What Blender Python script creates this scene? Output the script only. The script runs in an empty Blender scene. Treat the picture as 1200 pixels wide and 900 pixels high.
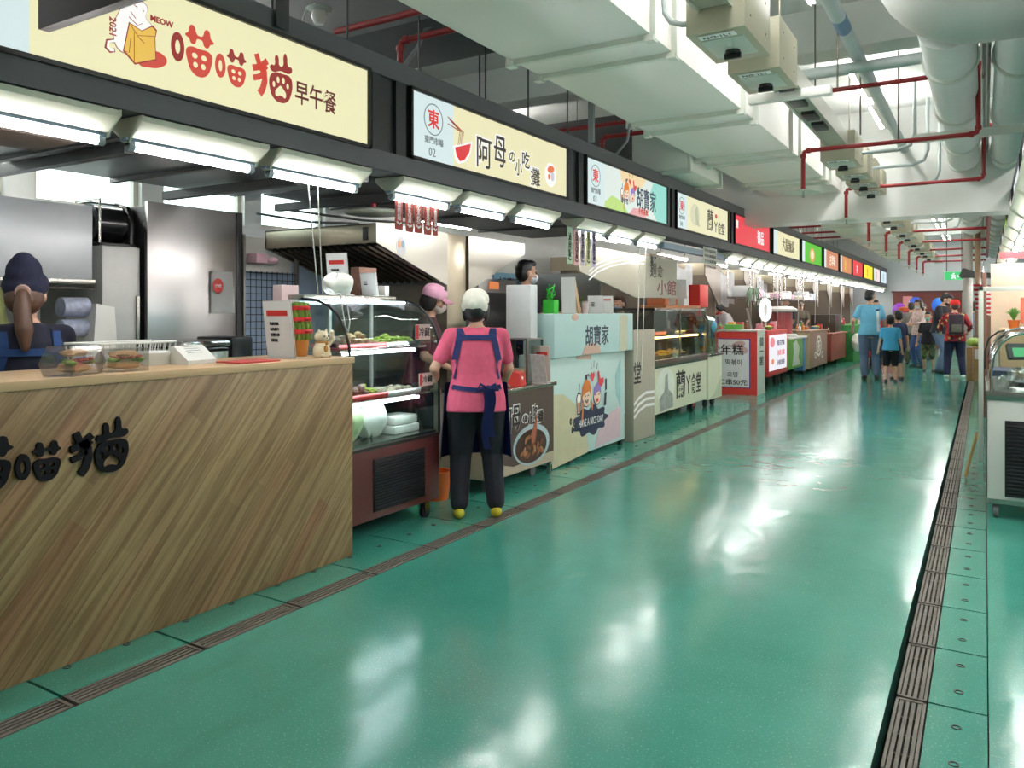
WORLD, EXPO, LUMS, TUBS = 5.0, 0.0, 70., 62.
import bpy, bmesh, math, random
from mathutils import Vector, Matrix, Euler
from mathutils.bvhtree import BVHTree
SC = bpy.context.scene
col = SC.collection
PI = math.pi
rnd = random.Random(11)
V = Vector

# ---------------------------------------------------------------- materials
def lin(c):
    return tuple((x/255/12.92 if x/255 <= .04045 else ((x/255+.055)/1.055)**2.4) for x in c)
MATS = {}
def mat(name, rgb, rough=.5, metal=0., var=.08, scale=9., bump=0., emit=0., trans=0., alpha=1., spec=.5, stretch=None, coat=0.):
    if name in MATS: return MATS[name]
    m = bpy.data.materials.new(name); m.use_nodes = True
    nt = m.node_tree; b = nt.nodes['Principled BSDF']
    c = lin(rgb)
    b.inputs['Roughness'].default_value = rough
    b.inputs['Metallic'].default_value = metal
    b.inputs['Specular IOR Level'].default_value = spec
    if coat:
        b.inputs['Coat Weight'].default_value = coat; b.inputs['Coat Roughness'].default_value = .08
    tc = nt.nodes.new('ShaderNodeTexCoord'); mp = nt.nodes.new('ShaderNodeMapping')
    nt.links.new(tc.outputs['Object'], mp.inputs[0])
    if stretch: mp.inputs['Scale'].default_value = stretch
    nz = nt.nodes.new('ShaderNodeTexNoise'); nz.inputs['Scale'].default_value = scale; nz.inputs['Detail'].default_value = 3
    nt.links.new(mp.outputs[0], nz.inputs['Vector'])
    mx = nt.nodes.new('ShaderNodeMix'); mx.data_type = 'RGBA'
    mx.inputs[6].default_value = (*[x*(1-var) for x in c], 1)
    mx.inputs[7].default_value = (*[min(1, x*(1+var)) for x in c], 1)
    nt.links.new(nz.outputs['Fac'], mx.inputs[0])
    nt.links.new(mx.outputs[2], b.inputs['Base Color'])
    if emit:
        nt.links.new(mx.outputs[2], b.inputs['Emission Color']); b.inputs['Emission Strength'].default_value = emit
        b.inputs['Base Color'].default_value = (.02, .02, .02, 1)
        for l in list(nt.links):
            if l.to_socket == b.inputs['Base Color']: nt.links.remove(l)
    if bump:
        bp = nt.nodes.new('ShaderNodeBump'); bp.inputs['Strength'].default_value = bump; bp.inputs['Distance'].default_value = .01
        nt.links.new(nz.outputs['Fac'], bp.inputs['Height']); nt.links.new(bp.outputs[0], b.inputs['Normal'])
    if trans: b.inputs['Transmission Weight'].default_value = trans
    if alpha < 1: b.inputs['Alpha'].default_value = alpha
    MATS[name] = m
    return m
def glass(name, rgb=(235, 245, 243), a=.12, rough=.03):
    # thin pane: mostly see-through, with a real fresnel reflection on top
    if name in MATS: return MATS[name]
    m = bpy.data.materials.new(name); m.use_nodes = True; nt = m.node_tree; nt.nodes.clear()
    o = nt.nodes.new('ShaderNodeOutputMaterial'); t = nt.nodes.new('ShaderNodeBsdfTransparent'); g = nt.nodes.new('ShaderNodeBsdfGlossy')
    t.inputs[0].default_value = (*lin(rgb), 1); g.inputs['Roughness'].default_value = rough
    lw = nt.nodes.new('ShaderNodeLayerWeight'); lw.inputs[0].default_value = .5; pw = nt.nodes.new('ShaderNodeMath'); pw.operation = 'POWER'; pw.inputs[1].default_value = 4.5
    nt.links.new(lw.outputs['Facing'], pw.inputs[0]); f = nt.nodes.new('ShaderNodeMath'); f.operation = 'MULTIPLY_ADD'; f.inputs[1].default_value = .8; f.inputs[2].default_value = .02; nt.links.new(pw.outputs[0], f.inputs[0])
    ad = nt.nodes.new('ShaderNodeMath'); ad.operation = 'ADD'; ad.inputs[1].default_value = a*.4; ad.use_clamp = True
    nz = nt.nodes.new('ShaderNodeTexNoise'); nz.inputs['Scale'].default_value = 3
    mu = nt.nodes.new('ShaderNodeMath'); mu.operation = 'MULTIPLY'; mu.inputs[1].default_value = a*.5
    a2 = nt.nodes.new('ShaderNodeMath'); a2.operation = 'ADD'; a2.use_clamp = True
    nt.links.new(f.outputs[0], ad.inputs[0]); nt.links.new(nz.outputs['Fac'], mu.inputs[0])
    nt.links.new(ad.outputs[0], a2.inputs[0]); nt.links.new(mu.outputs[0], a2.inputs[1])
    mx = nt.nodes.new('ShaderNodeMixShader')
    nt.links.new(a2.outputs[0], mx.inputs[0]); nt.links.new(t.outputs[0], mx.inputs[1]); nt.links.new(g.outputs[0], mx.inputs[2])
    nt.links.new(mx.outputs[0], o.inputs[0]); MATS[name] = m
    return m

# ---------------------------------------------------------------- mesh builder
class M:
    def __init__(s, m=None): s.bm = bmesh.new(); s.m = m
    def _add(s, verts, faces):
        vs = [s.bm.verts.new(s.m @ V(v) if s.m else V(v)) for v in verts]
        out = []
        for f in faces:
            try: out.append(s.bm.faces.new([vs[i] for i in f]))
            except ValueError: pass
        return vs
    def box(s, x0, x1, y0, y1, z0, z1, bev=0):
        x0, x1 = sorted((x0, x1)); y0, y1 = sorted((y0, y1)); z0, z1 = sorted((z0, z1))
        if bev:
            t = bmesh.new(); r = bmesh.ops.create_cube(t, size=1)
            for v in t.verts: v.co = V(((x0+x1)/2+v.co.x*(x1-x0), (y0+y1)/2+v.co.y*(y1-y0), (z0+z1)/2+v.co.z*(z1-z0)))
            bmesh.ops.bevel(t, geom=list(t.edges), offset=min(bev, .49*min(x1-x0, y1-y0, z1-z0)), segments=2, profile=.6, affect='EDGES')
            t.verts.index_update()
            s._add([v.co.copy() for v in t.verts], [[v.index for v in f.verts] for f in t.faces]); t.free(); return s
        s._add([(x0,y0,z0),(x1,y0,z0),(x1,y1,z0),(x0,y1,z0),(x0,y0,z1),(x1,y0,z1),(x1,y1,z1),(x0,y1,z1)],
               [(3,2,1,0),(4,5,6,7),(0,1,5,4),(1,2,6,5),(2,3,7,6),(3,0,4,7)]); return s
    def cyl(s, p0, p1, r, r1=None, n=14, cap=True):
        return s.tube([p0, p1], r, n, r1=r1, cap=cap)
    def tube(s, pts, r, n=8, r1=None, cap=True, radii=None):
        pts = [V(p) for p in pts]; k = len(pts)
        if radii is None: radii = [r + ((r1 if r1 is not None else r)-r)*i/(k-1) for i in range(k)]
        prev = None; vs = []; fs = []
        for i, p in enumerate(pts):
            d = (pts[min(i+1, k-1)]-pts[max(i-1, 0)]).normalized()
            if prev is None: prev = d.orthogonal().normalized()
            a = (prev-d*prev.dot(d))
            a = a.normalized() if a.length > 1e-6 else d.orthogonal().normalized()
            prev = a; b = d.cross(a)
            for j in range(n):
                t = 2*PI*j/n; vs.append(p+(a*math.cos(t)+b*math.sin(t))*radii[i])
        for i in range(k-1):
            for j in range(n):
                j2 = (j+1) % n; fs.append((i*n+j, i*n+j2, (i+1)*n+j2, (i+1)*n+j))
        if cap: fs += [tuple(range(n-1, -1, -1)), tuple(range((k-1)*n, k*n))]
        s._add(vs, fs); return s
    def lathe(s, prof, c=(0, 0, 0), n=20, sx=1, sy=1, cap=True):
        vs = []; fs = []; c = V(c)
        for r, z in prof:
            for j in range(n):
                t = 2*PI*j/n; vs.append(c+V((max(r, 1e-4)*math.cos(t)*sx, max(r, 1e-4)*math.sin(t)*sy, z)))
        for i in range(len(prof)-1):
            for j in range(n):
                j2 = (j+1) % n; fs.append((i*n+j, i*n+j2, (i+1)*n+j2, (i+1)*n+j))
        if cap: fs += [tuple(range(n-1, -1, -1)), tuple(range((len(prof)-1)*n, len(prof)*n))]
        s._add(vs, fs); return s
    def poly(s, pts, vec):
        n = len(pts); vec = V(vec); pts = [V(p) for p in pts]
        s._add(pts+[p+vec for p in pts], [tuple(range(n-1, -1, -1)), tuple(range(n, 2*n))]+[(i, (i+1) % n, n+(i+1) % n, n+i) for i in range(n)]); return s
    def sph(s, c, r, n=12, rings=8):
        if not hasattr(r, '__len__'): r = (r, r, r)
        vs = []; fs = []; c = V(c)
        vs.append(c+V((0, 0, -r[2])))
        for i in range(1, rings):
            p = -PI/2+PI*i/rings
            for j in range(n):
                t = 2*PI*j/n; vs.append(c+V((r[0]*math.cos(p)*math.cos(t), r[1]*math.cos(p)*math.sin(t), r[2]*math.sin(p))))
        vs.append(c+V((0, 0, r[2]))); L = len(vs)-1
        for j in range(n):
            fs.append((0, 1+(j+1) % n, 1+j)); fs.append((L, L-n+j, L-n+(j+1) % n))
        for i in range(rings-2):
            for j in range(n):
                a = 1+i*n+j; b = 1+i*n+(j+1) % n; fs.append((a, b, b+n, a+n))
        s._add(vs, fs); return s
    def quad(s, a, b, c, d): s._add([a, b, c, d], [(0, 1, 2, 3)]); return s
    def sheet(s, fn, nu, nv, th=0.):
        vs = [V(fn(i/nu, j/nv)) for i in range(nu+1) for j in range(nv+1)]
        fs = [(i*(nv+1)+j, (i+1)*(nv+1)+j, (i+1)*(nv+1)+j+1, i*(nv+1)+j+1) for i in range(nu) for j in range(nv)]
        s._add(vs, fs)
        if th: bmesh.ops.solidify(s.bm, geom=list(s.bm.faces), thickness=th)
        return s
    def jitter(s, a, seed=1):
        r = random.Random(seed)
        for v in s.bm.verts: v.co += V((r.uniform(-a, a), r.uniform(-a, a), r.uniform(-a, a)))
        return s
    def build(s, name, m, parent=None, smooth=True, fix=True):
        if fix: bmesh.ops.recalc_face_normals(s.bm, faces=list(s.bm.faces))
        me = bpy.data.meshes.new(name); s.bm.to_mesh(me); s.bm.free()
        return link(name, me, m, parent, smooth)
def link(name, me, m, parent=None, smooth=True):
    me.materials.clear(); me.materials.append(m)
    if smooth and len(me.polygons):
        me.polygons.foreach_set('use_smooth', [True]*len(me.polygons))
        me.set_sharp_from_angle(angle=math.radians(38))
    o = bpy.data.objects.new(name, me); col.objects.link(o)
    if parent: o.parent = parent
    return o

# ---------------------------------------------------------------- things
AUTO = []
def thing(name, label, cat, group=None, loc=None, rot=0.):
    o = bpy.data.objects.new(name, None); col.objects.link(o); o.empty_display_size = .1
    o['label'] = label; o['category'] = cat
    if group: o['group'] = group
    if loc is None: AUTO.append(o)
    else: o.location = loc; o.rotation_euler = (0, 0, rot)
    return o
def solo(name, mb, m, label, cat, group=None, kind=None, smooth=True):
    o = mb.build(name, m, None, smooth); o['label'] = label; o['category'] = cat
    if group: o['group'] = group
    if kind: o['kind'] = kind
    recenter(o); return o
def recenter(o):
    b = [V(c) for c in o.bound_box]; c = V(((b[0].x+b[6].x)/2, (b[0].y+b[6].y)/2, min(q.z for q in b)))
    o.data.transform(Matrix.Translation(-c)); o.location = c
def struct(name, mb, m, smooth=False):
    o = mb.build(name, m, None, smooth); o['kind'] = 'structure'; return o
def kids(o): return [c for c in bpy.data.objects if c.parent == o]
def finalize_auto():
    ch = {}
    for o in bpy.data.objects:
        if o.parent: ch.setdefault(o.parent.name, []).append(o)
    for r in AUTO:
        allc = []
        def walk(o):
            for c in ch.get(o.name, []): allc.append(c); walk(c)
        walk(r)
        ms = [c for c in allc if c.type == 'MESH']
        if not ms: continue
        lo = [1e9]*3; hi = [-1e9]*3
        for o in ms:
            for v in o.data.vertices:
                for k in range(3): lo[k] = min(lo[k], v.co[k]); hi[k] = max(hi[k], v.co[k])
        c = V(((lo[0]+hi[0])/2, (lo[1]+hi[1])/2, lo[2]))
        done = set()
        for o in ms:
            if o.data.name not in done: o.data.transform(Matrix.Translation(-c)); done.add(o.data.name)
        r.location = c
def dup(root, loc, rot=None, label=None, group=None, scale=None):
    def cp(o, par):
        c = o.copy(); col.objects.link(c)
        if par: c.parent = par
        for k in CH.get(o.name, []): cp(k, c)
        return c
    CH = {}
    for o in bpy.data.objects:
        if o.parent: CH.setdefault(o.parent.name, []).append(o)
    r = cp(root, None); r.location = loc
    if rot is not None: r.rotation_euler = (0, 0, rot)
    if label: r['label'] = label
    if group: r['group'] = group
    if scale: r.scale = scale if hasattr(scale, '__len__') else (scale,)*3
    return r

# ---------------------------------------------------------------- flat graphics on faces
def FE(x, y, z): return (V((x, y, z)), V((0, 1, 0)), V((0, 0, 1)))      # face looking +X (left stalls)
def FS(x, y, z): return (V((x, y, z)), V((1, 0, 0)), V((0, 0, 1)))      # face looking -Y
def FW(x, y, z): return (V((x, y, z)), V((0, -1, 0)), V((0, 0, 1)))     # face looking -X
def fmat(F):
    n = F[1].cross(F[2]); m = Matrix((F[1], F[2], n)).transposed().to_4x4(); m.translation = F[0]; return m
def _eval(cu):
    o = bpy.data.objects.new('tmp', cu); col.objects.link(o)
    dg = bpy.context.evaluated_depsgraph_get(); me = bpy.data.meshes.new_from_object(o.evaluated_get(dg))
    bpy.data.objects.remove(o); bpy.data.curves.remove(cu); return me
def text(name, parent, F, s, x, y, size, m, bold=0., sx=1., rot=0., off=.002, th=.0015, align='LEFT', vertical=False, italic=0.):
    if vertical: s = '\n'.join(s)
    cu = bpy.data.curves.new('t', 'FONT'); cu.body = s; cu.size = size; cu.offset = bold; cu.extrude = th
    cu.align_x = align; cu.resolution_u = 2; cu.shear = italic
    if vertical: cu.space_line = .95
    me = _eval(cu)
    me.transform(fmat(F) @ Matrix.Translation((x, y, off)) @ Matrix.Rotation(rot, 4, 'Z') @ Matrix.Diagonal((sx, 1, 1, 1)))
    return link(name, me, m, parent, False)
def shape(name, parent, F, loops, m, off=.002, th=.001, smoothc=False, bold=0.):
    cu = bpy.data.curves.new('c', 'CURVE'); cu.dimensions = '2D'; cu.fill_mode = 'BOTH'; cu.extrude = th; cu.resolution_u = 6; cu.offset = bold
    for lp in loops:
        if smoothc:
            sp = cu.splines.new('BEZIER'); sp.bezier_points.add(len(lp)-1)
            for i, p in enumerate(lp):
                bp = sp.bezier_points[i]; bp.co = (p[0], p[1], 0); bp.handle_left_type = bp.handle_right_type = 'AUTO'
        else:
            sp = cu.splines.new('POLY'); sp.points.add(len(lp)-1)
            for i, p in enumerate(lp): sp.points[i].co = (p[0], p[1], 0, 1)
        sp.use_cyclic_u = True
    me = _eval(cu); me.transform(fmat(F) @ Matrix.Translation((0, 0, off)))
    return link(name, me, m, parent, False)
def stroke(pts, w):
    # an open stroke as a closed ribbon outline
    L = []; Rr = []
    for i, p in enumerate(pts):
        a = V(pts[max(i-1, 0)]+(0,)); b = V(pts[min(i+1, len(pts)-1)]+(0,)); d = (b-a).normalized(); n = V((-d.y, d.x, 0))*w/2
        L.append((p[0]+n.x, p[1]+n.y)); Rr.append((p[0]-n.x, p[1]-n.y))
    return L+Rr[::-1]
def ell(cx, cy, rx, ry, n=20, rot=0.):
    return [(cx+rx*math.cos(t)*math.cos(rot)-ry*math.sin(t)*math.sin(rot), cy+rx*math.cos(t)*math.sin(rot)+ry*math.sin(t)*math.cos(rot)) for t in [2*PI*i/n for i in range(n)]]
def rect(x0, x1, y0, y1): return [(x0, y0), (x1, y0), (x1, y1), (x0, y1)]

# ---------------------------------------------------------------- a pixel of the photo on a real plane
_t = math.atan(554/920); _s, _c = math.sin(_t), math.cos(_t)
def at(u, v, X=None, Y=None, Z=None):
    a = (u-600)/920; r = (-_s+a*_c, _c+a*_s, (364-v)/920)
    k = X/r[0] if X is not None else (Y/r[1] if Y is not None else (Z-1.4)/r[2])
    return V((k*r[0], k*r[1], 1.4+k*r[2]))

def fit(name, parent, F, s, box, m, bold=0., off=.002, th=.001, vertical=False, rot=0.):
    # lettering stretched to fill a box (x0, x1, y0, y1) on a face
    x0, x1, y0, y1 = box
    if vertical: s = '\n'.join(s)
    bold = min(bold, .010) if bold < .05 else .035
    cu = bpy.data.curves.new('t', 'FONT'); cu.body = s; cu.size = 1; cu.offset = bold; cu.extrude = .001; cu.resolution_u = 2; cu.space_line = .9
    me = _eval(cu)
    if rot: me.transform(Matrix.Rotation(rot, 4, 'Z'))
    xs = [v.co.x for v in me.vertices]; ys = [v.co.y for v in me.vertices]
    if not xs: xs = ys = [0, 1]
    a, b, c, d = min(xs), max(xs), min(ys), max(ys)
    me.transform(fmat(F) @ Matrix.Translation((x0, y0, off)) @ Matrix.Diagonal(((x1-x0)/max(b-a, 1e-3), (y1-y0)/max(d-c, 1e-3), th/.001, 1)) @ Matrix.Translation((-a, -c, 0)))
    return link(name, me, m, parent, False)
def pbox(F, X, uL, uR, vT, vB):
    a = at(uL, (vT+vB)/2, X=X); b = at(uR, (vT+vB)/2, X=X); mid = (uL+uR)/2; t = at(mid, vT, X=X); q = at(mid, vB, X=X)
    return (a.y-F[0].y, b.y-F[0].y, q.z-F[0].z, t.z-F[0].z)

def pattern_mat(name, cols, scale, rough=.85):
    m = bpy.data.materials.new(name); m.use_nodes = True; nt = m.node_tree; b = nt.nodes['Principled BSDF']; b.inputs['Roughness'].default_value = rough
    tc = nt.nodes.new('ShaderNodeTexCoord'); v = nt.nodes.new('ShaderNodeTexVoronoi'); v.inputs['Scale'].default_value = scale; nt.links.new(tc.outputs['Object'], v.inputs['Vector'])
    sp = nt.nodes.new('ShaderNodeSeparateColor'); nt.links.new(v.outputs['Color'], sp.inputs[0]); r = nt.nodes.new('ShaderNodeValToRGB'); r.color_ramp.interpolation = 'CONSTANT'; e = r.color_ramp.elements
    while len(e) < len(cols): e.new(.5)
    for i, (p, c) in enumerate(cols): e[i].position = p; e[i].color = (*lin(c), 1)
    nt.links.new(sp.outputs[0], r.inputs[0]); nt.links.new(r.outputs[0], b.inputs['Base Color']); return m
# ---------------------------------------------------------------- people
def rcone(mb, a, b, ra, rb, n=10):
    a, b = V(a), V(b); d = b-a; L = d.length
    if L < 1e-5: mb.sph(a, ra, n, 8); return
    d /= L; pts = []; rad = []
    for k in range(4): t = -PI/2+PI/2*(k+.25)/4.25; pts.append(a+d*ra*math.sin(t)); rad.append(ra*math.cos(t))
    pts.append(a); rad.append(ra); pts.append(b); rad.append(rb)
    for k in range(1, 5): t = PI/2*(k-.25)/4.25*1.0; pts.append(b+d*rb*math.sin(t)); rad.append(rb*math.cos(t))
    mb.tube(pts, 0, n, radii=rad)
def loft(mb, secs, n=18):
    # secs: (centre, rx, ry, matrix3) cross-sections
    vs = []; fs = []
    for c, rx, ry, R in secs:
        for j in range(n):
            t = 2*PI*j/n; cx, sx = math.cos(t), math.sin(t)
            e = .82; p = V((rx*abs(cx)**e*(1 if cx > 0 else -1), ry*abs(sx)**e*(1 if sx > 0 else -1), 0))
            vs.append(V(c)+R @ p)
    k = len(secs)
    for i in range(k-1):
        for j in range(n):
            j2 = (j+1) % n; fs.append((i*n+j, i*n+j2, (i+1)*n+j2, (i+1)*n+j))
    fs += [tuple(range(n-1, -1, -1)), tuple(range((k-1)*n, k*n))]
    mb._add(vs, fs)
def remesh(mb, name, m, parent, vox, smooth=2):
    bmesh.ops.recalc_face_normals(mb.bm, faces=list(mb.bm.faces))
    me = bpy.data.meshes.new(name); mb.bm.to_mesh(me); mb.bm.free()
    o = bpy.data.objects.new('tmp', me); col.objects.link(o)
    r = o.modifiers.new('r', 'REMESH'); r.mode = 'VOXEL'; r.voxel_size = vox
    if smooth: q = o.modifiers.new('s', 'SMOOTH'); q.factor = .5; q.iterations = smooth
    dg = bpy.context.evaluated_depsgraph_get(); out = bpy.data.meshes.new_from_object(o.evaluated_get(dg))
    bpy.data.objects.remove(o); bpy.data.meshes.remove(me)
    out.materials.clear(); out.materials.append(m)
    out.polygons.foreach_set('use_smooth', [True]*len(out.polygons))
    ob = bpy.data.objects.new(name, out); col.objects.link(ob); ob.parent = parent
    return ob
def ik(a, b, l1, l2, pole):
    a, b = V(a), V(b); d = b-a; L = min(d.length, (l1+l2)*.999); b = a+d.normalized()*L; d = d.normalized()
    x = (l1*l1-l2*l2+L*L)/(2*L); h = math.sqrt(max(l1*l1-x*x, 1e-6)); p = V(pole); p = (p-d*p.dot(d)).normalized()
    return a+d*x+p*h, b
def person(label, pos, face, h=1.65, w=1., lean=0., crouch=0., head=(0, 0), feet=((-.1, 0), (.1, .03)), hands=(None, None),
           skin=(205, 160, 135), top=((60, 60, 70), .45, 0), legs=((40, 45, 70), 1.), shoes=(40, 40, 45), hair=('short', (22, 18, 18)),
           mask=None, hat=None, vox=.011, extra=None, group=None, z0=0., curl=.5, turn=0., hk=1.06):
    k = h/1.70
    nm = 'person'
    T = thing(nm, label, 'person', group, loc=(pos[0], pos[1], z0), rot=face)
    sk = mat('skin_%d_%d_%d' % skin, skin, .55, var=.05)
    hc = mat('hair_%d_%d_%d' % hair[1], hair[1], .45, var=.3, scale=60, stretch=(1, 1, .1))
    def fab(c): return mat('cloth_%d_%d_%d' % tuple(c), c, .85, var=.12, scale=30, bump=.15)
    S = lambda p: V(p)*k
    hipz = .90-crouch
    Rt = Matrix.Rotation(-lean, 3, 'X') @ Matrix.Rotation(turn, 3, 'Z')
    pel = V((0, -.04*math.sin(lean) if lean else 0, hipz))
    def tor(p): return pel+Rt @ (V(p)-V((0, 0, .90)))     # torso space -> figure
    I = Matrix.Identity(3)
    sh = [tor((-.156*w, 0, 1.37)), tor((.156*w, 0, 1.37))]
    neck = tor((0, -.005, 1.43)); hd0 = tor((0, .012, 1.478))
    Rh = Rt @ Matrix.Rotation(head[1], 3, 'Z') @ Matrix.Rotation(-head[0], 3, 'X')
    def hp(p): return hd0+Rh @ V(p)*hk      # head space: origin at the head's base, +Y = face
    knees = []; ank = []; hips = []
    for i, sx in enumerate((-1, 1)):
        hip = pel+V((sx*.085*w, 0, -.02)); a = V((feet[i][0], feet[i][1]-.03, .085+(feet[i][2] if len(feet[i]) > 2 else 0)))
        kn, an = ik(hip, a, .42, .41, (0, 1, 0)); hips.append(hip); knees.append(kn); ank.append(an)
    els = []; wr = []
    for i, sx in enumerate((-1, 1)):
        t = hands[i] if hands[i] is not None else (sx*.27*w, .05, .80)
        el, ww = ik(sh[i], V(t), .28, .25, (sx*.55, -1, -.25)); els.append(el); wr.append(ww)
    # ---- body: one continuous skin surface
    b = M()
    loft(b, [(S(tor((0, 0, .80))), .10*w*k, .08*w*k, Rt), (S(tor((0, 0, .88))), .160*w*k, .115*w*k, Rt), (S(tor((0, 0, .97))), .150*w*k, .112*w*k, Rt), (S(tor((0, 0, 1.08))), .132*w*k, .102*w*k, Rt),
             (S(tor((0, .01, 1.22))), .152*w*k, .115*w*k, Rt), (S(tor((0, 0, 1.34))), .160*w*k, .10*w*k, Rt), (S(tor((0, 0, 1.39))), .115*w*k, .07*w*k, Rt), (S(tor((0, 0, 1.455))), .055*k, .055*k, Rt)])
    rcone(b, S(neck), S(hp((0, 0, .05))), .054*k, .05*k)
    # head: cranium, jaw, nose, ears, brow
    hm = Rh.to_4x4()
    def hs(mb, c, r, n=14):
        old = mb.m; mb.m = Matrix.Translation(S(hd0)) @ hm @ Matrix.Scale(k*hk, 4); mb.sph(c, r, n, 10); mb.m = old
    hs(b, (0, -.012, .135), (.074, .092, .088)); hs(b, (0, .022, .075), (.058, .07, .075)); hs(b, (0, .055, .035), (.03, .034, .03))
    hs(b, (0, .098, .078), (.013, .018, .02)); hs(b, (0, .09, .10), (.009, .012, .03)); hs(b, (0, .084, .045), (.024, .012, .011))
    for sx in (-1, 1):
        hs(b, (sx*.076, -.005, .095), (.012, .022, .033)); hs(b, (sx*.034, .066, .075), (.022, .022, .02)); hs(b, (sx*.03, .08, .122), (.022, .012, .009))
    for i, sx in enumerate((-1, 1)):
        rcone(b, S(sh[i]), S(els[i]), .046*w*k, .036*k); rcone(b, S(els[i]), S(wr[i]), .040*k, .025*k)
        rcone(b, S(tor((sx*.06, 0, 1.385))), S(sh[i]), .045*k, .046*w*k)
        rcone(b, S(hips[i]), S(knees[i]), .088*w*k, .056*k); rcone(b, S(knees[i]), S(ank[i]), .056*k, .036*k)
        mid = knees[i]*.72+ank[i]*.28; rcone(b, S(mid+V((0, -.012, .0))), S(mid+V((0, -.008, -.1))), .052*k, .044*k)
        rcone(b, S(ank[i]+V((0, -.02, -.04))), S(ank[i]+V((sx*.012, .13, -.055))), .034*k, .026*k)
        # hand: palm, four fingers of different lengths, thumb
        d = (wr[i]-els[i]).normalized(); side = d.cross(V((0, 1, .15))).normalized()
        nrm = side.cross(d).normalized()*1
        pw = wr[i]; q = pw+d*.05
        for t in (-.024, -.008, .008, .024): rcone(b, S(pw+d*.012+side*t*.6), S(pw+d*.075+side*t), .014*k, .0115*k, 8)
        for t, ln in ((-.027, .058), (-.009, .072), (.009, .078), (.027, .068)):
            p0 = pw+d*.078+side*t; c1 = d*math.cos(curl*.6)+nrm*math.sin(curl*.6); c2 = d*math.cos(curl*1.5)+nrm*math.sin(curl*1.5)
            p1 = p0+c1*ln*.5; p2 = p1+c2*ln*.5
            rcone(b, S(p0), S(p1), .0095*k, .0088*k, 8); rcone(b, S(p1), S(p2), .0088*k, .0075*k, 8)
        ts = -1 if i == 0 else 1; ts = 1 if side.y > 0 else -1
        tb = pw+d*.025+side*ts*.024; t1 = tb+(side*ts*.7+d*.7+nrm*.2).normalized()*.038; t2 = t1+(d*.85+side*ts*.25+nrm*.4).normalized()*.03
        rcone(b, S(tb), S(t1), .013*k, .0105*k, 8); rcone(b, S(t1), S(t2), .0105*k, .0085*k, 8)
    body = remesh(b, 'body', sk, T, min(vox, .0085))
    for sx in (-1, 1):
        e = M(); hs(e, (sx*.031, .083, .106), (.012, .008, .006), 8); e.build('eye', mat('dark_eye', (30, 22, 20), .2), T)
    # ---- clothing
    if top:
        c, sl, hem = top; g = .013; t = M()
        z0_ = .84 if not hem else hem
        loft(t, [(S(tor((0, 0, z0_))), (.180*w+g)*k, (.138*w+g)*k, Rt), (S(tor((0, 0, .90))), (.176*w+g)*k, (.134*w+g)*k, Rt), (S(tor((0, 0, .99))), (.160*w+g)*k, (.122*w+g)*k, Rt), (S(tor((0, 0, 1.08))), (.142*w+g)*k, (.108*w+g)*k, Rt),
                 (S(tor((0, .01, 1.22))), (.158*w+g)*k, (.119*w+g)*k, Rt), (S(tor((0, 0, 1.33))), (.155*w+g)*k, (.100*w+g)*k, Rt), (S(tor((0, 0, 1.385))), (.125*w+g)*k, (.075*w+g)*k, Rt), (S(tor((0, 0, 1.425))), (.08*w+g)*k, .068*k, Rt), (S(tor((0, 0, 1.445))), .062*k, .060*k, Rt)])
        for i, sx in enumerate((-1, 1)):
            rcone(t, S(tor((sx*.06, 0, 1.385))), S(sh[i]), (.045+g)*k, (.046*w+g)*k)
            if sl <= .5: rcone(t, S(sh[i]), S(sh[i].lerp(els[i], sl*1.6)), (.048*w+g)*k, (.046+g)*k)
            else: rcone(t, S(sh[i]), S(els[i]), (.048*w+g)*k, (.040+g)*k); rcone(t, S(els[i]), S(els[i].lerp(wr[i], (sl-.5)*1.8)), (.042+g)*k, (.030+g)*k)
        shirt = remesh(t, 'shirt', fab(c), T, vox, 3)
    else: shirt = body
    if legs:
        c, ln = legs; t = M(); g = .012
        loft(t, [(S(tor((0, 0, .82))), .13*w*k, .10*w*k, Rt), (S(tor((0, 0, .90))), (.163*w+g)*k, (.120*w+g)*k, Rt), (S(tor((0, 0, .99))), (.150*w+g)*k, (.112*w+g)*k, Rt)])
        for i in (0, 1):
            rcone(t, S(hips[i]), S(knees[i] if ln > .5 else hips[i].lerp(knees[i], ln*2)), (.096*w+g)*k, (.068*w+g)*k)
            if ln > .5: rcone(t, S(knees[i]), S(knees[i].lerp(ank[i], (ln-.5)*2*.93)), (.064*w+g)*k, (.050*w+g)*k)
        remesh(t, 'trousers' if ln > .7 else 'shorts', fab(c), T, vox, 3)
    for i, sx in enumerate((-1, 1)):
        t = M(); a = ank[i]
        rcone(t, S(a+V((0, -.03, -.045))), S(a+V((sx*.015, .15, -.055))), .043*k, .034*k); t.m = None
        o = remesh(t, 'shoe', mat('shoe_%d_%d_%d' % tuple(shoes), shoes, .6), T, vox*.8, 1)
    # ---- hair, hat, mask
    t = M(); st = hair[0]
    hs(t, (0, -.028, .150), (.082, .092, .086))
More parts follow.
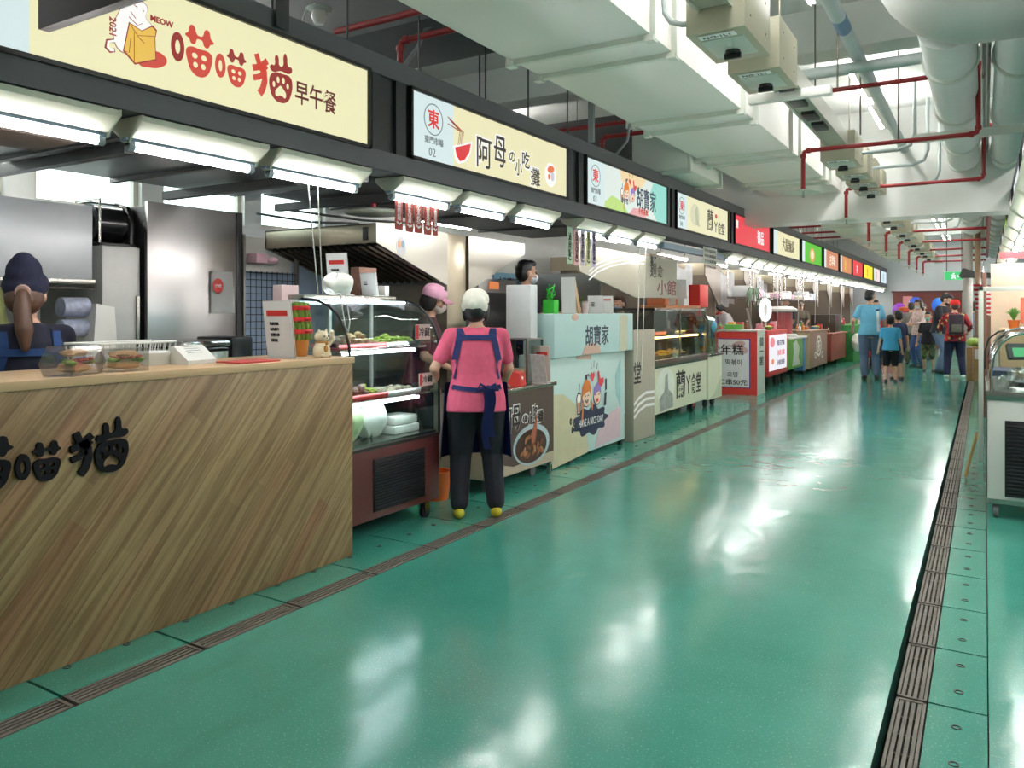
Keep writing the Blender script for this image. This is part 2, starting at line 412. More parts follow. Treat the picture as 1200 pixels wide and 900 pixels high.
    if st != 'none':
        hs(t, (0, -.045, .10), (.080, .072, .080))
        if st in ('short',): hs(t, (0, .03, .198), (.062, .055, .035))
        if st in ('bob', 'long', 'pony'): hs(t, (0, -.05, .075), (.083, .07, .085)); hs(t, (0, .03, .195), (.06, .05, .035))
        if st in ('bob', 'long'):
            for sx in (-1, 1): hs(t, (sx*.074, -.01, .08), (.02, .045, .075))
        if st == 'long':
            hs(t, (0, -.07, 0), (.085, .05, .12)); hs(t, (0, -.08, -.10), (.07, .035, .09))
        if st == 'pony':
            old = t.m; rc = [(0, -.10, .10, .026), (0, -.125, .07, .032), (0, -.135, .0, .042), (0.01, -.135, -.10, .044), (0.015, -.13, -.18, .022)]
            for a_, b_ in zip(rc, rc[1:]): rcone(t, S(hp(a_[:3])), S(hp(b_[:3])), a_[3]*k, b_[3]*k)
            tie = M(); tie.m = None; tie.cyl(S(hp((0, -.105, .095))), S(hp((0, -.125, .082))), .036*k, n=12); tie.build('hair_tie', mat('hair_tie', (205, 170, 160), .6), T)
        remesh(t, 'hair', hc, T, vox*.8, 1)
    if mask:
        t = M(); hs(t, (0, .046, .055), (.056, .062, .050)); hs(t, (0, .086, .068), (.024, .03, .03))
        mk = remesh(t, 'face_mask', mat('mask_%d_%d_%d' % tuple(mask), mask, .8), T, vox*.8, 1)
        e = M()
        for sx in (-1, 1): e.tube([S(hp((sx*.052, .06, .075))), S(hp((sx*.077, .02, .10))), S(hp((sx*.088, -.015, .115)))], .0025*k, 5)
        e.build('ear_loop', MATS['mask_%d_%d_%d' % tuple(mask)], mk)
    if hat:
        kind, hcx = hat; fm = fab(hcx); t = M(); t.m = Matrix.Translation(S(hd0)) @ hm @ Matrix.Scale(k*hk, 4)
        if kind == 'cap':
            prof = [(.092, -.01), (.098, .0), (.096, .04), (.085, .07), (.06, .092), (.03, .102), (.004, .105)]
            t.lathe(prof, (0, -.015, .135), 20, 1, 1.08); c_ = t.build('cap', fm, T)
            v = M(t.m); v.sheet(lambda a, bb: ((a-.5)*.17*(1-.15*bb), .075+bb*.085*(1-(2*a-1)**2*.45), .150-.02*bb-((2*a-1)**2)*.025), 10, 5, .005); v.build('visor', fm, c_)
        if kind in ('scarf', 'beret'):
            hs(t, (0, 0, 0), (.001, .001, .001)) if False else None
            t.m = None; q = M()
            if kind == 'scarf':
                hs(q, (0, -.02, .155), (.094, .106, .082)); hs(q, (0, -.085, .125), (.084, .056, .065)); hs(q, (.0, .045, .17), (.078, .055, .05)); hs(q, (0, -.13, .10), (.03, .025, .03)); hs(q, (.05, -.06, .10), (.045, .05, .05)); hs(q, (-.05, -.06, .10), (.045, .05, .05))
            else:
                hs(q, (0, -.012, .150), (.100, .112, .085)); hs(q, (0.0, -.075, .195), (.078, .065, .085)); hs(q, (0, -.10, .225), (.055, .045, .06)); hs(q, (0, .05, .165), (.08, .06, .045)); hs(q, (0, -.055, .12), (.09, .07, .06))
            remesh(q, 'head_scarf' if kind == 'scarf' else 'cloth_cap', fm, T, .009, 3)
            t.bm.free()
    if extra: extra(T, dict(S=S, tor=tor, hp=hp, sh=sh, els=els, wr=wr, hips=hips, knees=knees, ank=ank, k=k, w=w, shirt=shirt, body=body, fab=fab, Rt=Rt))
    return T
def ribbon_on(target, pts, width, m, name, parent, frm=(0, -1, 0), off=.006, th=.004, samples=10):
    # a cloth strip laid on a body: points (x, z), cast from the side `frm` onto the target surface
    me = target.data; bv = BVHTree.FromPolygons([v.co for v in me.vertices], [list(p.vertices) for p in me.polygons])
    f = V(frm); path = []
    for a, b in zip(pts, pts[1:]):
        for i in range(samples): t = i/samples; path.append((a[0]+(b[0]-a[0])*t, a[1]+(b[1]-a[1])*t))
    path.append(pts[-1]); L = []; Rr = []
    for i, p in enumerate(path):
        a = path[max(i-1, 0)]; b = path[min(i+1, len(path)-1)]; d = V((b[0]-a[0], b[1]-a[1])).normalized(); n = V((-d.y, d.x))*width/2
        for s, lst in ((1, L), (-1, Rr)):
            q = V((p[0]+n.x*s, 0, p[1]+n.y*s)); o = q+f*1.0
            h = bv.ray_cast(o, -f)
            if h[0] is None:
                h = bv.find_nearest(q+f*.12)
            lst.append(h[0]+f*off)
    mb = M()
    n = len(L); vs = L+Rr+[p+f*th for p in L]+[p+f*th for p in Rr]
    fs = []
    for i in range(n-1):
        fs += [(i, i+1, n+i+1, n+i), (2*n+i, 3*n+i, 3*n+i+1, 2*n+i+1), (i, 2*n+i, 2*n+i+1, i+1), (n+i, n+i+1, 3*n+i+1, 3*n+i)]
    fs += [(0, n, 3*n, 2*n), (n-1, 3*n-1, 4*n-1, 2*n-1)]
    mb._add(vs, fs)
    return mb.build(name, m, parent)
# ---------------------------------------------------------------- palette
GALV = mat('galvanised_paint', (212, 216, 206), .45, var=.05, scale=2)
DUCTW = mat('white_painted_duct', (238, 236, 230), .5, var=.04, scale=1.5)
MINT = mat('mint_white_paint', (222, 224, 220), .7, var=.05, scale=1.2)
GREYP = mat('grey_ceiling_paint', (168, 168, 168), .8, var=.06, scale=1.3)
DARKF = mat('dark_grey_steel_paint', (88, 88, 94), .5, var=.08, scale=3)
DARKF2 = mat('charcoal_steel_paint', (44, 45, 50), .45, var=.08, scale=3)
BLACK = mat('black_plastic', (18, 18, 20), .4)
STEEL = mat('stainless_steel', (175, 172, 165), .26, 1., var=.10, scale=3, bump=.04, stretch=(1, 1, .3))
STEELB = mat('brushed_steel', (150, 148, 144), .34, 1., var=.12, scale=2.2, bump=.05, stretch=(.4, .4, 2))
CHROME = mat('chrome', (200, 200, 200), .12, 1.)
REDP = mat('red_fire_pipe', (140, 24, 28), .4, var=.12)
WHITEP = mat('white_enamel', (232, 232, 226), .4, var=.03)
CREAM = mat('cream_enamel', (205, 205, 188), .45, var=.06)
PAPER = mat('white_paper', (238, 238, 236), .7, var=.03)
RUBBER = mat('black_rubber', (25, 25, 27), .8)
GREYW = mat('end_wall_paint', (205, 206, 208), .8, var=.03, scale=.8)
CLEAR = glass('clear_glass')
INK = mat('black_ink', (22, 20, 24), .5)
REDI = mat('red_ink', (200, 50, 45), .5)

def floor_mat():
    m = bpy.data.materials.new('teal_epoxy_floor'); m.use_nodes = True; nt = m.node_tree; N = nt.nodes; L = nt.links; b = N['Principled BSDF']
    tc = N.new('ShaderNodeTexCoord')
    def noise(sc, det=4, ro=.6, st=None):
        n = N.new('ShaderNodeTexNoise'); n.inputs['Scale'].default_value = sc; n.inputs['Detail'].default_value = det; n.inputs['Roughness'].default_value = ro
        if st:
            mp = N.new('ShaderNodeMapping'); mp.inputs['Scale'].default_value = st; L.new(tc.outputs['Object'], mp.inputs[0]); L.new(mp.outputs[0], n.inputs['Vector'])
        else: L.new(tc.outputs['Object'], n.inputs['Vector'])
        return n
    def ramp(src, stops):
        r = N.new('ShaderNodeValToRGB'); e = r.color_ramp.elements
        while len(e) < len(stops): e.new(.5)
        for i, (p, c) in enumerate(stops): e[i].position = p; e[i].color = (*c, 1)
        L.new(src, r.inputs[0]); return r
    def mix(a, bb, f, mode='MIX'):
        x = N.new('ShaderNodeMix'); x.data_type = 'RGBA'; x.blend_type = mode
        if isinstance(f, float): x.inputs[0].default_value = f
        else: L.new(f, x.inputs[0])
        L.new(a, x.inputs[6])
        if isinstance(bb, tuple): x.inputs[7].default_value = (*bb, 1)
        else: L.new(bb, x.inputs[7])
        return x.outputs[2]
    n1 = noise(.7, 5, .6); base = ramp(n1.outputs['Fac'], [(.3, lin((56, 142, 124))), (.7, lin((80, 164, 148)))])
    n2 = noise(120, 2, .5); sp = ramp(n2.outputs['Fac'], [(.60, (0, 0, 0)), (.70, (1, 1, 1))])
    c = mix(base.outputs[0], lin((110, 175, 155)), sp.outputs[0]); 
    # scuffs and worn patches with a shape of their own
    n3 = noise(2.3, 8, .72); w = ramp(n3.outputs['Fac'], [(.62, (0, 0, 0)), (.74, (.35, .35, .35))]); c = mix(c, lin((130, 168, 140)), w.outputs[0])
    n5 = noise(1.6, 6, .7, (1, .25, 1)); w2 = ramp(n5.outputs['Fac'], [(.55, (0, 0, 0)), (.75, (.4, .4, .4))]); c = mix(c, lin((60, 110, 90)), w2.outputs[0])
    L.new(c, b.inputs['Base Color'])
    rr = ramp(noise(1.3, 6, .65).outputs['Fac'], [(.3, (.10,)*3), (.75, (.24,)*3)]); L.new(rr.outputs[0], b.inputs['Roughness'])
    b.inputs['Specular IOR Level'].default_value = .9
    bp = N.new('ShaderNodeBump'); bp.inputs['Strength'].default_value = .25; bp.inputs['Distance'].default_value = .01
    n4 = noise(5, 5, .5); L.new(n4.outputs['Fac'], bp.inputs['Height']); L.new(bp.outputs[0], b.inputs['Normal'])
    return m
FLOOR = floor_mat()
CHAN = mat('drain_channel_concrete', (52, 50, 46), .9, var=.3, scale=20)
GRATE = mat('worn_grey_grating', (112, 106, 98), .6, .25, var=.3, scale=25, bump=.2)

f = M()
Y0, Y1 = -3.5, 32.6
f.box(-6.1, -3.30, Y0, Y1, -.3, 0); f.box(-2.755, -.30, Y0, Y1, -.3, 0); f.box(.012, 7, Y0, Y1, -.3, 0)
struct('floor', f, FLOOR)
f = M(); f.box(-3.30, -2.755, Y0, Y1, -.3, -.16); f.box(-.30, .012, Y0, Y1, -.3, -.16); f.box(-3.3, -2.885, Y0, Y1, -.17, -.046); f.box(-.17, .012, Y0, Y1, -.17, -.046); struct('trim_1', f, CHAN)

# drain gratings and cover slabs, one object each
def grate(x0, x1, label, grp, loc):
    m = M(); w = x1-x0
    m.box(-w/2, w/2, 0, .012, -.03, 0); m.box(-w/2, w/2, .508, .52, -.03, 0); m.box(-w/2, -w/2+.01, 0, .52, -.03, 0); m.box(w/2-.01, w/2, 0, .52, -.03, 0)
    n = 4
    for i in range(n):
        x = -w/2+.01+(w-.02)*(i+.5)/n; m.box(x-.006, x+.006, .012, .508, -.028, -.003)
    for y in (.13, .26, .39): m.box(-w/2+.01, w/2-.01, y-.004, y+.004, -.028, -.008)
    o = m.build('drain_grate', GRATE, None, False); o.location = loc; o['label'] = label; o['category'] = 'drain grate'; o['group'] = grp; return o
def slab(x0, x1, label, grp, loc):
    m = M(); w = x1-x0
    m.box(-w/2, w/2, .004, .527, -.045, -.001)
    T = thing('drain_cover_slab', label, 'floor slab', grp, loc=loc)
    m.build('slab', FLOOR, T)
    for y in (.14, .39):
        h = M(); h.lathe([(.0, -.004), (.016, -.004), (.016, .0012), (.011, .0012), (.010, -.002), (.0, -.002)], (0, y, 0), 12, cap=False); h.build('lifting_hole', BLACK, T)
    return T
lg = grate(-2.872, -2.762, 'ribbed grey drain grating laid along the left stalls', 'gratings along the left stalls', (-2.817, .53, -.0))
ls = slab(-3.297, -2.878, 'green drain cover slab beside the left grating', 'green cover slabs by the left stalls', (-3.0875, .53, 0))
rg = grate(-.275, -.178, 'grey slotted drain grating along the right side of the aisle', 'gratings on the right of the aisle', (-.2265, 1.57, 0))
rs = slab(-.172, .008, 'narrow green cover slab with two holes right of the slotted grating', 'green cover slabs on the right of the aisle', (-.082, 1.57, 0))
for i in range(1, 59):
    dup(lg, (-2.817, .53+i*.535, 0)); dup(ls, (-3.0875, .53+i*.535, 0))
    if i < 57: dup(rg, (-.2265, 1.57+i*.535, 0)); dup(rs, (-.082, 1.57+i*.535, 0))

# ---------------------------------------------------------------- walls, windows, ceiling
w = M(); WX = -6.0; wz0, wz1 = 2.2, 3.05; ws = [(-1.1+1.06*i, -1.1+1.06*i+.86) for i in range(0, 7)]
w.box(WX-.15, WX, -3.5, 32.6, 0, wz0); w.box(WX-.15, WX, -3.5, 32.6, wz1, 4.2)
y = -3.5
for a, b in ws: w.box(WX-.15, WX, y, a, wz0, wz1); y = b
w.box(WX-.15, WX, y, 32.6, wz0, wz1)
struct('wall_left', w, mat('back_wall_tile_paint', (206, 208, 204), .6, var=.04))
FR = mat('beige_window_frame', (200, 196, 184), .5)
for i, (a, b) in enumerate(ws):
    m = M(); X = WX-.08
    m.box(X-.03, X+.03, a, a+.04, wz0, wz1); m.box(X-.03, X+.03, b-.04, b, wz0, wz1); m.box(X-.03, X+.03, a, b, wz0, wz0+.04); m.box(X-.03, X+.03, a, b, wz1-.04, wz1)
    o = struct('window_%d' % (i+1), m, FR); p = M(); p.box(X-.004, X+.004, a+.04, b-.04, wz0+.04, wz1-.04); p.build('window_pane', CLEAR, o, False)
w = M(); w.box(-6.1, 7, 32.5, 32.65, 0, 4.2); struct('wall_end', w, GREYW)
w = M(); w.box(6.0, 6.15, -3.5, 32.6, 0, 4.2); struct('wall_right', w, GREYW)
w = M(); w.box(-6.15, 6.15, -3.6, -3.45, 0, 4.2); struct('wall_back', w, GREYW)
c = M(); c.box(-6.15, 7, -3.5, 32.6, 4.2, 4.35); struct('ceiling', c, MINT)
for i, (ya, yb, z) in enumerate(((12.05, 12.6, 2.70), (7.7, 8.05, 3.80), (3.0, 3.3, 3.9), (20.5, 20.9, 3.7), (27, 27.4, 3.7))):
    b = M(); b.box(-6.0, 7, ya, yb, z, 4.2); struct('trim_%d' % (i+2), b, MINT)

# ---------------------------------------------------------------- ducts and pipes
def flange_duct(name, label, x0, x1, y0, y1, z0, z1, m, fl, cat='duct'):
    T = thing(name, label, cat); d = M(); d.box(x0, x1, y0, y1, z0, z1, .008); d.build('duct_body', m, T)
    for y in fl:
        r = M(); e = .035
        r.box(x0-e, x1+e, y-.02, y+.02, z0-e, z0); r.box(x0-e, x1+e, y-.02, y+.02, z1, z1+e); r.box(x0-e, x0, y-.02, y+.02, z0, z1); r.box(x1, x1+e, y-.02, y+.02, z0, z1)
        for x in (x0, x1): r.box(x-.03, x+.03, y-.035, y+.035, z0-e-.012, z0-e+.02)
        r.build('flange', GALV, T)
    return T
flange_duct('ventilation_duct', 'wide white rectangular air duct with flanges overhead, nearest one', -2.76, -1.76, 1.2, 12.03, 3.1, 3.72, DUCTW, [2.6, 4.58, 4.97, 6.67, 7.1, 8.6, 9.05, 10.6, 11.0])
flange_duct('ventilation_duct', 'wide white rectangular air duct beyond the big crossbeam', -2.76, -1.76, 12.62, 30.5, 3.1, 3.72, DUCTW, [14.2, 14.6, 16.6, 17, 19, 19.4, 21.5, 24, 26.5, 29])
flange_duct('branch_duct', 'pale green box duct hanging above the dark sign rail', -3.45, -2.83, 8.44, 9.78, 2.97, 3.65, GALV, [8.5, 9.7])
flange_duct('dark_duct', 'dark grey duct box crossing under the ceiling at upper left', -5.6, -2.82, 4.35, 5.2, 3.42, 4.0, mat('dark_duct_sheet', (76, 76, 78), .6), [])
flange_duct('dark_duct', 'dark duct high above the second illuminated sign', -5.6, -3.5, 8.9, 9.6, 3.3, 3.8, MATS['dark_duct_sheet'], [])
# round insulated pipes
INS = mat('white_insulation_wrap', (228, 230, 228), .55, var=.06, scale=6, bump=.25)
T = thing('insulated_pipe', 'fat white insulated pipe running along the hall, left of the pair', 'pipe')
m = M(); m.cyl((-.235, 6.3, 3.42), (-.235, 12.04, 3.42), .185, n=28); m.build('pipe_run', INS, T)
for y in (7.2, 8.9, 10.6, 11.9): r = M(); r.cyl((-.235, y-.03, 3.42), (-.235, y+.03, 3.42), .205, n=28); r.build('joint_ring', GALV, T)
T = thing('insulated_pipe', 'fat white insulated pipe running along the hall, right of the pair', 'pipe')
m = M(); m.cyl((.25, 6.3, 3.42), (.25, 12.04, 3.42), .185, n=28); m.build('pipe_run', INS, T)
for y in (7.3, 9.4, 11.6): r = M(); r.cyl((.25, y-.03, 3.42), (.25, y+.03, 3.42), .205, n=28); r.build('joint_ring', GALV, T)
for X, lb in ((-.235, 'left'), (.25, 'right')):
    T = thing('insulated_pipe', 'white insulated pipe beyond the crossbeam, %s of the far pair' % lb, 'pipe')
    m = M(); m.cyl((X, 12.62, 3.3), (X, 30, 3.3), .2, n=20); m.build('pipe_run', INS, T)
    for y in [13.6+1.25*i for i in range(13)]: r = M(); r.cyl((X, y-.06, 3.3), (X, y+.06, 3.3), .235, n=20); r.build('joint_ring', GALV, T)
m = M(); pts = [(2.6, 6.15, 3.55), (.3, 6.15, 3.55)]+[(-.02-.33*math.sin(a), 6.15, 3.55+.33-.33*math.cos(a)) for a in [PI/2*i/8 for i in range(9)]]+[(-.35, 6.15, 4.19)]
m.tube(pts, .34, 28); solo('header_pipe', m, mat('silver_lagging', (196, 198, 194), .42, .3, var=.08, scale=5, bump=.3), 'very large silver lagged pipe elbow at the top right', 'pipe')
T = thing('conduit_pipe', 'long pale grey pipe running diagonally overhead with a blue label', 'pipe')
m = M(); m.cyl((-.95, 2.5, 3.62), (-.95, 12.04, 3.62), .055, n=16); m.build('pipe_run', mat('pale_grey_pipe', (186, 196, 198), .45), T)
m = M(); m.cyl((-.95, 6.35, 3.62), (-.95, 6.65, 3.62), .0565, n=16); m.build('pipe_label', mat('blue_label', (92, 124, 160), .5, var=.5, scale=60), T)
for X, z, r_, lb in ((.012, 3.5, .034, 'shiny steel pipe beside the fat insulated pipes'), (-.02, 3.72, .03, 'thin steel pipe just left of the shiny one')):
    m = M(); m.cyl((X, 5.6, z), (X, 12.04, z), r_, n=14); solo('steel_pipe', m, mat('polished_pipe', (190, 190, 186), .25, .9), lb, 'pipe')
m = M(); m.cyl((.01, 12.62, 3.55), (.01, 29, 3.55), .04, n=10); solo('steel_pipe', m, MATS['polished_pipe'], 'pale pipe between the far insulated pair', 'pipe')
for y, z, x0, x1, lb in ((5.3, 3.95, -1.7, .9, 'grey pipe crossing high behind the bus bar boxes'), (7.35, 3.5, -1.72, -.45, 'grey pipe crossing beneath the long pale pipe')):
    m = M(); m.cyl((x0, y, z), (x1, y, z), .05, n=12); solo('cross_pipe', m, mat('grey_pipe', (172, 182, 180), .5), lb, 'pipe')
m = M(); m.box(-.62, 1.9, 9.0, 9.06, 3.12, 3.2); solo('support_channel', m, GALV, 'pale green steel channel carrying the insulated pipes', 'steel channel')
# sprinkler pipes
def sprinkler(label, pts, disc=True, r=.022):
    T = thing('sprinkler_pipe', label, 'sprinkler'); m = M(); P = [V(p) for p in pts]; Q = [P[0]]
    for i in range(1, len(P)-1):
        a = (P[i-1]-P[i]).normalized(); b = (P[i+1]-P[i]).normalized(); Q += [P[i]+a*.05, P[i]+(a+b)*.012, P[i]+b*.05]
    Q.append(P[-1]); m.tube(Q, r, 10); m.build('red_pipe', REDP, T)
    for i in range(1, len(P)-1):
        a = (P[i-1]-P[i]).normalized(); b = (P[i+1]-P[i]).normalized()
        j = M(); j.cyl(P[i]+a*.07, P[i]+a*.035, r*1.35, n=10); j.cyl(P[i]+b*.07, P[i]+b*.035, r*1.35, n=10); j.build('pipe_elbow', REDP, T)
    if disc:
        e = P[-1]; d = M(); d.lathe([(.002, .02), (.05, .012), (.16, -.012), (.165, -.02), (.15, -.018), (.002, -.006)], e, 24); d.build('heat_collector_disc', mat('pale_disc', (206, 212, 200), .5), T)
        h = M(); h.cyl(e, e+V((0, 0, -.06)), .009, n=8); h.lathe([(.018, 0), (.018, .004)], e+V((0, 0, -.065)), 10); h.build('sprinkler_head', CHROME, T)
sprinkler('red sprinkler pipe stepping down to a round disc, nearest over the aisle', [(1.6, 8.25, 3.64), (-.05, 8.25, 3.64), (-.05, 8.25, 3.0), (-1.56, 8.25, 3.0), (-1.56, 8.25, 2.6)])
sprinkler('second red sprinkler drop, just before the big crossbeam', [(1.2, 11.1, 3.64), (-.01, 11.1, 3.64), (-.01, 11.1, 3.0), (-1.56, 11.1, 3.0), (-1.56, 11.1, 2.6)])
for i in range(6):
    y = 13.8+2.6*i
    sprinkler('far red sprinkler drop with disc, %s one counted from the crossbeam' % ['first', 'second', 'third', 'fourth', 'fifth', 'sixth'][i], [(.03, y, 2.88), (-1.6, y, 2.88), (-1.6, y, 2.5)], r=.026)
sprinkler('straight red pipe crossing behind the long pale pipe', [(-1.7, 7.8, 3.45), (-.43, 7.8, 3.45)], False)
sprinkler('red pipe at upper left above the first sign', [(-3.75, 3.92, 3.28), (-2.8, 3.92, 3.28)], False)
sprinkler('red pipe at upper left with a bend down to the sign rail', [(-3.42, 4.2, 3.0), (-3.42, 4.2, 3.24), (-2.8, 4.2, 3.24)], False)
a = at(642, 155, Z=3.3)
sprinkler('red pipe above the third sign, nearer one', [(-3.9, a.y, 3.3), (-2.78, a.y, 3.3)], False)
a = at(690, 163, Z=3.25)
sprinkler('red pipe above the third sign, farther one with a bend', [(-3.5, a.y, 3.0), (-3.5, a.y, 3.25), (-2.78, a.y, 3.25)], False)
for i, y in enumerate((14.5, 15.8, 17.2, 18.6, 20.0)):
    sprinkler('short red pipe above the far left signs, %s from the crossbeam' % ['first', 'second', 'third', 'fourth', 'fifth'][i], [(-3.9, y, 3.15), (-2.8, y, 3.15)], False)
m = M(); m.cyl((.06, 12.7, 3.05), (.06, 28, 3.05), .035, n=8); solo('sprinkler_main', m, REDP, 'long red pipe running away beyond the crossbeam', 'pipe')

# bus bar with plug-in boxes
T = thing('bus_bar', 'long cable bus bar with dark slots hung over the aisle', 'cable tray')
m = M(); m.box(-1.40, -1.23, 2.5, 12.03, 3.13, 3.24); m.box(-1.415, -1.40, 2.5, 12.03, 3.11, 3.26); m.box(-1.23, -1.215, 2.5, 12.03, 3.11, 3.26); m.build('rail', mat('anodised_rail', (190, 190, 176), .4, .3), T)
for y in (6.05, 6.6, 7.15, 7.6): m = M(); m.box(-1.37, -1.26, y, y+.28, 3.10, 3.135, .004); m.build('slot_cover', BLACK, T)
m = M(); m.box(-1.40, -1.23, 12.62, 30, 3.0, 3.11); m.box(-1.415, -1.40, 12.62, 30, 2.98, 3.12); m.box(-1.23, -1.215, 12.62, 30, 2.98, 3.12)
solo('bus_bar', m, MATS['anodised_rail'], 'far stretch of the cable bus bar beyond the crossbeam', 'cable tray')
BOXM = mat('beige_switch_box', (176, 172, 150), .45, var=.05)
def busbox(y, L, z0, h, label, grp=None, knob=True):
    T = thing('bus_bar_box', label, 'electrical box', grp, loc=(-1.315, y, z0))
    m = M(); m.box(-.17, .17, 0, L, 0, h, .006); m.build('box_body', BOXM, T)
    m = M(); m.box(-.125, .125, L*.22, L*.8, -.006, .0, .002); m.build('bottom_plate', mat('pale_plate', (186, 196, 186), .4), T)
    F = (V((0, .05, -.007)), V((1, 0, 0)), V((0, -1, 0)))
    shape('sticker', T, F, [rect(-.11, .10, -.05, .02)], PAPER, .0, .001); text('sticker_lettering', T, (F[0], V((1, 0, 0)), V((0, -1, 0))), 'NO·1L1', -.09, -.035, .05, INK, off=.002)
    if knob: m = M(); m.lathe([(.045, -.03), (.045, -.006)], (0, L*.62, 0), 16); m.box(-.05, .05, L*.62-.014, L*.62+.014, -.055, -.02, .004); m.build('rotary_knob', BLACK, T)
    for x in (-.172, .168):
        s = M()
        for yy in (L*.2, L*.8):
            for zz in (h*.25, h*.75): s.box(x, x+.004, yy-.006, yy+.006, zz-.006, zz+.006)
        s.build('screws', BLACK, T)
    return T
busbox(4.42, .60, 2.99, .38, 'beige electrical box with a black knob, nearest on the bus bar'); busbox(5.28, .57, 2.99, .34, 'second beige electrical box on the bus bar')
for i, (y, L) in enumerate(((8.75, .62), (9.75, .5), (10.5, .5), (11.25, .5))):
    busbox(y, L, 2.97, .30, '%s beige box in the cluster before the crossbeam' % ['first', 'second', 'third', 'last'][i], 'clustered bus bar boxes')
for i in range(9):
    y = 13.2+1.35*i
    if i in (1, 3, 5, 7): y -= .25
    busbox(y, .6, 2.82, .28, 'beige box on the far bus bar beyond the crossbeam', 'far bus bar boxes')
for i, (x, y, z) in enumerate([(-1.315, 6.05, 3.26), (-1.315, 7.5, 3.26), (-1.05, 7.0, 3.26), (-1.0, 8.0, 3.05), (-.7, 8.25, 3.02), (-1.315, 9.6, 3.26)]):
    m = M(); m.cyl((x, y, z), (x, y, 4.2), .008, n=6); solo('threaded_rod', m, mat('dull_rod', (110, 105, 95), .5, .5), 'thin threaded rod hanging from the ceiling over the aisle', 'hanger rod', 'threaded hanger rods')
T = thing('support_bracket', 'short white bracket bar across the bus bar', 'bracket'); m = M(); m.box(-1.62, -1.0, 6.35, 6.42, 3.05, 3.12, .004); m.build('bar', WHITEP, T)
m = M(); m.box(-1.36, -1.27, 6.36, 6.41, 3.12, 3.22); m.build('clamp', WHITEP, T)
# conduits bending off the boxes
for i, (x0, y, z, x1, z1) in enumerate([(-1.12, 9.1, 3.08, -.62, 3.4), (-1.12, 10.0, 3.06, -.55, 3.4), (-1.12, 11.5, 3.05, -.5, 3.5), (-1.12, 14.2, 2.95, -.5, 3.5), (-1.12, 15.6, 2.95, -.45, 3.5), (-1.12, 17.0, 2.95, -.4, 3.5)]):
    m = M(); m.tube([(x0, y, z), (x1-.15, y, z), (x1-.04, y, z+.04), (x1, y, z+.15), (x1, y, z1+.4)], .02, 8); solo('bent_conduit', m, MATS['grey_pipe'], 'grey conduit curving up from the bus bar boxes', 'conduit', 'curved grey conduits')
m = M(); m.tube([at(778, -4, Y=4.6), at(779, 15, Y=4.6), at(787, 26, Y=4.6), at(800, 29, Y=4.6), at(813, 27, Y=4.6)], .018, 8); solo('bent_conduit', m, MATS['grey_pipe'], 'grey hooked conduit beside the nearest electrical box', 'conduit')
# upper left: rods, bracket, small lamp
for i, (u, v, x) in enumerate([(319, 30, -3.2), (407, 62, -3.25), (491, 72, -3.22), (569, 98, -3.25), (562, 95, -3.45), (619, 125, -3.3), (665, 140, -3.2)]):
    p = at(u, v, X=x); m = M(); m.cyl((p.x, p.y, 2.95), (p.x, p.y, 4.2), .007, n=6); solo('hanger_rod', m, mat('dark_rod', (70, 70, 72), .5, .5), 'thin dark rod holding up the sign rail', 'hanger rod', 'rods above the left sign rail')
p = at(693, 150, X=-3.1); m = M(); m.box(p.x-.025, p.x+.025, p.y-.02, p.y+.02, 2.95, 4.2); solo('strut_post', m, mat('slotted_strut', (150, 156, 156), .4, .6), 'slotted steel strut above the third sign', 'steel strut')
T = thing('arm_lamp', 'small round lamp on a curved arm at upper left', 'lamp'); p = at(374, 20, Y=4.1); 
m = M(); m.lathe([(.0, .05), (.05, .04), (.055, 0), (.035, -.05), (.0, -.055)], p, 16); m.build('bulb', mat('milky_bulb', (200, 198, 190), .3), T)
m = M(); m.lathe([(.075, .05), (.09, .06), (.03, .075)], p, 16); m.build('shade', GALV, T); m = M(); m.tube([p+V((0, 0, .07)), p+V((-.04, 0, .10)), p+V((-.12, 0, .09)), p+V((-.16, 0, .02)), p+V((-.17, 0, -.12))], .009, 7); m.build('arm', GALV, T)
m = M(); m.tube([at(470, 82, Y=4.5), at(490, 55, Y=4.5), at(498, 35, Y=4.5), at(512, 25, Y=4.5), at(524, 22, Y=4.5)], .016, 8); solo('flexible_conduit', m, mat('grey_flex', (120, 124, 128), .5, .3), 'grey flexible conduit rising above the second sign', 'conduit')
m = M(); m.tube([at(705, 180, Y=6.3), at(722, 181, Y=6.3), at(735, 165, Y=6.3), at(738, 145, Y=6.3)], .012, 8); solo('flexible_conduit', m, MATS['grey_flex'], 'thin grey conduit looping up above the third sign', 'conduit')
T = thing('hanging_sign', 'dark brown hanging board cutting across the first sign', 'sign')
m = M(); m.box(-2.9, -1.95, 1.53, 1.57, 2.405, 2.95, .004); m.build('board', mat('dark_brown_board', (72, 52, 48), .5), T)
for x in (-2.8, -2.05): m = M(); m.cyl((x, 1.55, 2.95), (x, 1.55, 4.2), .006, n=6); m.build('hanger', MATS['dark_rod'], T)
T = thing('exit_sign', 'green lit exit sign hanging near the far end', 'exit sign')
m = M(); m.box(-.86, -.42, 21.95, 22.02, 2.14, 2.36, .006); m.build('housing', WHITEP, T)
F = FS(-.86, 21.948, 2.14); shape('lit_face', T, F, [rect(.01, .43, .01, .21)], mat('exit_green', (60, 205, 120), emit=1.0), .001); 
PEX = mat('exit_white', (240, 255, 245), emit=1.2)
shape('running_figure', T, F, [ell(.21, .165, .02, .02), stroke([(.21, .14), (.20, .09), (.17, .04)], .03), stroke([(.2, .09), (.24, .07), (.245, .03)], .025), stroke([(.16, .13), (.2, .135), (.25, .11)], .018)], PEX, .004)
text('lettering', T, F, 'EXIT', .28, .07, .07, PEX, .002, off=.004)
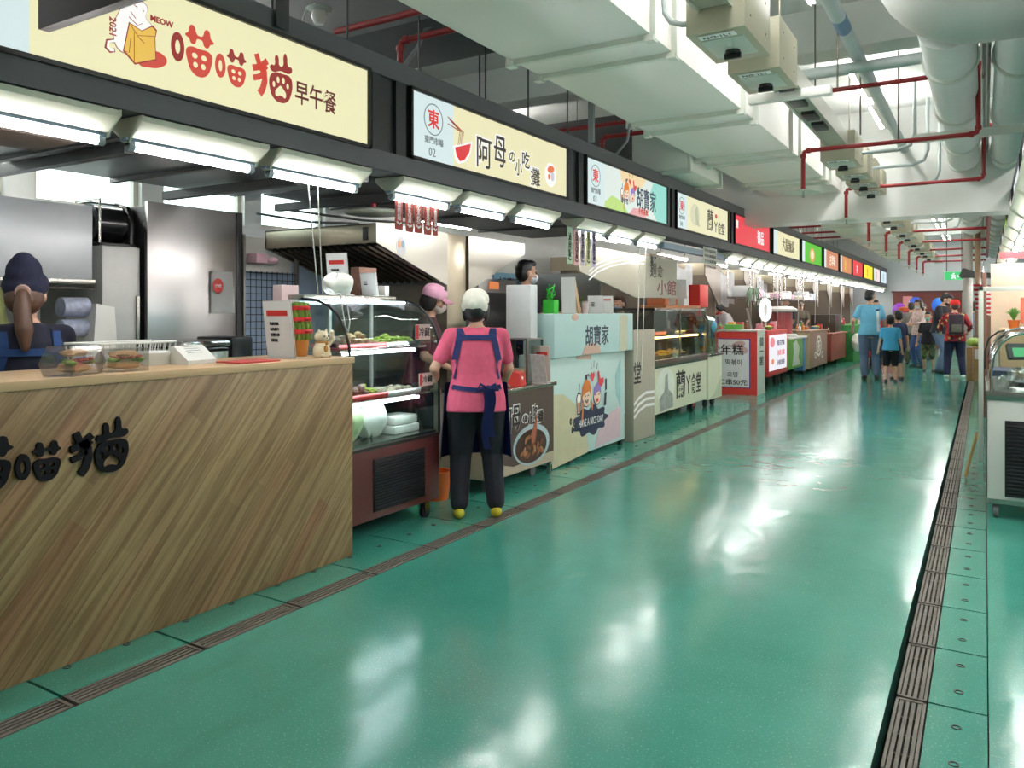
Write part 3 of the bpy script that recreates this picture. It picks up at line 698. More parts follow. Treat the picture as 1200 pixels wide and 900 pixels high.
for x in (-.8, -.48): m = M(); m.cyl((x, 21.98, 2.36), (x, 21.98, 4.2), .01, n=6); m.build('hanger', MATS['dark_rod'], T)
# end wall panel, column
T = thing('wall_panel', 'reddish brown boarded panel on the end wall', 'wall panel'); m = M(); m.box(-2.92, -.7, 32.4, 32.49, 0, 2.06); m.build('boarding', mat('red_brown_brick', (118, 62, 56), .8, var=.25, scale=14, bump=.2, stretch=(.5, 1, 3)), T)
m = M(); m.box(-2.98, -.64, 32.36, 32.5, 2.06, 2.12); m.build('cap_rail', mat('rail_brown', (90, 55, 52), .7), T)
F = FS(-2.6, 32.39, 1.55); shape('notice', T, F, [rect(0, .32, 0, .38)], mat('pink_notice', (215, 140, 140), .8), .0)
m = M(); m.cyl((-.33, 20.6, 0), (-.33, 20.6, 3.2), .10, n=20); solo('column', m, mat('grey_column', (170, 165, 158), .5), 'round grey column beside the exit sign', 'column')
m = M(); m.cyl((-.13, 20.0, 0), (-.13, 20.0, 3.2), .06, n=16); solo('column', m, mat('brown_column', (120, 95, 72), .5), 'thinner brown post beside the grey column', 'column')
m = M(); m.poly([(-.50, 20.3, 2.18), (-.42, 20.3, 2.36), (-.15, 20.3, 2.26), (.3, 20.3, 2.22), (.3, 20.3, 2.12), (-.45, 20.3, 2.14)], (0, .6, 0)); solo('dark_canopy', m, mat('dark_canopy', (62, 64, 62), .6), 'dark pointed canopy above the column at the far right', 'canopy')

# ceiling luminaires over the hall
LUM = mat('ceiling_tube_light', (255, 254, 250), emit=LUMS, var=0.)
def luminaire(label, grp, loc):
    T = thing('ceiling_luminaire', label, 'lamp', grp, loc=loc)
    m = M(); m.box(-.05, .05, 0, 1.25, -.02, .05, .006); m.build('lamp_body', WHITEP, T)
    for x in (-.09, .09): t = M(); t.cyl((x, .03, .0), (x, 1.22, .0), .02, n=10); t.build('tube', LUM, T)
    for y in (.05, 1.2): b_ = M(); b_.box(-.11, .11, y-.02, y+.02, -.02, .03, .004); b_.build('lamp_holder', WHITEP, T)
    for y in (.2, 1.05): r = M(); r.cyl((0, y, .05), (0, y, (.34 if loc[2] < 4 else .12)), .006, n=6); r.build('hanger', MATS['dull_rod'], T)
    return T
l0 = luminaire('long white luminaire on the ceiling above the bus bar', 'ceiling luminaires over the aisle', (-1.1, 1.2, 3.86))
for y in (3.6, 5.4, 8.6, 10.4, 13.4, 15.6, 17.8, 21.2, 23.4, 25.4, 28.2, 30.4): dup(l0, (-1.1, y, 3.86))
l1 = luminaire('added white luminaire out of view right of the insulated pipes', 'added ceiling luminaires to the right', (1.3, 1.2, 3.86))  # guessed row out of view, added to help light the hall
for y in (3.6, 8.6, 10.4, 13.4, 15.6, 17.8, 21.2, 23.4, 25.4, 28.2): dup(l1, (1.3, y, 3.86))
l2 = luminaire('added white luminaire hidden behind the left sign rail', 'added ceiling luminaires above the stalls', (-5.85, .2, 3.85))  # unseen lamps, added behind the rail to brighten the upper-left ceiling
for y in (3.4, 8.4, 13.6, 18.4, 23.4): dup(l2, (-5.85, y, 3.85))
# ---------------------------------------------------------------- left sign rail
b = M(); b.box(-3.30, -3.13, .2, 32.4, 2.83, 2.95); struct('trim_10', b, DARKF)
b = M(); b.box(-3.34, -3.13, .2, 32.4, 2.255, 2.37); struct('trim_11', b, DARKF)
b = M(); b.box(-3.42, -3.31, .2, 32.4, 2.37, 2.83); struct('trim_12', b, DARKF2)
def em(name, rgb, e=1.): return mat(name, rgb, emit=e, var=.02)
FXS = -3.135
def signbox(y0, y1, z0, z1, face, label, e=1., X=FXS, flip=False):
    T = thing('illuminated_sign', label, 'sign'); s = -1 if flip else 1
    m = M(); d = .012
    a, bb = (X-.16*s, X-.006*s)
    m.box(a, bb, y0, y1, z0, z1); m.build('sign_housing', DARKF2, T, False)
    fr = M()
    for (ya, yb, za, zb) in ((y0, y1, z0, z0+.02), (y0, y1, z1-.02, z1), (y0, y0+.02, z0, z1), (y1-.02, y1, z0, z1)): fr.box(X-.01*s, X+.02*s, ya, yb, za, zb)
    fr.build('sign_frame', BLACK, T, False)
    F = FW(X, y1, z0) if flip else FE(X, y0, z0)
    shape('sign_face', T, F, [rect(.02, y1-y0-.02, .02, z1-z0-.02)], em('lit_%d_%d_%d' % face, face, e), .002)
    return T, F
def logo(T, F, W, num, band=.50, col_=(214, 232, 232)):
    shape('logo_band', T, F, [rect(.02, band, .02, .44)], em('lit_%d_%d_%d' % col_, col_), .004)
    L = band/.5; R_ = em('lit_red', (214, 52, 50)); G_ = em('lit_grey', (120, 130, 130))
    x = band*.52
    text('logo_character', T, F, '東', x-.065, .25, .13, R_, .002, off=.006)
    shape('logo_ring', T, F, [ell(x, .295, .105, .105, 28), ell(x, .295, .098, .098, 28)], G_, .006)
    text('logo_name', T, F, '東門市場', x-.10, .135, .052, G_, .001, off=.006)
    text('stall_number', T, F, num, x-.055, .05, .08, G_, 0, off=.006)

LR = em('sign_red', (206, 72, 58)); LD = em('sign_dark_red', (150, 48, 44)); LB = em('sign_brown', (104, 44, 38)); LW = em('sign_white', (250, 250, 246)); LY = em('sign_yellow', (232, 190, 84)); LK = em('sign_black', (52, 44, 42))
def bow(cx, cy, s): return [(cx+x*s, cy+y*s*.80) for x, y in [(-.55, .0), (-.44, .12), (-.36, .40), (-.24, .42), (-.10, .12), (0, .09), (.10, .12), (.24, .42), (.36, .40), (.44, .12), (.55, .0), (.42, -.10), (.30, -.28), (.18, -.24), (.1, -.05), (0, -.03), (-.1, -.05), (-.18, -.24), (-.30, -.28), (-.42, -.10)]]
def field(cx, cy, s):
    o = [(-.5, .24), (-.42, .34), (0, .37), (.42, .34), (.5, .24), (.46, -.05), (.3, -.36), (0, -.48), (-.3, -.36), (-.46, -.05)]
    ls = [[(cx+x*s, cy+y*s) for x, y in o]]
    for a, b_, c_, d_ in ((-.18, .13, .11, .085), (.18, .13, .11, .085), (-.15, -.14, .095, .09), (.15, -.14, .095, .09)): ls.append(ell(cx+a*s, cy+b_*s, c_*s, d_*s, 10))
    return ls
def mao(cx, cy, s):   # the left dog radical
    def q(l): return [(cx+x*s, cy+y*s) for x, y in l]
    return [q(stroke([(-.20, .62), (-.10, .38), (.08, .12)], .21)), q(stroke([(.30, .50), (.18, .40), (0, .24), (-.36, .12)], .21)), q(stroke([(.02, .36), (.16, .1), (.18, -.2), (.08, -.5), (-.06, -.66)], .25)), q(stroke([(.12, .02), (-.1, -.12), (-.34, -.2)], .19)), q(stroke([(.1, .1), (.3, .3)], .1))]
def grass(cx, cy, s):
    return [(cx+x*s, cy+y*s) for x, y in [(-.55, -.1), (-.5, .02), (-.32, .05), (-.28, .38), (-.2, .44), (-.12, .36), (-.06, .08), (.1, .1), (.16, .5), (.24, .6), (.32, .5), (.4, .16), (.54, .16), (.6, .05), (.5, -.08), (0, -.1), (-.45, -.2)]]
def pawface(cx, cy, s):
    ls = [[(cx+x*s, cy+y*s) for x, y in [(-.5, .25), (-.36, .42), (.1, .48), (.45, .44), (.53, .28), (.48, -.1), (.3, -.38), (0, -.47), (-.32, -.38), (-.48, -.12)]]]
    for a, b_, c_, d_ in ((-.31, .07, .065, .095), (-.12, .25, .07, .105), (.12, .27, .07, .105), (.32, .13, .065, .095)): ls.append(ell(cx+a*s, cy+b_*s, c_*s, d_*s, 10))
    ls.append([(cx+x*s, cy+y*s) for x, y in [(0, .08), (.12, .0), (.25, -.15), (.20, -.29), (.06, -.25), (-.07, -.25), (-.21, -.29), (-.25, -.15), (-.12, .0)]])
    return ls
def catword(T, F, x, y, s, A, B, C, off, th):
    # two 'meow' characters and the cat character with its paw
    h = s
    shape('mouth_character', T, F, [ell(x+.20*h, y+.02*h, .19*h, .34*h, 18), ell(x+.20*h, y+.02*h, .075*h, .16*h, 12)], B, off, th, True)
    shape('ears_stroke', T, F, [bow(x+.85*h, y+.38*h, .78*h)], A, off, th, True)
    for i, l in enumerate([field(x+.84*h, y-.16*h, .78*h)]): shape('field_stroke', T, F, l, A, off, th, True)
    x2 = x+1.32*h; k = .78
    shape('mouth_character', T, F, [ell(x2+.17*h, y-.10*h, .165*h, .29*h, 18), ell(x2+.17*h, y-.10*h, .06*h, .14*h, 12)], A, off, th, True)
    shape('ears_stroke', T, F, [bow(x2+.70*h, y+.20*h, .58*h)], B if B is not A else A, off, th, True)
    shape('field_stroke', T, F, field(x2+.70*h, y-.22*h, .60*h), A, off, th, True)
    x3 = x+2.60*h
    for l in mao(x3+.25*h, y+.02*h, .78*h): shape('dog_stroke', T, F, [l], A, off, th)
    shape('grass_stroke', T, F, [grass(x3+.98*h, y+.34*h, .72*h)], C, off, th, True)
    shape('paw_character', T, F, pawface(x3+.98*h, y-.19*h, .82*h), C, off, th, True)

# --- sign 1
T, F = signbox(1.12, 3.56, 2.36, 2.84, (238, 234, 188), 'cream illuminated sign with an orange cat and breakfast characters, nearest')
y0 = 1.12
logo(T, F, 2.4, '01', .50)
def S1(u, v):      # photo pixel to sign plane coordinates
    p = at(u, v, X=FXS); return (p.y-y0, p.z-2.36)
_x0 = S1(199, 66)[0]; _x1 = S1(341, 90)[0]; _k = (_x1-_x0)/(4.0*.195); Fk = (F[0], F[1]*_k, F[2])
catword(T, Fk, _x0/_k, S1(238, 66)[1]-.0, .195, LR, LD, LD, .006, .001)
fit('breakfast_lettering', T, F, '早午餐', pbox(F, FXS, 345, 393, 101, 128), em('sign_wine', (98, 34, 36)), .018, off=.006)
# cat with a yellow bag
F2 = F
def pc(l): return [S1(*p) for p in l]
shape('red_spot', T, F, [pc([(160, 70), (178, 60), (192, 66), (195, 72), (188, 79), (172, 79), (164, 77)])], LR, .004, .0005, True)
cat = [(163, 2), (145, 6), (137, 18), (132, 30), (133, 45), (138, 57), (146, 62), (160, 60), (174, 38), (176, 30), (170, 22), (171, 8)]
shape('cat_outline', T, F, [pc([(a+(a-155)*.035, b+(b-32)*.03) for a, b in cat])], LD, .0045, .0005, True)
shape('cat_body', T, F, [pc(cat)], LW, .0055, .0005, True)
shape('cat_tail', T, F, [pc(stroke([(134, 48), (125, 48), (124, 55), (129, 60), (134, 59)], 5))], LD, .0045, .0005)
shape('cat_tail', T, F, [pc(stroke([(134, 48), (126, 49), (125.5, 55), (129, 59), (133, 59)], 3))], LW, .0055, .0005)
shape('bag_outline', T, F, [pc([(150, 26), (143, 60), (157, 76), (182, 71), (181, 45), (183, 36), (178, 30), (165, 36)])], LD, .0062, .0005)
shape('bag', T, F, [pc([(151, 28), (144.5, 59), (157.5, 74), (181, 69.5), (180, 45), (181.5, 37), (177, 32), (165, 37)])], LY, .0068, .0005)
for l in ([(156, 38), (156, 72)], [(152, 30), (160, 42), (180, 43)], [(160, 43), (168, 51)], [(145, 60), (150, 62), (152, 45)]): shape('bag_crease', T, F, [pc(stroke(l, .7))], LD, .0078, .0004)
for l in ([(156, 6), (160, 9)], [(166, 12), (168, 14)], [(152, 14), (158, 22)], [(150, 20), (160, 30), (166, 28)]): shape('face_line', T, F, [pc(stroke(l, .8))], LD, .0068, .0004)
text('meow_lettering', T, F, 'MEOW', *S1(175, 24), .036, LD, .001, off=.006, rot=0)
text('year_lettering', T, F, '2021', *S1(127.5, 19), .042, LD, .0005, off=.006, rot=-PI/2)
# --- sign 2
T, F = signbox(3.94, 6.14, 2.37, 2.83, (236, 230, 186), 'cream illuminated sign with a red bowl, stall number 02')
y0 = 3.94
def S2(u, v): p = at(u, v, X=FXS); return (p.y-3.94, p.z-2.37)
logo(T, F, 2.2, '02', .48)
shape('bowl_outline', T, F, [[S2(*p) for p in [(530, 171), (553, 166), (551, 180), (545, 190), (537, 192), (533, 187)]]], LW, .005, .0005)
shape('bowl', T, F, [[S2(*p) for p in [(532.5, 173), (551, 168.5), (549, 179), (543, 188), (538, 189), (534, 182)]]], em('bowl_red', (222, 54, 60)), .0065, .0005)
for l in ([(524, 137), (541, 154)], [(526, 140), (540, 155)], [(524, 145), (537, 153)]): shape('chopstick', T, F, [[S2(*p) for p in stroke(l, 1.0)]], LD, .005, .0005)
for d in range(4): shape('noodle', T, F, [[S2(*p) for p in stroke([(538+d*1.6, 154), (537+d*1.5, 164), (536+d*2, 170)], .45)]], LD, .0055, .0004)
for ch, bx in (('阿', (558, 575, 162, 197)), ('母', (578, 592, 160, 196)), ('の', (596, 603, 178, 190)), ('小', (603, 611, 186, 206)), ('吃', (611, 620, 178, 197)), ('攤', (621, 632, 197, 218))):
    b4 = pbox(F, FXS, *bx); e = .012
    fit('character_outline', T, F, ch, (b4[0]-e, b4[1]+e, b4[2]-e, b4[3]+e), LW, .06, off=.0045, th=.0005)
    fit('character', T, F, ch, b4, LK, .022, off=.0065, th=.0005)
_p = pbox(F, FXS, 635, 654, 191, 219); _cx, _cy = (_p[0]+_p[1])/2, (_p[2]+_p[3])/2
shape('dish_plate', T, F, [ell(_cx, _cy, .10, .10, 26)], LW, .005); shape('dish_food', T, F, [ell(_cx, _cy+.045, .06, .03, 14, .2), ell(_cx-.03, _cy-.02, .02, .025, 10)], em('sign_orange', (232, 120, 80)), .0065)
shape('dish_food', T, F, [ell(_cx+.03, _cy-.01, .03, .04, 12)], em('sign_lightgrey', (200, 200, 205)), .0065)
# --- sign 3
T, F = signbox(6.50, 8.66, 2.37, 2.83, (222, 234, 226), 'pastel illuminated sign with two cartoon faces')
logo(T, F, 2.1, '03', .42)
shape('pastel_patch', T, F, [[(.75, .02), (.45, .10), (.42, .02)], ], em('p_green', (190, 222, 130)), .004)
shape('pastel_patch', T, F, [[(.42, .02), (.42, .07), (.6, .16), (.85, .13), (1.02, .02)]], MATS['p_green'], .0045)
shape('pastel_patch', T, F, [[(1.02, .02), (1.15, .10), (1.42, .11), (1.52, .02)]], em('p_pink', (228, 170, 170)), .0045)
shape('pastel_patch', T, F, [[(.78, .44), (.85, .33), (1.15, .28), (1.4, .34), (1.5, .44)]], em('p_peach', (240, 216, 170)), .0045)
shape('pastel_patch', T, F, [[(2.14, .02), (1.85, .02), (1.7, .12), (1.62, .30), (1.72, .44), (2.14, .44)]], em('p_teal', (150, 218, 206)), .0045)
def girls(T, F, x, y, s, prefix, dark=LK, glow=True):
    E = em if glow else (lambda n, c: mat('print_'+n, c, .6))
    def sh(nm, l, m_, o): shape(nm, T, F, [[(x+a*s, y+b*s) for a, b in q] for q in l], m_, o, .0005)
    W_ = E('face_white', (250, 244, 232)); OR = E('hair_orange', (226, 128, 58)); PU = E('hair_purple', (150, 120, 190)); RD = E('heart_red', (218, 66, 80)); DK = E('outline_dark', (48, 40, 60)); SK = E('face_pink', (246, 214, 190)); BR = E('tea_brown', (196, 122, 80))
    sh('drawn_outline', [ell(-.26, 0, .225, .215, 24)], DK, .0052); sh('drawn_face', [ell(-.26, 0, .205, .195, 24)], SK, .0062)
    sh('drawn_hair', [[(-.5, -.02), (-.47, .22), (-.3, .38), (-.12, .34), (-.04, .18), (-.03, -.05), (-.12, .12), (-.26, .1), (-.42, .05)]], OR, .0072)
    sh('drawn_plait', [[(-.46, -.08), (-.40, -.05), (-.42, -.3), (-.46, -.62), (-.52, -.5)]], OR, .0072); sh('drawn_plait', [[(-.02, -.05), (.05, -.2), (.02, -.33), (-.04, -.2)]], OR, .0072)
    sh('drawn_bow', [ell(-.28, .42, .05, .06, 10), ell(-.2, .43, .05, .06, 10)], DK, .0075)
    sh('drawn_smile', [stroke([(-.34, -.06), (-.26, -.12), (-.18, -.06)], .025), stroke([(-.36, .02), (-.33, .04), (-.3, .02)], .018), stroke([(-.22, .02), (-.19, .04), (-.16, .02)], .018)], DK, .0082)
    sh('drawn_outline', [ell(.27, -.03, .19, .19, 24)], DK, .0052); sh('drawn_face', [ell(.27, -.03, .17, .17, 24)], SK, .0062)
    sh('drawn_hair', [[(.07, -.02), (.1, .17), (.28, .27), (.45, .17), (.46, 0), (.38, .08), (.25, .06), (.16, .02)]], PU, .0072)
    sh('drawn_hair_bow', [[(.34, .22), (.28, .5), (.36, .52), (.42, .34), (.58, .36), (.6, .26), (.48, .16)]], RD, .0078)
    sh('drawn_mouth', [ell(.27, -.11, .055, .045, 12)], RD, .0078); sh('drawn_eyes', [stroke([(.16, .0), (.19, .02), (.22, 0)], .018), stroke([(.32, .0), (.35, .02), (.38, 0)], .018)], DK, .0082)
    sh('drawn_heart', [[(.03, .3), (-.08, .43), (-.05, .52), (.03, .47), (.10, .52), (.13, .43)]], RD, .0078)
    sh('drawn_ray', [stroke([(-.06, .72), (-.03, .58)], .015), stroke([(.1, .76), (.09, .6)], .015), stroke([(.28, .7), (.22, .56)], .015)], DK, .0078)
    sh('drawn_cup', [[(-.72, .02), (-.66, .1), (-.55, .08), (-.54, .0), (-.58, -.3), (-.68, -.3)]], W_, .0060); sh('drawn_cup_outline', [[(-.745, .03), (-.67, .14), (-.54, .11), (-.51, .0), (-.56, -.33), (-.70, -.33)]], DK, .0052)
    sh('drawn_tea', [[(-.69, -.08), (-.56, -.08), (-.585, -.29), (-.67, -.29)]], BR, .0068); sh('drawn_straw', [stroke([(-.62, .1), (-.6, .3)], .025)], DK, .0065)
    sh('drawn_lipstick', [[(.70, .32), (.76, .32), (.77, .08), (.70, .06)], [(.66, .0), (.76, .03), (.73, -.26), (.62, -.28)]], DK, .0062)
girls(T, F, 1.04, .225, .31, 'sign')
fit('shop_characters', T, F, '胡寶家', pbox(F, FXS, 746, 768, 222, 247), em('sign_navy', (52, 66, 86)), .015, off=.0065)
text('small_lettering', T, F, '手作茶飲', 1.28, .06, .07, LR, .001, off=.0065); text('small_lettering', T, F, '早午餐', .82, .12, .06, em('sign_navy', (52, 66, 86)), .001, off=.009)
# --- sign 4
T, F = signbox(8.96, 11.16, 2.37, 2.83, (234, 230, 190), 'cream illuminated sign with brush characters and ink landscape')
logo(T, F, 2.2, '04', .40)
shape('ink_wash', T, F, [ell(.72, .24, .18, .14, 20)], em('wash', (214, 214, 180)), .004); shape('ink_wash', T, F, [[(.75, .12), (.72, .3), (.8, .36), (.84, .22), (.9, .1)]], em('wash2', (186, 190, 158)), .005)
text('brush_characters', T, F, '蘭', 1.22, .12, .30, LK, .003, off=.0055, sx=.9); text('brush_characters', T, F, 'ㄚ食堂', 1.52, .10, .17, LK, .002, off=.0055)
shape('red_seal', T, F, [ell(1.62, .31, .05, .03)], LR, .005)
# --- the far signs
far = [(11.49, 13.70, (232, 62, 76), 'plain red illuminated sign with white script', '御品', (255, 255, 255)), (13.90, 16.20, (236, 230, 186), 'cream illuminated sign right of the red one', '麵線', (110, 96, 66)), (16.38, 18.66, (86, 196, 44), 'bright green illuminated sign', '鮮果', (240, 200, 120)),
       (18.89, 20.98, (206, 130, 96), 'brown orange illuminated sign beside the green one', '古早味', (250, 240, 220)), (21.20, 23.26, (216, 140, 84), 'orange illuminated sign with a cream band', '食', (240, 210, 90)), (23.42, 25.53, (226, 52, 58), 'second red illuminated sign, far down the row', '丼', (255, 240, 240)),
       (25.72, 28.0, (248, 232, 20), 'bright yellow illuminated sign near the far end', '炸', (220, 170, 20)), (28.13, 30.06, (238, 224, 220), 'pale pink illuminated sign near the far end', '茶', (220, 140, 150)), (30.21, 32.2, (214, 230, 240), 'pale blue illuminated sign, last in the left row', '粥', (150, 170, 190))]
for i, (a, b_, c_, lb, tx, tc_) in enumerate(far):
    T, F = signbox(a, b_, 2.37, 2.83, c_, lb)
    if i not in (0, 5, 6): shape('logo_band', T, F, [rect(.02, .36, .02, .44)], em('lit_214_232_232', (214, 232, 232)), .004)
    m_ = em('ft_%d_%d_%d' % tc_, tc_)
    if i == 0: text('script_lettering', T, F, tx, 1.35, .12, .24, m_, 0, off=.006, sx=.9); text('logo_lettering', T, F, '東', .08, .26, .13, m_, .003, off=.006)
    elif i == 1: text('shop_characters', T, F, '大腸麵線', .75, .14, .26, em('sign_olive', (96, 84, 58)), .001, off=.006)
    elif i == 2:
        shape('fruit_drawing', T, F, [ell(1.15, .2, .30, .15, 20)], em('ff', (220, 160, 90)), .005); shape('fruit_drawing', T, F, [ell(1.15, .21, .18, .1, 14)], em('ff2', (246, 226, 190)), .0065)
    else: text('shop_characters', T, F, tx, .8, .12, .28, m_, .002, off=.006)
# vertical dark posts between signs
for i, (a, b_) in enumerate(((3.57, 3.93), (6.15, 6.49), (8.67, 8.95), (11.17, 11.48), (13.71, 13.89), (16.21, 16.37), (18.67, 18.88))):
    m = M(); m.box(-3.30, -3.16, a, b_, 2.37, 2.83); 
    if b_-a > .25: m.box(-3.16, -3.135, a+.02, a+.09, 2.37, 2.83); m.box(-3.16, -3.135, b_-.12, b_-.02, 2.37, 2.83)
    solo('sign_rail_post', m, DARKF2, 'dark steel infill post between two illuminated signs', 'post', 'posts between the left signs')
m = M(); p = at(331, 22, X=-3.13); m.box(-3.128, -3.11, p.y-.06, p.y+.03, 2.86, 3.05, .003); solo('rail_bracket', m, DARKF2, 'dark bolted bracket plate on the sign rail above the first sign', 'bracket')

# ---------------------------------------------------------------- fluorescent lamps
TUBE = mat('tube_light', (255, 253, 250), emit=TUBS, var=0.)
TUBER = mat('tube_light_right', (255, 250, 246), emit=TUBS, var=0.)
def lamp(L, label, grp, loc, tubem=TUBE, sgn=1, rot=0.):
    T = thing('fluorescent_lamp', label, 'lamp', grp, loc=loc, rot=rot)
    n = 8; m = M()   # curved reflector, cross-section in x/z swept along y
    prof = [(.115, .130), (.115, .105), (.035, .046), (-.035, .046), (-.115, .105), (-.115, .130)]
    m.poly([(x, .02, z) for x, z in prof], (0, L-.04, 0)); m.build('reflector', CREAM, T)
    for y in (.012, L-.02):
        e = M(); e.poly([(x*1.03, y, z+.002*(z>.1)) for x, z in prof[:3]+[(.025, .025), (-.025, .025)]+prof[3:]], (0, .010, 0)); e.build('reflector_end', CREAM, T)
    h = M(); h.box(-.024, .024, -.0, L, .030, .0455, .002); h.build('batten_body', mat('blue_grey_batten', (150, 168, 190), .4), T)
    t = M(); t.cyl((0, .05, .010), (0, L-.05, .010), .0165, n=12); t.build('tube', tubem, T)
    for y in (.02, L-.05): c = M(); c.cyl((0, y, .010), (0, y+.03, .010), .021, n=12); c.box(-.02, .02, y, y+.03, .01, .03, .003); c.build('lamp_holder', mat('grey_socket', (180, 188, 200), .4), T)
    return T
LX = -3.24
names = ['first fluorescent lamp under the nearest sign, cut by the frame', 'second fluorescent lamp under the cat sign', 'third fluorescent lamp, above the white pull cords', 'fluorescent lamp above the red paper strips', 'fluorescent lamp under the middle of the 02 sign', 'fluorescent lamp under the right end of the 02 sign', 'fluorescent lamp above the pastel paper strips', 'fluorescent lamp under the pastel cartoon sign', 'fluorescent lamp ending the run before the bare batten']
spans = [(1.30, 2.00), (2.07, 2.80), (2.86, 3.58), (3.86, 4.52), (4.60, 5.26), (5.36, 6.02), (6.45, 7.1), (7.2, 7.85), (7.95, 8.6)]
first = None
for (a, b_), nm in zip(spans, names): lamp(b_-a, nm, 'lamps under the near left signs', (LX, a, 2.115))
pr = lamp(.72, 'fluorescent lamp in the long far run under the left signs', 'far left fluorescent lamps', (LX, 11.35, 2.115))
for i in range(1, 27): dup(pr, (LX, 11.35+i*.77, 2.115))
m = M(); m.box(-3.28, -3.2, 8.75, 11.2, 2.13, 2.2, .006); solo('bare_batten', m, MATS['blue_grey_batten'], 'pale unlit batten body under the brush character sign', 'lamp')
# ================================================================ stall 1: wooden counter
def wood_mat():
    m = bpy.data.materials.new('diagonal_wood_planks'); m.use_nodes = True; nt = m.node_tree; N = nt.nodes; L = nt.links; b = N['Principled BSDF']
    tc = N.new('ShaderNodeTexCoord'); mp = N.new('ShaderNodeMapping'); mp.inputs['Rotation'].default_value = (math.radians(-50), 0, 0); L.new(tc.outputs['Object'], mp.inputs[0])
    sp = N.new('ShaderNodeSeparateXYZ'); L.new(mp.outputs[0], sp.inputs[0])
    def math_(op, a, v=None, bb=None):
        n = N.new('ShaderNodeMath'); n.operation = op; L.new(a, n.inputs[0])
        if v is not None: n.inputs[1].default_value = v
        if bb is not None: L.new(bb, n.inputs[1])
        return n.outputs[0]
    nd = N.new('ShaderNodeTexNoise'); nd.inputs['Scale'].default_value = 2.2; nd.inputs['Detail'].default_value = 1; L.new(mp.outputs[0], nd.inputs['Vector'])
    wob = math_('MULTIPLY', nd.outputs['Fac'], .0)
    z = math_('ADD', sp.outputs['Z'], None, wob)
    row = math_('FLOOR', math_('DIVIDE', z, .09)); 
    wn = N.new('ShaderNodeTexWhiteNoise'); wn.noise_dimensions = '1D'; L.new(row, wn.inputs['W'])
    yy = math_('ADD', math_('DIVIDE', sp.outputs['Y'], .9), None, math_('MULTIPLY', wn.outputs['Value'], 7.3)); cell = math_('FLOOR', yy)
    cb = N.new('ShaderNodeCombineXYZ'); L.new(row, cb.inputs[0]); L.new(cell, cb.inputs[1])
    w2 = N.new('ShaderNodeTexWhiteNoise'); w2.noise_dimensions = '3D'; L.new(cb.outputs[0], w2.inputs['Vector'])
    r1 = N.new('ShaderNodeValToRGB'); e = r1.color_ramp.elements; e.new(.35); e.new(.7)
    for i, (p_, c) in enumerate(((0, (146, 118, 82)), (.35, (160, 132, 94)), (.7, (168, 142, 102)), (1, (160, 118, 86)))): e[i].position = p_; e[i].color = (*lin(c), 1)
    L.new(w2.outputs['Value'], r1.inputs[0])
    g = N.new('ShaderNodeMapping'); g.inputs['Scale'].default_value = (4, 1.3, 26); L.new(mp.outputs[0], g.inputs[0])
    gn = N.new('ShaderNodeTexNoise'); gn.inputs['Scale'].default_value = 1.6; gn.inputs['Detail'].default_value = 6; gn.inputs['Distortion'].default_value = .6; L.new(g.outputs[0], gn.inputs['Vector'])
    gr = N.new('ShaderNodeValToRGB'); gr.color_ramp.elements[0].position = .38; gr.color_ramp.elements[0].color = (*lin((186, 172, 152)), 1); gr.color_ramp.elements[1].position = .62; gr.color_ramp.elements[1].color = (1, 1, 1, 1)
    L.new(gn.outputs['Fac'], gr.inputs[0])
    mx = N.new('ShaderNodeMix'); mx.data_type = 'RGBA'; mx.blend_type = 'MULTIPLY'; mx.inputs[0].default_value = .8; L.new(r1.outputs[0], mx.inputs[6]); L.new(gr.outputs[0], mx.inputs[7])
    fr = math_('FRACT', math_('DIVIDE', z, .09)); ed = math_('LESS_THAN', fr, .035)
    m2 = N.new('ShaderNodeMix'); m2.data_type = 'RGBA'; L.new(ed, m2.inputs[0]); L.new(mx.outputs[2], m2.inputs[6]); m2.inputs[7].default_value = (*lin((112, 88, 60)), 1)
    L.new(m2.outputs[2], b.inputs['Base Color']); b.inputs['Roughness'].default_value = .42
    return m
WOOD = wood_mat(); WOODT = mat('light_wood_edge', (206, 172, 132), .4, var=.12, scale=3, stretch=(8, 1, 8))
T = thing('wooden_counter', 'long wooden counter faced with diagonal planks and black cat lettering', 'counter')
m = M(); m.box(-3.62, -3.10, -.6, 3.38, 0, 1.10, .003); m.build('counter_body', WOOD, T)
m = M(); m.box(-3.66, -3.092, -.6, 3.39, 1.10, 1.136, .004); m.build('counter_top', WOODT, T)
RLB = mat('relief_black', (20, 19, 24), .75, spec=.2)
catword(T, FE(-3.098, 0, 0), 1.327, .83, .167, RLB, RLB, RLB, .006, .006)
CT = 1.137
def clearbox(mb, x0, x1, y0, y1, z0, z1): mb.box(x0, x1, y0, y1, z0, z1, .01)
PLAST = glass('clear_plastic', (240, 240, 240), .35, .12)
def lump(mb, c, r, seed, n=10):
    rr = random.Random(seed); old = len(mb.bm.verts); mb.sph(c, r, n, 7); mb.bm.verts.ensure_lookup_table()
    for v in mb.bm.verts[old:]: v.co += V((rr.uniform(-1, 1)*r[0], rr.uniform(-1, 1)*r[1], rr.uniform(-1, 1)*r[2]))*.16
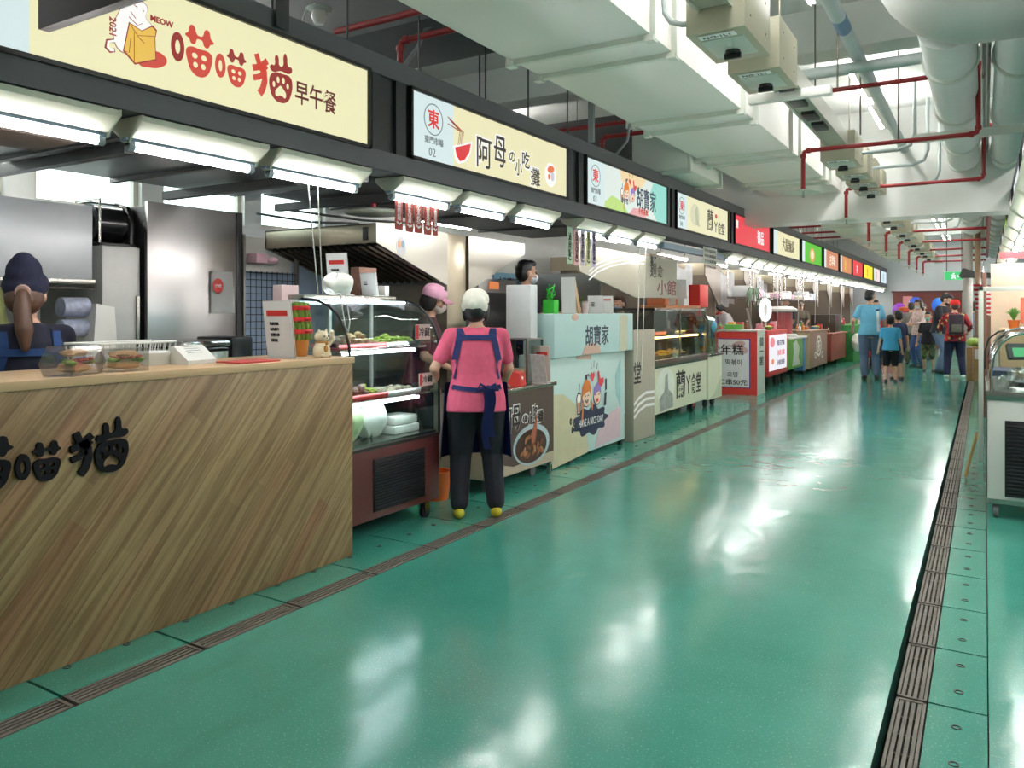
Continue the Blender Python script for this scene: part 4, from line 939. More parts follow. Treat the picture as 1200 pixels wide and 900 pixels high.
# sandwiches in clear boxes
BREAD = mat('toasted_bread', (222, 170, 116), .8, var=.2, scale=30, bump=.3); LETT = mat('lettuce_green', (150, 176, 70), .6, var=.35, scale=40, bump=.4); TOM = mat('tomato_red', (205, 82, 50), .4, var=.3, scale=30)
for (y, x, rz, lb) in ((1.83, -3.20, .5, 'sandwich in a clear box at the left end of the wooden counter'), (2.06, -3.22, -.2, 'smaller sandwich box right beside the left one on the wooden counter')):
    s = 1.15 if rz > 0 else .95
    T = thing('sandwich_box', lb, 'food box', loc=(x, y, CT), rot=rz)
    m = M(); m.poly([(-.06, -.09*s, .0), (.06, -.09*s, .0), (.075, -.1*s, .05), (.05, -.085*s, .105*s), (-.05, -.085*s, .105*s), (-.075, -.1*s, .05)], (0, .18*s, 0)); m.build('clear_box', PLAST, T)
    m = M(); lump(m, (0, 0, .03), (.05, .075*s, .022), 3); lump(m, (0.005, 0, .078*s), (.045, .07*s, .016), 4); m.build('bread_slice', BREAD, T)
    m = M(); [lump(m, (.03*math.cos(k), -.06*s+.02*k*s, .052), (.025, .02, .012), k) for k in range(7)]; m.build('lettuce_filling', LETT, T)
    m = M(); [lump(m, (.035, -.05*s+.035*k*s, .062), (.014, .016, .008), k+9) for k in range(4)]; m.build('tomato_filling', TOM, T)
# white wire basket
T = thing('wire_basket', 'low white slatted basket behind the sandwich boxes', 'basket', loc=(-3.54, 2.26, CT))
m = M(); m.box(-.09, .09, -.2, .2, 0, .012); m.build('basket_floor', WHITEP, T)
m = M(); m.tube([(-.1, -.22, .11), (.1, -.22, .11), (.1, .22, .11), (-.1, .22, .11), (-.1, -.22, .11)], .006, 8); m.build('rim', WHITEP, T)
m = M()
for i in range(15): y = -.2+.4*i/14; m.tube([(.09, y, .005), (.1, y*1.08, .11)], .0028, 5); m.tube([(-.09, y, .005), (-.1, y*1.08, .11)], .0028, 5)
for i in range(6): x = -.09+.18*i/5; m.tube([(x, -.2, .005), (x*1.1, -.22, .11)], .0028, 5); m.tube([(x, .2, .005), (x*1.1, .22, .11)], .0028, 5)
m.build('wires', WHITEP, T)
for (u, s, lb) in ((197, .062, 'round white lidded tub on the wooden counter'),):
    p = at(u, 424, Z=CT); p = V((-3.45, at(178, 400, X=-3.45).y, CT)); T = thing('plastic_tub', lb, 'tub', loc=p)
    m = M(); m.lathe([(.055, 0), (s, .05), (s, .055)], (0, 0, 0), 22, 1, 1.5); m.build('tub_body', WHITEP, T); m = M(); m.lathe([(s+.004, .05), (s+.004, .062), (s-.01, .068), (.001, .068)], (0, 0, 0), 22, 1, 1.5); m.build('lid', WHITEP, T)
T = thing('card_reader', 'white slanted payment reader beside the tub', 'device', loc=(-3.38, at(226, 400, X=-3.38).y, CT), rot=.2)
m = M(); m.poly([(-.05, -.1, 0), (.06, -.1, 0), (.06, -.1, .02), (-.03, -.1, .09), (-.05, -.1, .085)], (0, .2, 0)); m.build('reader_body', WHITEP, T)
m = M(); [m.box(.005+.012*i-.03, .010+.012*i-.03, -.05, .05, .078-.009*i, .084-.009*i) for i in range(4)]; m.build('vents', mat('grey_plastic', (150, 150, 152), .5), T)
m = M(); p = at(257, 418, Z=CT+.0); m.box(-3.32, -3.14, 2.62, 2.88, CT, CT+.008, .002); solo('menu_card', m, mat('red_card', (190, 70, 66), .5), 'flat red card lying on the wooden counter', 'card')
# rice cooker-like chrome and black machine
T = thing('coffee_machine', 'black and chrome appliance behind the wooden counter, before the steel fridge', 'appliance', loc=(-4.35, 3.30, 0))
m = M(); m.box(-.25, .25, -.45, .45, 0, 1.0, .01); m.build('cabinet', STEELB, T); m = M(); m.box(-.16, .2, -.27, .08, 1.0, 1.17, .02); m.build('machine_body', STEEL, T)
m = M(); m.box(-.18, .21, -.28, .09, 1.17, 1.215, .02); m.build('machine_lid', CHROME, T); m = M(); m.box(-.16, .2, .10, .27, 1.0, 1.23, .02); m.build('control_side', BLACK, T)
m = M(); m.tube([(.20, -.25, 1.15), (.225, -.2, 1.155), (.225, .02, 1.155), (.20, .06, 1.15)], .01, 8); m.build('handle', BLACK, T)
# menu stand
def stand(label, p, w, h, lean=.12, face=1.1, lines=5, red=True, group=None, col_=PAPER, name='menu_stand'):
    T = thing(name, label, 'menu stand', group, loc=p, rot=face-PI/2)
    mm = Matrix.Rotation(lean, 4, 'X'); m = M(mm); m.box(-w/2-.006, w/2+.006, 0, .006, 0, h+.01, .002); m.build('frame', mat('clear_acrylic_frame', (205, 200, 195), .3), T)
    F = (V((-w/2, -.0005, .006)), V((1, 0, 0)), V((0, 0, 1)))
    def TR(F): return (mm @ F[0], mm.to_3x3() @ F[1], mm.to_3x3() @ F[2])
    F = TR(F); shape('sheet', T, F, [rect(0, w, 0, h)], col_, .001)
    if red: shape('red_band', T, F, [rect(w*.12, w*.88, h*.74, h*.84)], REDI, .003)
    for i in range(lines):
        y = h*(.58-.1*i); text('lettering', T, F, ['歡迎光臨', '請先點餐', '現場外帶', '謝謝您', '今日特餐', '飲料'][i % 6], w*.2, y, h*.06, INK, .0005, off=.003)
    m = M(); m.box(-w/2, w/2, -.03, .06, -.0, .004); m.build('foot', MATS['clear_acrylic_frame'], T)
    return T
PPY = at(330, 400, X=-3.3).y
stand('tall white menu stand with a red heading on the wooden counter', (-3.34, 3.07, CT), .225, .31, .12, PI/2-.05, 4)
# lucky bamboo in a pot
py = at(349, 400, X=-3.3).y
T = thing('lucky_bamboo', 'tiered lucky bamboo with red ribbons in an orange pot', 'plant', loc=(-3.40, 3.26, CT))
m = M(); m.lathe([(.045, 0), (.058, .115), (.062, .12), (.05, .12)], (0, 0, 0), 20); m.build('pot', mat('orange_gold_pot', (214, 140, 66), .4), T)
BAM = mat('bamboo_green', (110, 142, 52), .5, var=.3, scale=30); RIB = mat('red_ribbon', (196, 36, 40), .5)
for k, (r_, za, zb) in enumerate(((.062, .115, .185), (.055, .185, .25), (.046, .25, .31))):
    m = M()
    n = 16-3*k
    for i in range(n): a = 2*PI*i/n; m.cyl((r_*math.cos(a), r_*math.sin(a), za-.02), (r_*math.cos(a), r_*math.sin(a), zb+.004*math.sin(i*5)), .0105, n=7)
    m.build('bamboo_stalks', BAM, T); r2 = M(); r2.lathe([(r_+.013, za+.016), (r_+.015, za+.028), (r_+.013, za+.04)], (0, 0, 0), 24, cap=False); r2.sph((r_+.02, -.01, za+.03), (.014, .02, .012), 8, 6); r2.build('ribbon', RIB, T)
T = thing('cat_figurine', 'small white and gold waving cat figurine beside the bamboo pot', 'figurine', loc=(-3.2, 3.235, CT))
FIG = mat('cream_ceramic', (232, 216, 184), .25, var=.1); GOLD = mat('gold_glaze', (190, 130, 50), .3, .3)
m = M(); m.lathe([(.04, 0), (.05, .02), (.048, .05), (.034, .08), (.03, .09)], (0, 0, 0), 18); m.sph((0, 0, .115), (.04, .042, .036), 16, 10)
for s in (-1, 1): m.cyl((.008, s*.024, .138), (.008, s*.03, .162), .014, .002, n=8); m.sph((.03, s*.024, .012), (.018, .016, .012), 8, 6)
m.tube([(.02, .035, .07), (.04, .05, .10), (.036, .045, .135)], .011, 8); m.sph((.036, .045, .14), (.013, .013, .015), 8, 6); m.build('body', FIG, T)
m = M(); [m.sph((.038, s*.015, .12), (.004, .005, .005), 6, 5) for s in (-1, 1)]; m.sph((.042, 0, .11), (.004, .004, .003), 6, 5); m.build('face_features', INK, T)
m = M(); m.lathe([(.036, .082), (.039, .086), (.036, .09)], (0, 0, 0), 16, cap=False); m.sph((.04, 0, .078), (.009, .009, .009), 8, 6); m.sph((.045, -.012, .05), (.01, .014, .02), 8, 6); m.build('collar', GOLD, T)

# behind the wooden counter
T = thing('wall_cabinet', 'pale grey wall panel cabinet above the navy worker', 'cabinet'); m = M(); m.box(-5.98, -5.0, .9, 2.985, 1.6, 2.085, .006); m.build('cabinet_body', mat('pale_grey_sheet', (196, 200, 204), .32, .25, var=.03), T)
m = M(); m.box(-5.0, -4.99, 2.2, 2.206, 1.6, 2.085); m.build('door_gap', MATS['grey_plastic'], T); m = M(); m.box(-5.02, -4.96, .9, 2.98, 1.57, 1.60, .003); m.cyl((-4.93, .95, 1.54), (-4.93, 2.95, 1.54), .008, n=8); m.build('utensil_rail', STEEL, T)
m = M(); m.sheet(lambda a, b_: (-4.9+.05*math.sin(a*PI)*(1-b_*.2)+.01*math.sin(b_*19), 2.28+.16*a*(1-.55*b_)+.03*b_, 1.2+.33*b_+.01*math.sin(a*13)), 8, 8, .004); solo('plastic_bag', m, mat('pale_green_bag', (206, 212, 140), .5), 'pale yellow green plastic bag hanging at the left edge', 'bag')
m = M(); m.box(-5.9, -4.95, .6, 3.0, .86, .90, .004); m.box(-5.9, -5.0, .6, 3.0, 0, .86); solo('work_table', m, STEELB, 'steel worktable behind the navy worker', 'table')
T = thing('upright_fridge', 'narrow pale grey cabinet under a black cased fan', 'fridge'); m = M(); m.box(-5.7, -4.95, 3.02, 3.29, 0, 1.83, .012); m.build('cabinet_body', mat('grey_white_door', (196, 196, 192), .35, .2), T); m = M(); m.box(-4.95, -4.93, 3.255, 3.275, .9, 1.5, .004); m.build('handle', STEEL, T)
T = thing('extractor_fan', 'black round cased extractor fan on top of the narrow cabinet', 'fan', loc=(-5.15, 3.16, 1.831))
m = M(); m.box(-.16, .16, -.13, .13, 0, .02, .003); m.build('base_plate', BLACK, T); m = M(); m.cyl((0, -.12, .16), (0, .10, .16), .13, n=26); m.build('motor_case', mat('gloss_black', (22, 22, 24), .18), T)
m = M(); m.tube([(.12, .11, .02), (.13, .11, .16), (.08, .11, .27), (-.04, .11, .3), (-.14, .11, .22)], .022, 8); m.build('hose', BLACK, T); m = M(); m.cyl((0, -.125, .16), (0, -.135, .16), .06, n=20); m.build('hub', CHROME, T)
m = M(); m.box(-.14, .0, -.10, .10, .30, .305); m.tube([(.14, -.12, .02), (.14, -.12, .31), (-.14, -.12, .31)], .008, 6); m.build('guard', STEEL, T)
T = thing('steel_fridge', 'tall brushed stainless steel fridge with a dark right edge', 'fridge')
m = M(); m.box(-5.7, -4.93, 3.31, 4.10, 0, 2.12, .01); m.build('fridge_body', BLACK, T); m = M(); m.box(-4.935, -4.90, 3.31, 4.05, .08, 2.15, .006); m.build('door', mat('brushed_fridge_door', (168, 166, 164), .30, 1., var=.06, scale=1.2, stretch=(1, .2, 2)), T)
m = M(); m.box(-4.935, -4.89, 4.05, 4.105, .08, 2.15, .004); m.build('edge_handle', BLACK, T)
F = FE(-4.89, 0, 0); T = thing('paper_notice', 'white paper with a red round mark taped to the steel fridge', 'notice'); b4 = pbox(F, -4.89, 247, 272, 318, 367)
m = M(); m.sheet(lambda a, b_: (-4.886+.03*math.sin(a*PI*.5)*(1-b_), b4[0]+(b4[1]-b4[0])*a, b4[2]+(b4[3]-b4[2])*b_), 8, 8, .001); m.build('sheet', PAPER, T)
shape('red_mark', T, FE(-4.876, 0, 0), [ell(b4[0]+.05, b4[3]-.11, .045, .055)], REDI, .004); text('mark_lettering', T, FE(-4.876, 0, 0), '好吃', b4[0]+.02, b4[3]-.125, .032, PAPER, .0006, off=.006)
T = thing('cup_sealing_machine', 'white cup sealing machine with printed film rolls', 'machine')
p = at(117, 400, X=-4.35); y = p.y
m = M(); m.poly([(-4.35, y-.05, .98), (-4.35, y+.12, .98), (-4.35, y+.09, 1.42), (-4.35, y-.02, 1.44)], (-.3, 0, 0)); m.build('machine_side', WHITEP, T)
m = M(); m.box(-4.6, -4.32, y-.22, y-.05, .98, 1.08, .01); m.box(-4.6, -4.36, y-.2, y-.05, 1.08, 1.2, .01); m.build('machine_base', WHITEP, T)
for z, r_ in ((1.42, .055), (1.30, .05)): m = M(); m.cyl((-4.45, y-.17, z), (-4.45, y-.02, z), r_, n=22); m.build('film_roll', mat('printed_film', (172, 178, 200), .3, var=.5, scale=35), T)
m = M(); m.box(-4.3, -4.29, y-.17, y-.12, 1.1, 1.15); m.build('button', mat('blue_button', (40, 60, 170), .4), T); m = M(); m.box(-4.62, -4.2, y-.3, y+.2, .93, .98, .004); m.box(-4.6, -4.25, y-.28, y+.18, 0, .93); m.build('machine_stand', STEELB, T)
T = thing('wire_grid_panel', 'black wire grid panel between the steel fridge and the pale blue board', 'grid panel'); m = M()
for i in range(10): y = 4.22+.055*i; m.cyl((-5.0, y, .9), (-5.0, y, 1.72), .003, n=5)
for i in range(15): z = .92+.056*i; m.cyl((-5.0, 4.2, z), (-5.0, 4.75, z), .003, n=5)
m.build('grid', BLACK, T); m = M(); m.box(-5.02, -4.98, 4.19, 4.21, 0, 2.0); m.box(-5.02, -4.98, 4.75, 4.77, 0, 2.0); m.build('grid_posts', STEELB, T)
m = M(); m.box(-5.2, -5.1, 4.15, 4.8, 1.72, 2.0, .004); solo('storage_box', m, mat('off_white_box', (212, 212, 206), .6), 'off-white box shelf above the wire grid', 'box')
m = M(); m.box(-5.08, -4.96, 4.3, 4.42, 1.78, 1.86, .01); m.sph((-5.0, 4.5, 1.81), (.04, .05, .03)); solo('cloth_bundle', m, mat('pink_cloth', (222, 180, 190), .8), 'small pink bundle on the shelf right of the steel fridge', 'cloth')
m = M(); m.box(-5.3, -5.25, 4.2, 6.2, .0, 1.95); solo('blue_board', m, mat('pale_blue_board', (172, 192, 220), .55), 'pale blue board behind the first cooker hood', 'board')
# ducts over stalls
DD = mat('dull_galvanised', (120, 122, 122), .35, .8, var=.2, scale=2)
T = thing('exhaust_duct', 'dull steel exhaust duct running behind the lamps of the first stall', 'duct'); m = M(); m.box(-5.1, -3.7, .8, 4.2, 2.30, 2.62, .01); m.build('duct_body', DD, T)
for y in (1.6, 2.4, 3.2): m = M(); m.box(-5.13, -3.67, y-.02, y+.02, 2.275, 2.65); m.build('seam', mat('dark_seam', (70, 70, 70), .5, .5), T)
m = M(); m.box(-4.1, -3.72, 1.1, 2.15, 2.20, 2.265, .01); solo('timber_board', m, mat('old_brown_board', (108, 92, 84), .7, var=.25, scale=8), 'old brown board lying across above the first lamps', 'board')
T = thing('exhaust_duct', 'darker flat duct behind the second and third lamps', 'duct'); m = M(); m.box(-5.0, -3.75, 4.4, 8.8, 2.33, 2.66, .01); m.build('duct_body', mat('dark_galvanised', (88, 88, 90), .4, .7, var=.2, scale=2), T)
for y in (5.2, 6.3, 7.6): m = M(); m.box(-5.03, -3.72, y-.02, y+.02, 2.305, 2.69); m.build('seam', MATS['dark_seam'], T)
for i, (x0, x1, y0_, z0_) in enumerate(((-5.3, -3.9, 2.5, 2.235), (-5.3, -3.9, 3.7, 2.235), (-5.2, -3.9, 4.7, 2.25))):
    m = M(); m.box(x0, x1, y0_, y0_+.06, z0_, z0_+.06); solo('steel_bearer', m, MATS['dark_seam'], 'dark steel bearer below the exhaust ducts of the first stalls', 'steel bar', 'bearers under the ducts')
FILLTUBE = mat('fill_tube', (255, 252, 246), emit=TUBS*.6, var=0)  # glow for the fill lamps added inside the stalls
for i, (x, y, L, lb) in enumerate(((-4.4, -.3, 1.0, 'added fill lamp left of the navy worker'), (-5.4, 2.2, 1.0, 'added fill lamp above the grey wall cabinet'), (-5.4, 6.9, 1.1, 'added fill lamp inside the third stall'), (-4.6, 9.2, 1.4, 'added fill lamp inside the noodle stall'))):  # lamps added in hidden spots to brighten the stall interiors
    T = thing('stall_fill_lamp', lb, 'lamp'); m = M(); m.box(x-.04, x+.04, y, y+L, 2.42, 2.46); m.build('batten', WHITEP, T); m = M(); m.cyl((x, y+.02, 2.40), (x, y+L-.02, 2.40), .016, n=10); m.build('tube', FILLTUBE, T); m = M(); [m.cyl((x, yy, 2.46), (x, yy, 4.19), .005, n=5) for yy in (y+.1, y+L-.1)]; m.build('hanger', MATS['dark_rod'], T)
T = thing('ceiling_disc', 'flat round pale ceiling disc with a red hanger, behind the paper strips', 'disc lamp'); p = at(438, 245, X=-4.2)+V((0, 0, -.03))
m = M(); m.lathe([(.02, .03), (.2, .02), (.24, 0), (.22, -.012), (.02, -.015)], p, 26); m.build('disc', MATS['pale_disc'], T); m = M(); m.cyl(p+V((0, 0, .03)), p+V((0, 0, .09)), .02, n=10); m.build('hanger', REDP, T)
# window reveals wire clutter
for i, (a, b_) in enumerate(((at(300, 250, X=-5.4), at(420, 262, X=-5.4)), (at(330, 245, X=-5.2), at(500, 262, X=-5.2)))):
    m = M(); m.tube([a, a.lerp(b_, .5)+V((0, 0, -.03)), b_], .012, 6); solo('service_pipe', m, DD, 'thin pipe in front of the rear windows', 'pipe', 'thin pipes before the rear windows')

# ---- cooker hoods (back to back)
HST = mat('hood_stainless', (160, 157, 148), .34, 1., var=.06, scale=1.3, bump=.08, stretch=(.6, .6, 1.2))
HBR = mat('hood_warm_steel', (176, 166, 146), .34, .9, var=.08, scale=1.5)
def hood(label, X, X2, ya, yb, zt, lip, zb, m, sgn=1, filters=True):
    # opens toward -Y when sgn=1: front lip at ya, sloping down to yb
    T = thing('cooker_hood', label, 'cooker hood')
    prof = [(ya, zt), (yb, zt), (yb, zb), (yb-.02*sgn, zb), (ya, zt-lip)]
    for x, nm in ((X, 'side_panel'), (X2+.012, 'side_panel')):
        s = M(); s.poly([(x, y, z) for y, z in prof], (-.012, 0, 0)); s.build(nm, m, T)
    s = M(); s.box(X2, X-.012, min(ya, ya+.012*sgn), max(ya, ya+.012*sgn), zt-lip, zt, .002); s.build('front_lip', HBR, T)
    s = M(); s.box(X2, X-.012, min(ya, yb), max(ya, yb), zt-.012, zt); s.build('top_panel', m, T)
    s = M(); s.box(X2, X-.012, min(yb, yb-.02*sgn), max(yb, yb-.02*sgn), zb, zt-.013); s.build('rear_panel', m, T)
    if filters:
        n = 15
        for i in range(n):
            x = X-.05-(X-X2-.1)*i/(n-1); f_ = M(); f_.tube([(x, ya+.05*sgn, zt-lip-.01), (x, yb-.06*sgn, zb+.03)], .018, 6); f_.build('filter_bar', mat('greasy_dark_steel', (120, 112, 104), .25, .9), T)
    s = M(); s.box(X-.002, X+.004, ya+(.03 if sgn > 0 else -.06), ya+(.06 if sgn > 0 else -.03), zt-.1, zt-.03, .002); 
    return T
T = hood('stainless cooker hood with slanted dark filters above the glass showcase', -3.9, -5.1, 4.51, 5.42, 2.06, .15, 1.62, HST)
s = M(); s.box(-4.03, -3.98, 4.50, 4.51, 1.93, 2.03, .003); s.build('switch_plate', BLACK, T)
F = FE(-3.9, 0, 0); b4 = pbox(F, -3.9, 463, 477, 277, 299); cx, cy = (b4[0]+b4[1])/2, (b4[2]+b4[3])/2
shape('hood_sticker', T, F, [ell(cx, cy, .06, .075, 24)], mat('grey_sticker', (186, 186, 190), .5), .001); shape('sticker_drawing', T, F, [ell(cx-.02, cy+.01, .02, .03, 12), ], mat('sticker_orange', (214, 140, 100), .5), .003); shape('sticker_drawing', T, F, [ell(cx+.02, cy+.015, .018, .03, 12)], mat('sticker_blue', (120, 170, 200), .5), .003)
m = M(); m.box(-5.2, -3.92, 5.44, 5.72, 0, 2.06, .004); solo('steel_partition', m, HBR, 'brownish steel partition between the first two cooker hoods', 'partition')
hood('second stainless cooker hood facing the other way, over the third stall', -3.9, -5.1, 6.72, 5.74, 2.06, .10, 1.58, HST, -1, False)
m = M(); m.box(-5.95, -5.7, 5.8, 8.2, 1.0, 2.1); solo('dark_cabinet', m, mat('dark_blue_grey', (66, 72, 82), .5), 'dark cabinet at the back of the third stall', 'cabinet')
m = M(); m.box(-5.2, -4.25, 4.45, 5.40, 0, .85, .01); solo('cooking_range', m, STEELB, 'steel cooking range beneath the first cooker hood', 'cooker')
T = thing('steamer_cabinet', 'dark steel appliance with a display behind the third stall counter', 'appliance'); m = M(); m.box(-5.3, -4.7, 7.1, 7.9, 0, 1.75, .01); m.build('appliance_body', STEELB, T)
m = M(); m.box(-4.7, -4.69, 7.15, 7.85, 1.0, 1.6, .003); m.build('glass_door', BLACK, T); F = FE(-4.69, 7.2, 1.62); shape('display', T, F, [rect(.1, .3, .02, .1)], mat('display_orange', (240, 140, 80), emit=.8), .001)
T = thing('small_shop_sign', 'small blue sign with characters inside the third stall', 'sign'); p = at(590, 325, X=-4.8); m = M(); m.box(-4.83, -4.8, p.y-.2, p.y+.5, 1.62, 1.84, .004); m.build('sign_board', mat('sign_blue_board', (120, 165, 190), .5), T)
fit('sign_characters', T, FE(-4.799, p.y-.12, 1.66), '胡寶家', (0, .55, 0, .13), INK, .01)

# ================================================================ glass showcase fridge
MAR = mat('maroon_laminate', (92, 42, 40), .35, var=.12, scale=4)
T = thing('display_fridge', 'curved glass display fridge with a maroon base and black grille', 'display fridge')
Ya, Yb, Xf, Xb = 3.47, 4.35, -3.20, -3.82
m = M(); m.box(Xb, Xf, Ya, Yb, .12, .55, .008); m.build('base_cabinet', MAR, T)
m = M(); m.box(Xf-.0, Xf+.008, Ya+.20, Yb-.17, .165, .49, .003); m.build('grille_frame', BLACK, T); 
for i in range(17): z = .18+.0185*i; q = M(); q.poly([(Xf+.008, Ya+.21, z), (Xf+.018, Ya+.21, z-.006), (Xf+.008, Ya+.21, z-.01)], (0, Yb-Ya-.39, 0)); q.build('grille_slat', mat('slat_black', (34, 36, 40), .4), T)
m = M(); m.box(Xb, Xf+.006, Ya, Yb, .55, .57, .003); m.build('sill', mat('dark_sill', (50, 40, 38), .3), T)
prof = [(-3.205, .57), (-3.205, 1.10), (-3.215, 1.20), (-3.245, 1.29), (-3.30, 1.37), (-3.38, 1.43), (-3.48, 1.465), (-3.60, 1.475)]
m = M(); pts = prof; m.sheet(lambda a, b_: (lambda t: (lambda i, f_: (pts[i][0]+(pts[i+1][0]-pts[i][0])*f_, Ya+.01+(Yb-Ya-.02)*b_, pts[i][1]+(pts[i+1][1]-pts[i][1])*f_))(min(int(t), len(pts)-2), t-min(int(t), len(pts)-2)))(a*(len(pts)-1)), 14, 2, .004); m.build('curved_glass', CLEAR, T)
for y in (Ya, Yb):
    m = M(); m.tube([(x+.002, y, z) for x, z in prof], .0085, 8); m.build('glass_edge_trim', BLACK, T)
    m = M(); m.poly([(x, y, z) for x, z in prof]+[(Xb, y, 1.475), (Xb, y, .57)], (0, .004 if y == Ya else -.004, 0)); m.build('end_glass', CLEAR, T)
m = M(); m.box(Xb, -3.58, Ya, Yb, 1.472, 1.50, .004); m.build('top_board', STEEL, T)
m = M(); m.box(Xb, Xb+.02, Ya, Yb, .57, 1.475); m.build('sliding_door_glass', CLEAR, T); m = M()
for y in (Ya+.01, (Ya+Yb)/2, Yb-.02): m.box(Xb+.02, Xb+.035, y-.012, y+.012, .57, 1.475)
m.build('door_frame', WHITEP, T)
LEDM = mat('cool_led', (236, 246, 255), emit=34., var=0.)
for z, xs in ((1.16, -3.30), (.845, -3.27)):
    m = M(); m.box(Xb+.03, xs, Ya+.015, Yb-.015, z-.012, z, .002); m.build('shelf', STEEL, T)
    m = M(); m.cyl((xs+.012, Ya+.03, z-.022), (xs+.012, Yb-.16, z-.022), .008, n=8); m.build('light_strip', LEDM, T)
m = M(); m.cyl((-3.48, Ya+.03, 1.455), (-3.48, Yb-.03, 1.455), .008, n=8); m.build('light_strip', LEDM, T)
m = M(); m.box(Xb+.02, Xf-.02, Ya+.01, Yb-.01, .57, .585); m.build('floor_pan', STEEL, T)
for (y, nm) in ((Ya+.05, 'a'), (Yb-.05, 'b')):
    m = M(); m.cyl((-3.76, y, .12), (-3.76, y, .03), .015, n=8); m.cyl((-3.76, y-.015, .035), (-3.76, y+.015, .035), .035, n=14); m.build('rear_castor', RUBBER, T)
m = M(); m.cyl((-3.25, Ya+.03, .12), (-3.25, Ya+.03, .02), .012, n=10); m.lathe([(.03, 0), (.026, .012), (.01, .02)], (-3.25, Ya+.03, 0), 14); m.build('levelling_foot', STEEL, T)
m = M(); m.box(-3.27, -3.235, Yb-.13, Yb-.07, .09, .12); m.box(-3.275, -3.268, Yb-.12, Yb-.07, .03, .11); m.box(-3.238, -3.23, Yb-.12, Yb-.07, .03, .11); m.build('castor_fork', STEEL, T)
m = M(); m.cyl((-3.265, Yb-.095, .042), (-3.24, Yb-.095, .042), .042, n=20); m.build('castor_wheel', RUBBER, T)
def tagcard(u0, u1, v0, v1, lb):
    T = thing('price_card', lb, 'price card'); F = FE(-3.198, 0, 0); b4 = pbox(F, -3.198, u0, u1, v0, v1)
    m = M(); m.box(-3.2, -3.197, b4[0], b4[1], b4[2], b4[3]); m.build('card', mat('pinkish_card', (205, 180, 176), .6), T); shape('red_mark', T, F, [rect(b4[0]+.006, b4[0]+.03, b4[2]+.005, b4[3]-.005)], REDI, .002)
    fit('lettering', T, F, '冷藏', (b4[0]+.035, b4[1]-.006, b4[2]+.02, b4[3]-.02), INK, .01, .002)
tagcard(487, 504, 380, 398, 'upper price card stuck inside the curved glass'); tagcard(491, 507, 437, 452, 'lower price card stuck inside the curved glass')
# food trays in the showcase
TRR = mat('red_tray_plastic', (206, 52, 48), .35); FD1 = mat('braised_brown_food', (176, 124, 92), .6, var=.45, scale=40, bump=.4); FD2 = mat('pale_tofu_food', (218, 190, 140), .6, var=.25, scale=40, bump=.3); FD3 = mat('chopped_greens', (170, 196, 88), .6, var=.4, scale=50, bump=.4); FD4 = mat('grey_pink_food', (176, 150, 140), .6, var=.4, scale=40, bump=.4)
def tray(label, y, z, L, tm, piles, x=-3.42):
    T = thing('food_tray', label, 'tray', loc=(x, y, z)); m = M(); m.poly([(-.10, -L/2+.02, 0), (.10, -L/2+.02, 0), (.12, -L/2, .035), (.112, -L/2, .035), (.094, -L/2+.025, .006), (-.094, -L/2+.025, .006), (-.112, -L/2, .035), (-.12, -L/2, .035)], (0, L, 0)); m.build('tray_body', tm, T)
    for k, (nm, mm, yc, ry, h, cnt) in enumerate(piles):
        q = M(); rr = random.Random(k+int(y*100))
        for i in range(cnt):
            a = rr.uniform(-1, 1); lump(q, (rr.uniform(-.07, .07), yc+a*ry, .02+h*rr.random()*(1-abs(a)*.6)), (rr.uniform(.018, .036), rr.uniform(.018, .036), rr.uniform(.010, .022)), rr.random(), 7)
        q.build(nm, mm, T)
tray('red tray of braised food and tofu on the top shelf of the showcase', 3.70, 1.161, .44, TRR, [('braised_food', FD4, -.10, .09, .06, 30), ('tofu_pieces', FD2, .02, .10, .09, 26), ('braised_food', FD1, .14, .06, .04, 16)])
tray('steel tray of chopped greens on the top shelf of the showcase', 4.10, 1.161, .36, STEEL, [('chopped_greens', FD3, .0, .15, .05, 34), ('pale_slices', FD2, -.05, .1, .03, 14)])
tray('red tray of mixed meats on the middle shelf of the showcase', 3.70, .846, .42, TRR, [('mixed_meat', FD1, -.06, .12, .06, 30), ('mixed_meat', FD4, .03, .12, .07, 20), ('garnish', FD3, .14, .04, .06, 10)], -3.40)
tray('white tray of pale slices on the middle shelf of the showcase', 4.08, .846, .34, WHITEP, [('pale_slices', mat('pale_beige_slices', (205, 196, 170), .6, var=.2, scale=40), .0, .14, .03, 26)], -3.40)
def softbag(label, c, r, m, seed, name='plastic_bag'):
    b_ = M(); b_.sph((0, 0, r[2]), r, 20, 14); rr = random.Random(seed)
    for v in b_.bm.verts:
        a = math.atan2(v.co.y, v.co.x); v.co.x *= 1+.10*math.sin(a*5+v.co.z*22); v.co.y *= 1+.10*math.sin(a*4+v.co.z*31+seed); v.co.z = max(0, v.co.z*.98+.012*math.sin(a*7))
    o = solo(name, b_, m, label, 'bag'); o.location = V(c); return o
WBAG = mat('milky_bag_plastic', (240, 242, 234), .3, var=.08, scale=20, spec=.7)
softbag('milky bag of cabbage at the bottom left of the showcase', (-3.36, 3.60, .586), (.10, .11, .14), mat('cabbage_bag', (200, 220, 170), .35, var=.15, scale=18), 1)
softbag('milky white plastic bag in the bottom middle of the showcase', (-3.38, 3.84, .586), (.11, .12, .13), WBAG, 2)
m = M(); m.box(-3.5, -3.3, 4.0, 4.26, .586, .64, .012); m.box(-3.49, -3.31, 4.01, 4.25, .642, .70, .012); solo('foam_boxes', m, mat('white_foam', (232, 234, 226), .6), 'white foam boxes at the bottom right of the showcase', 'box')
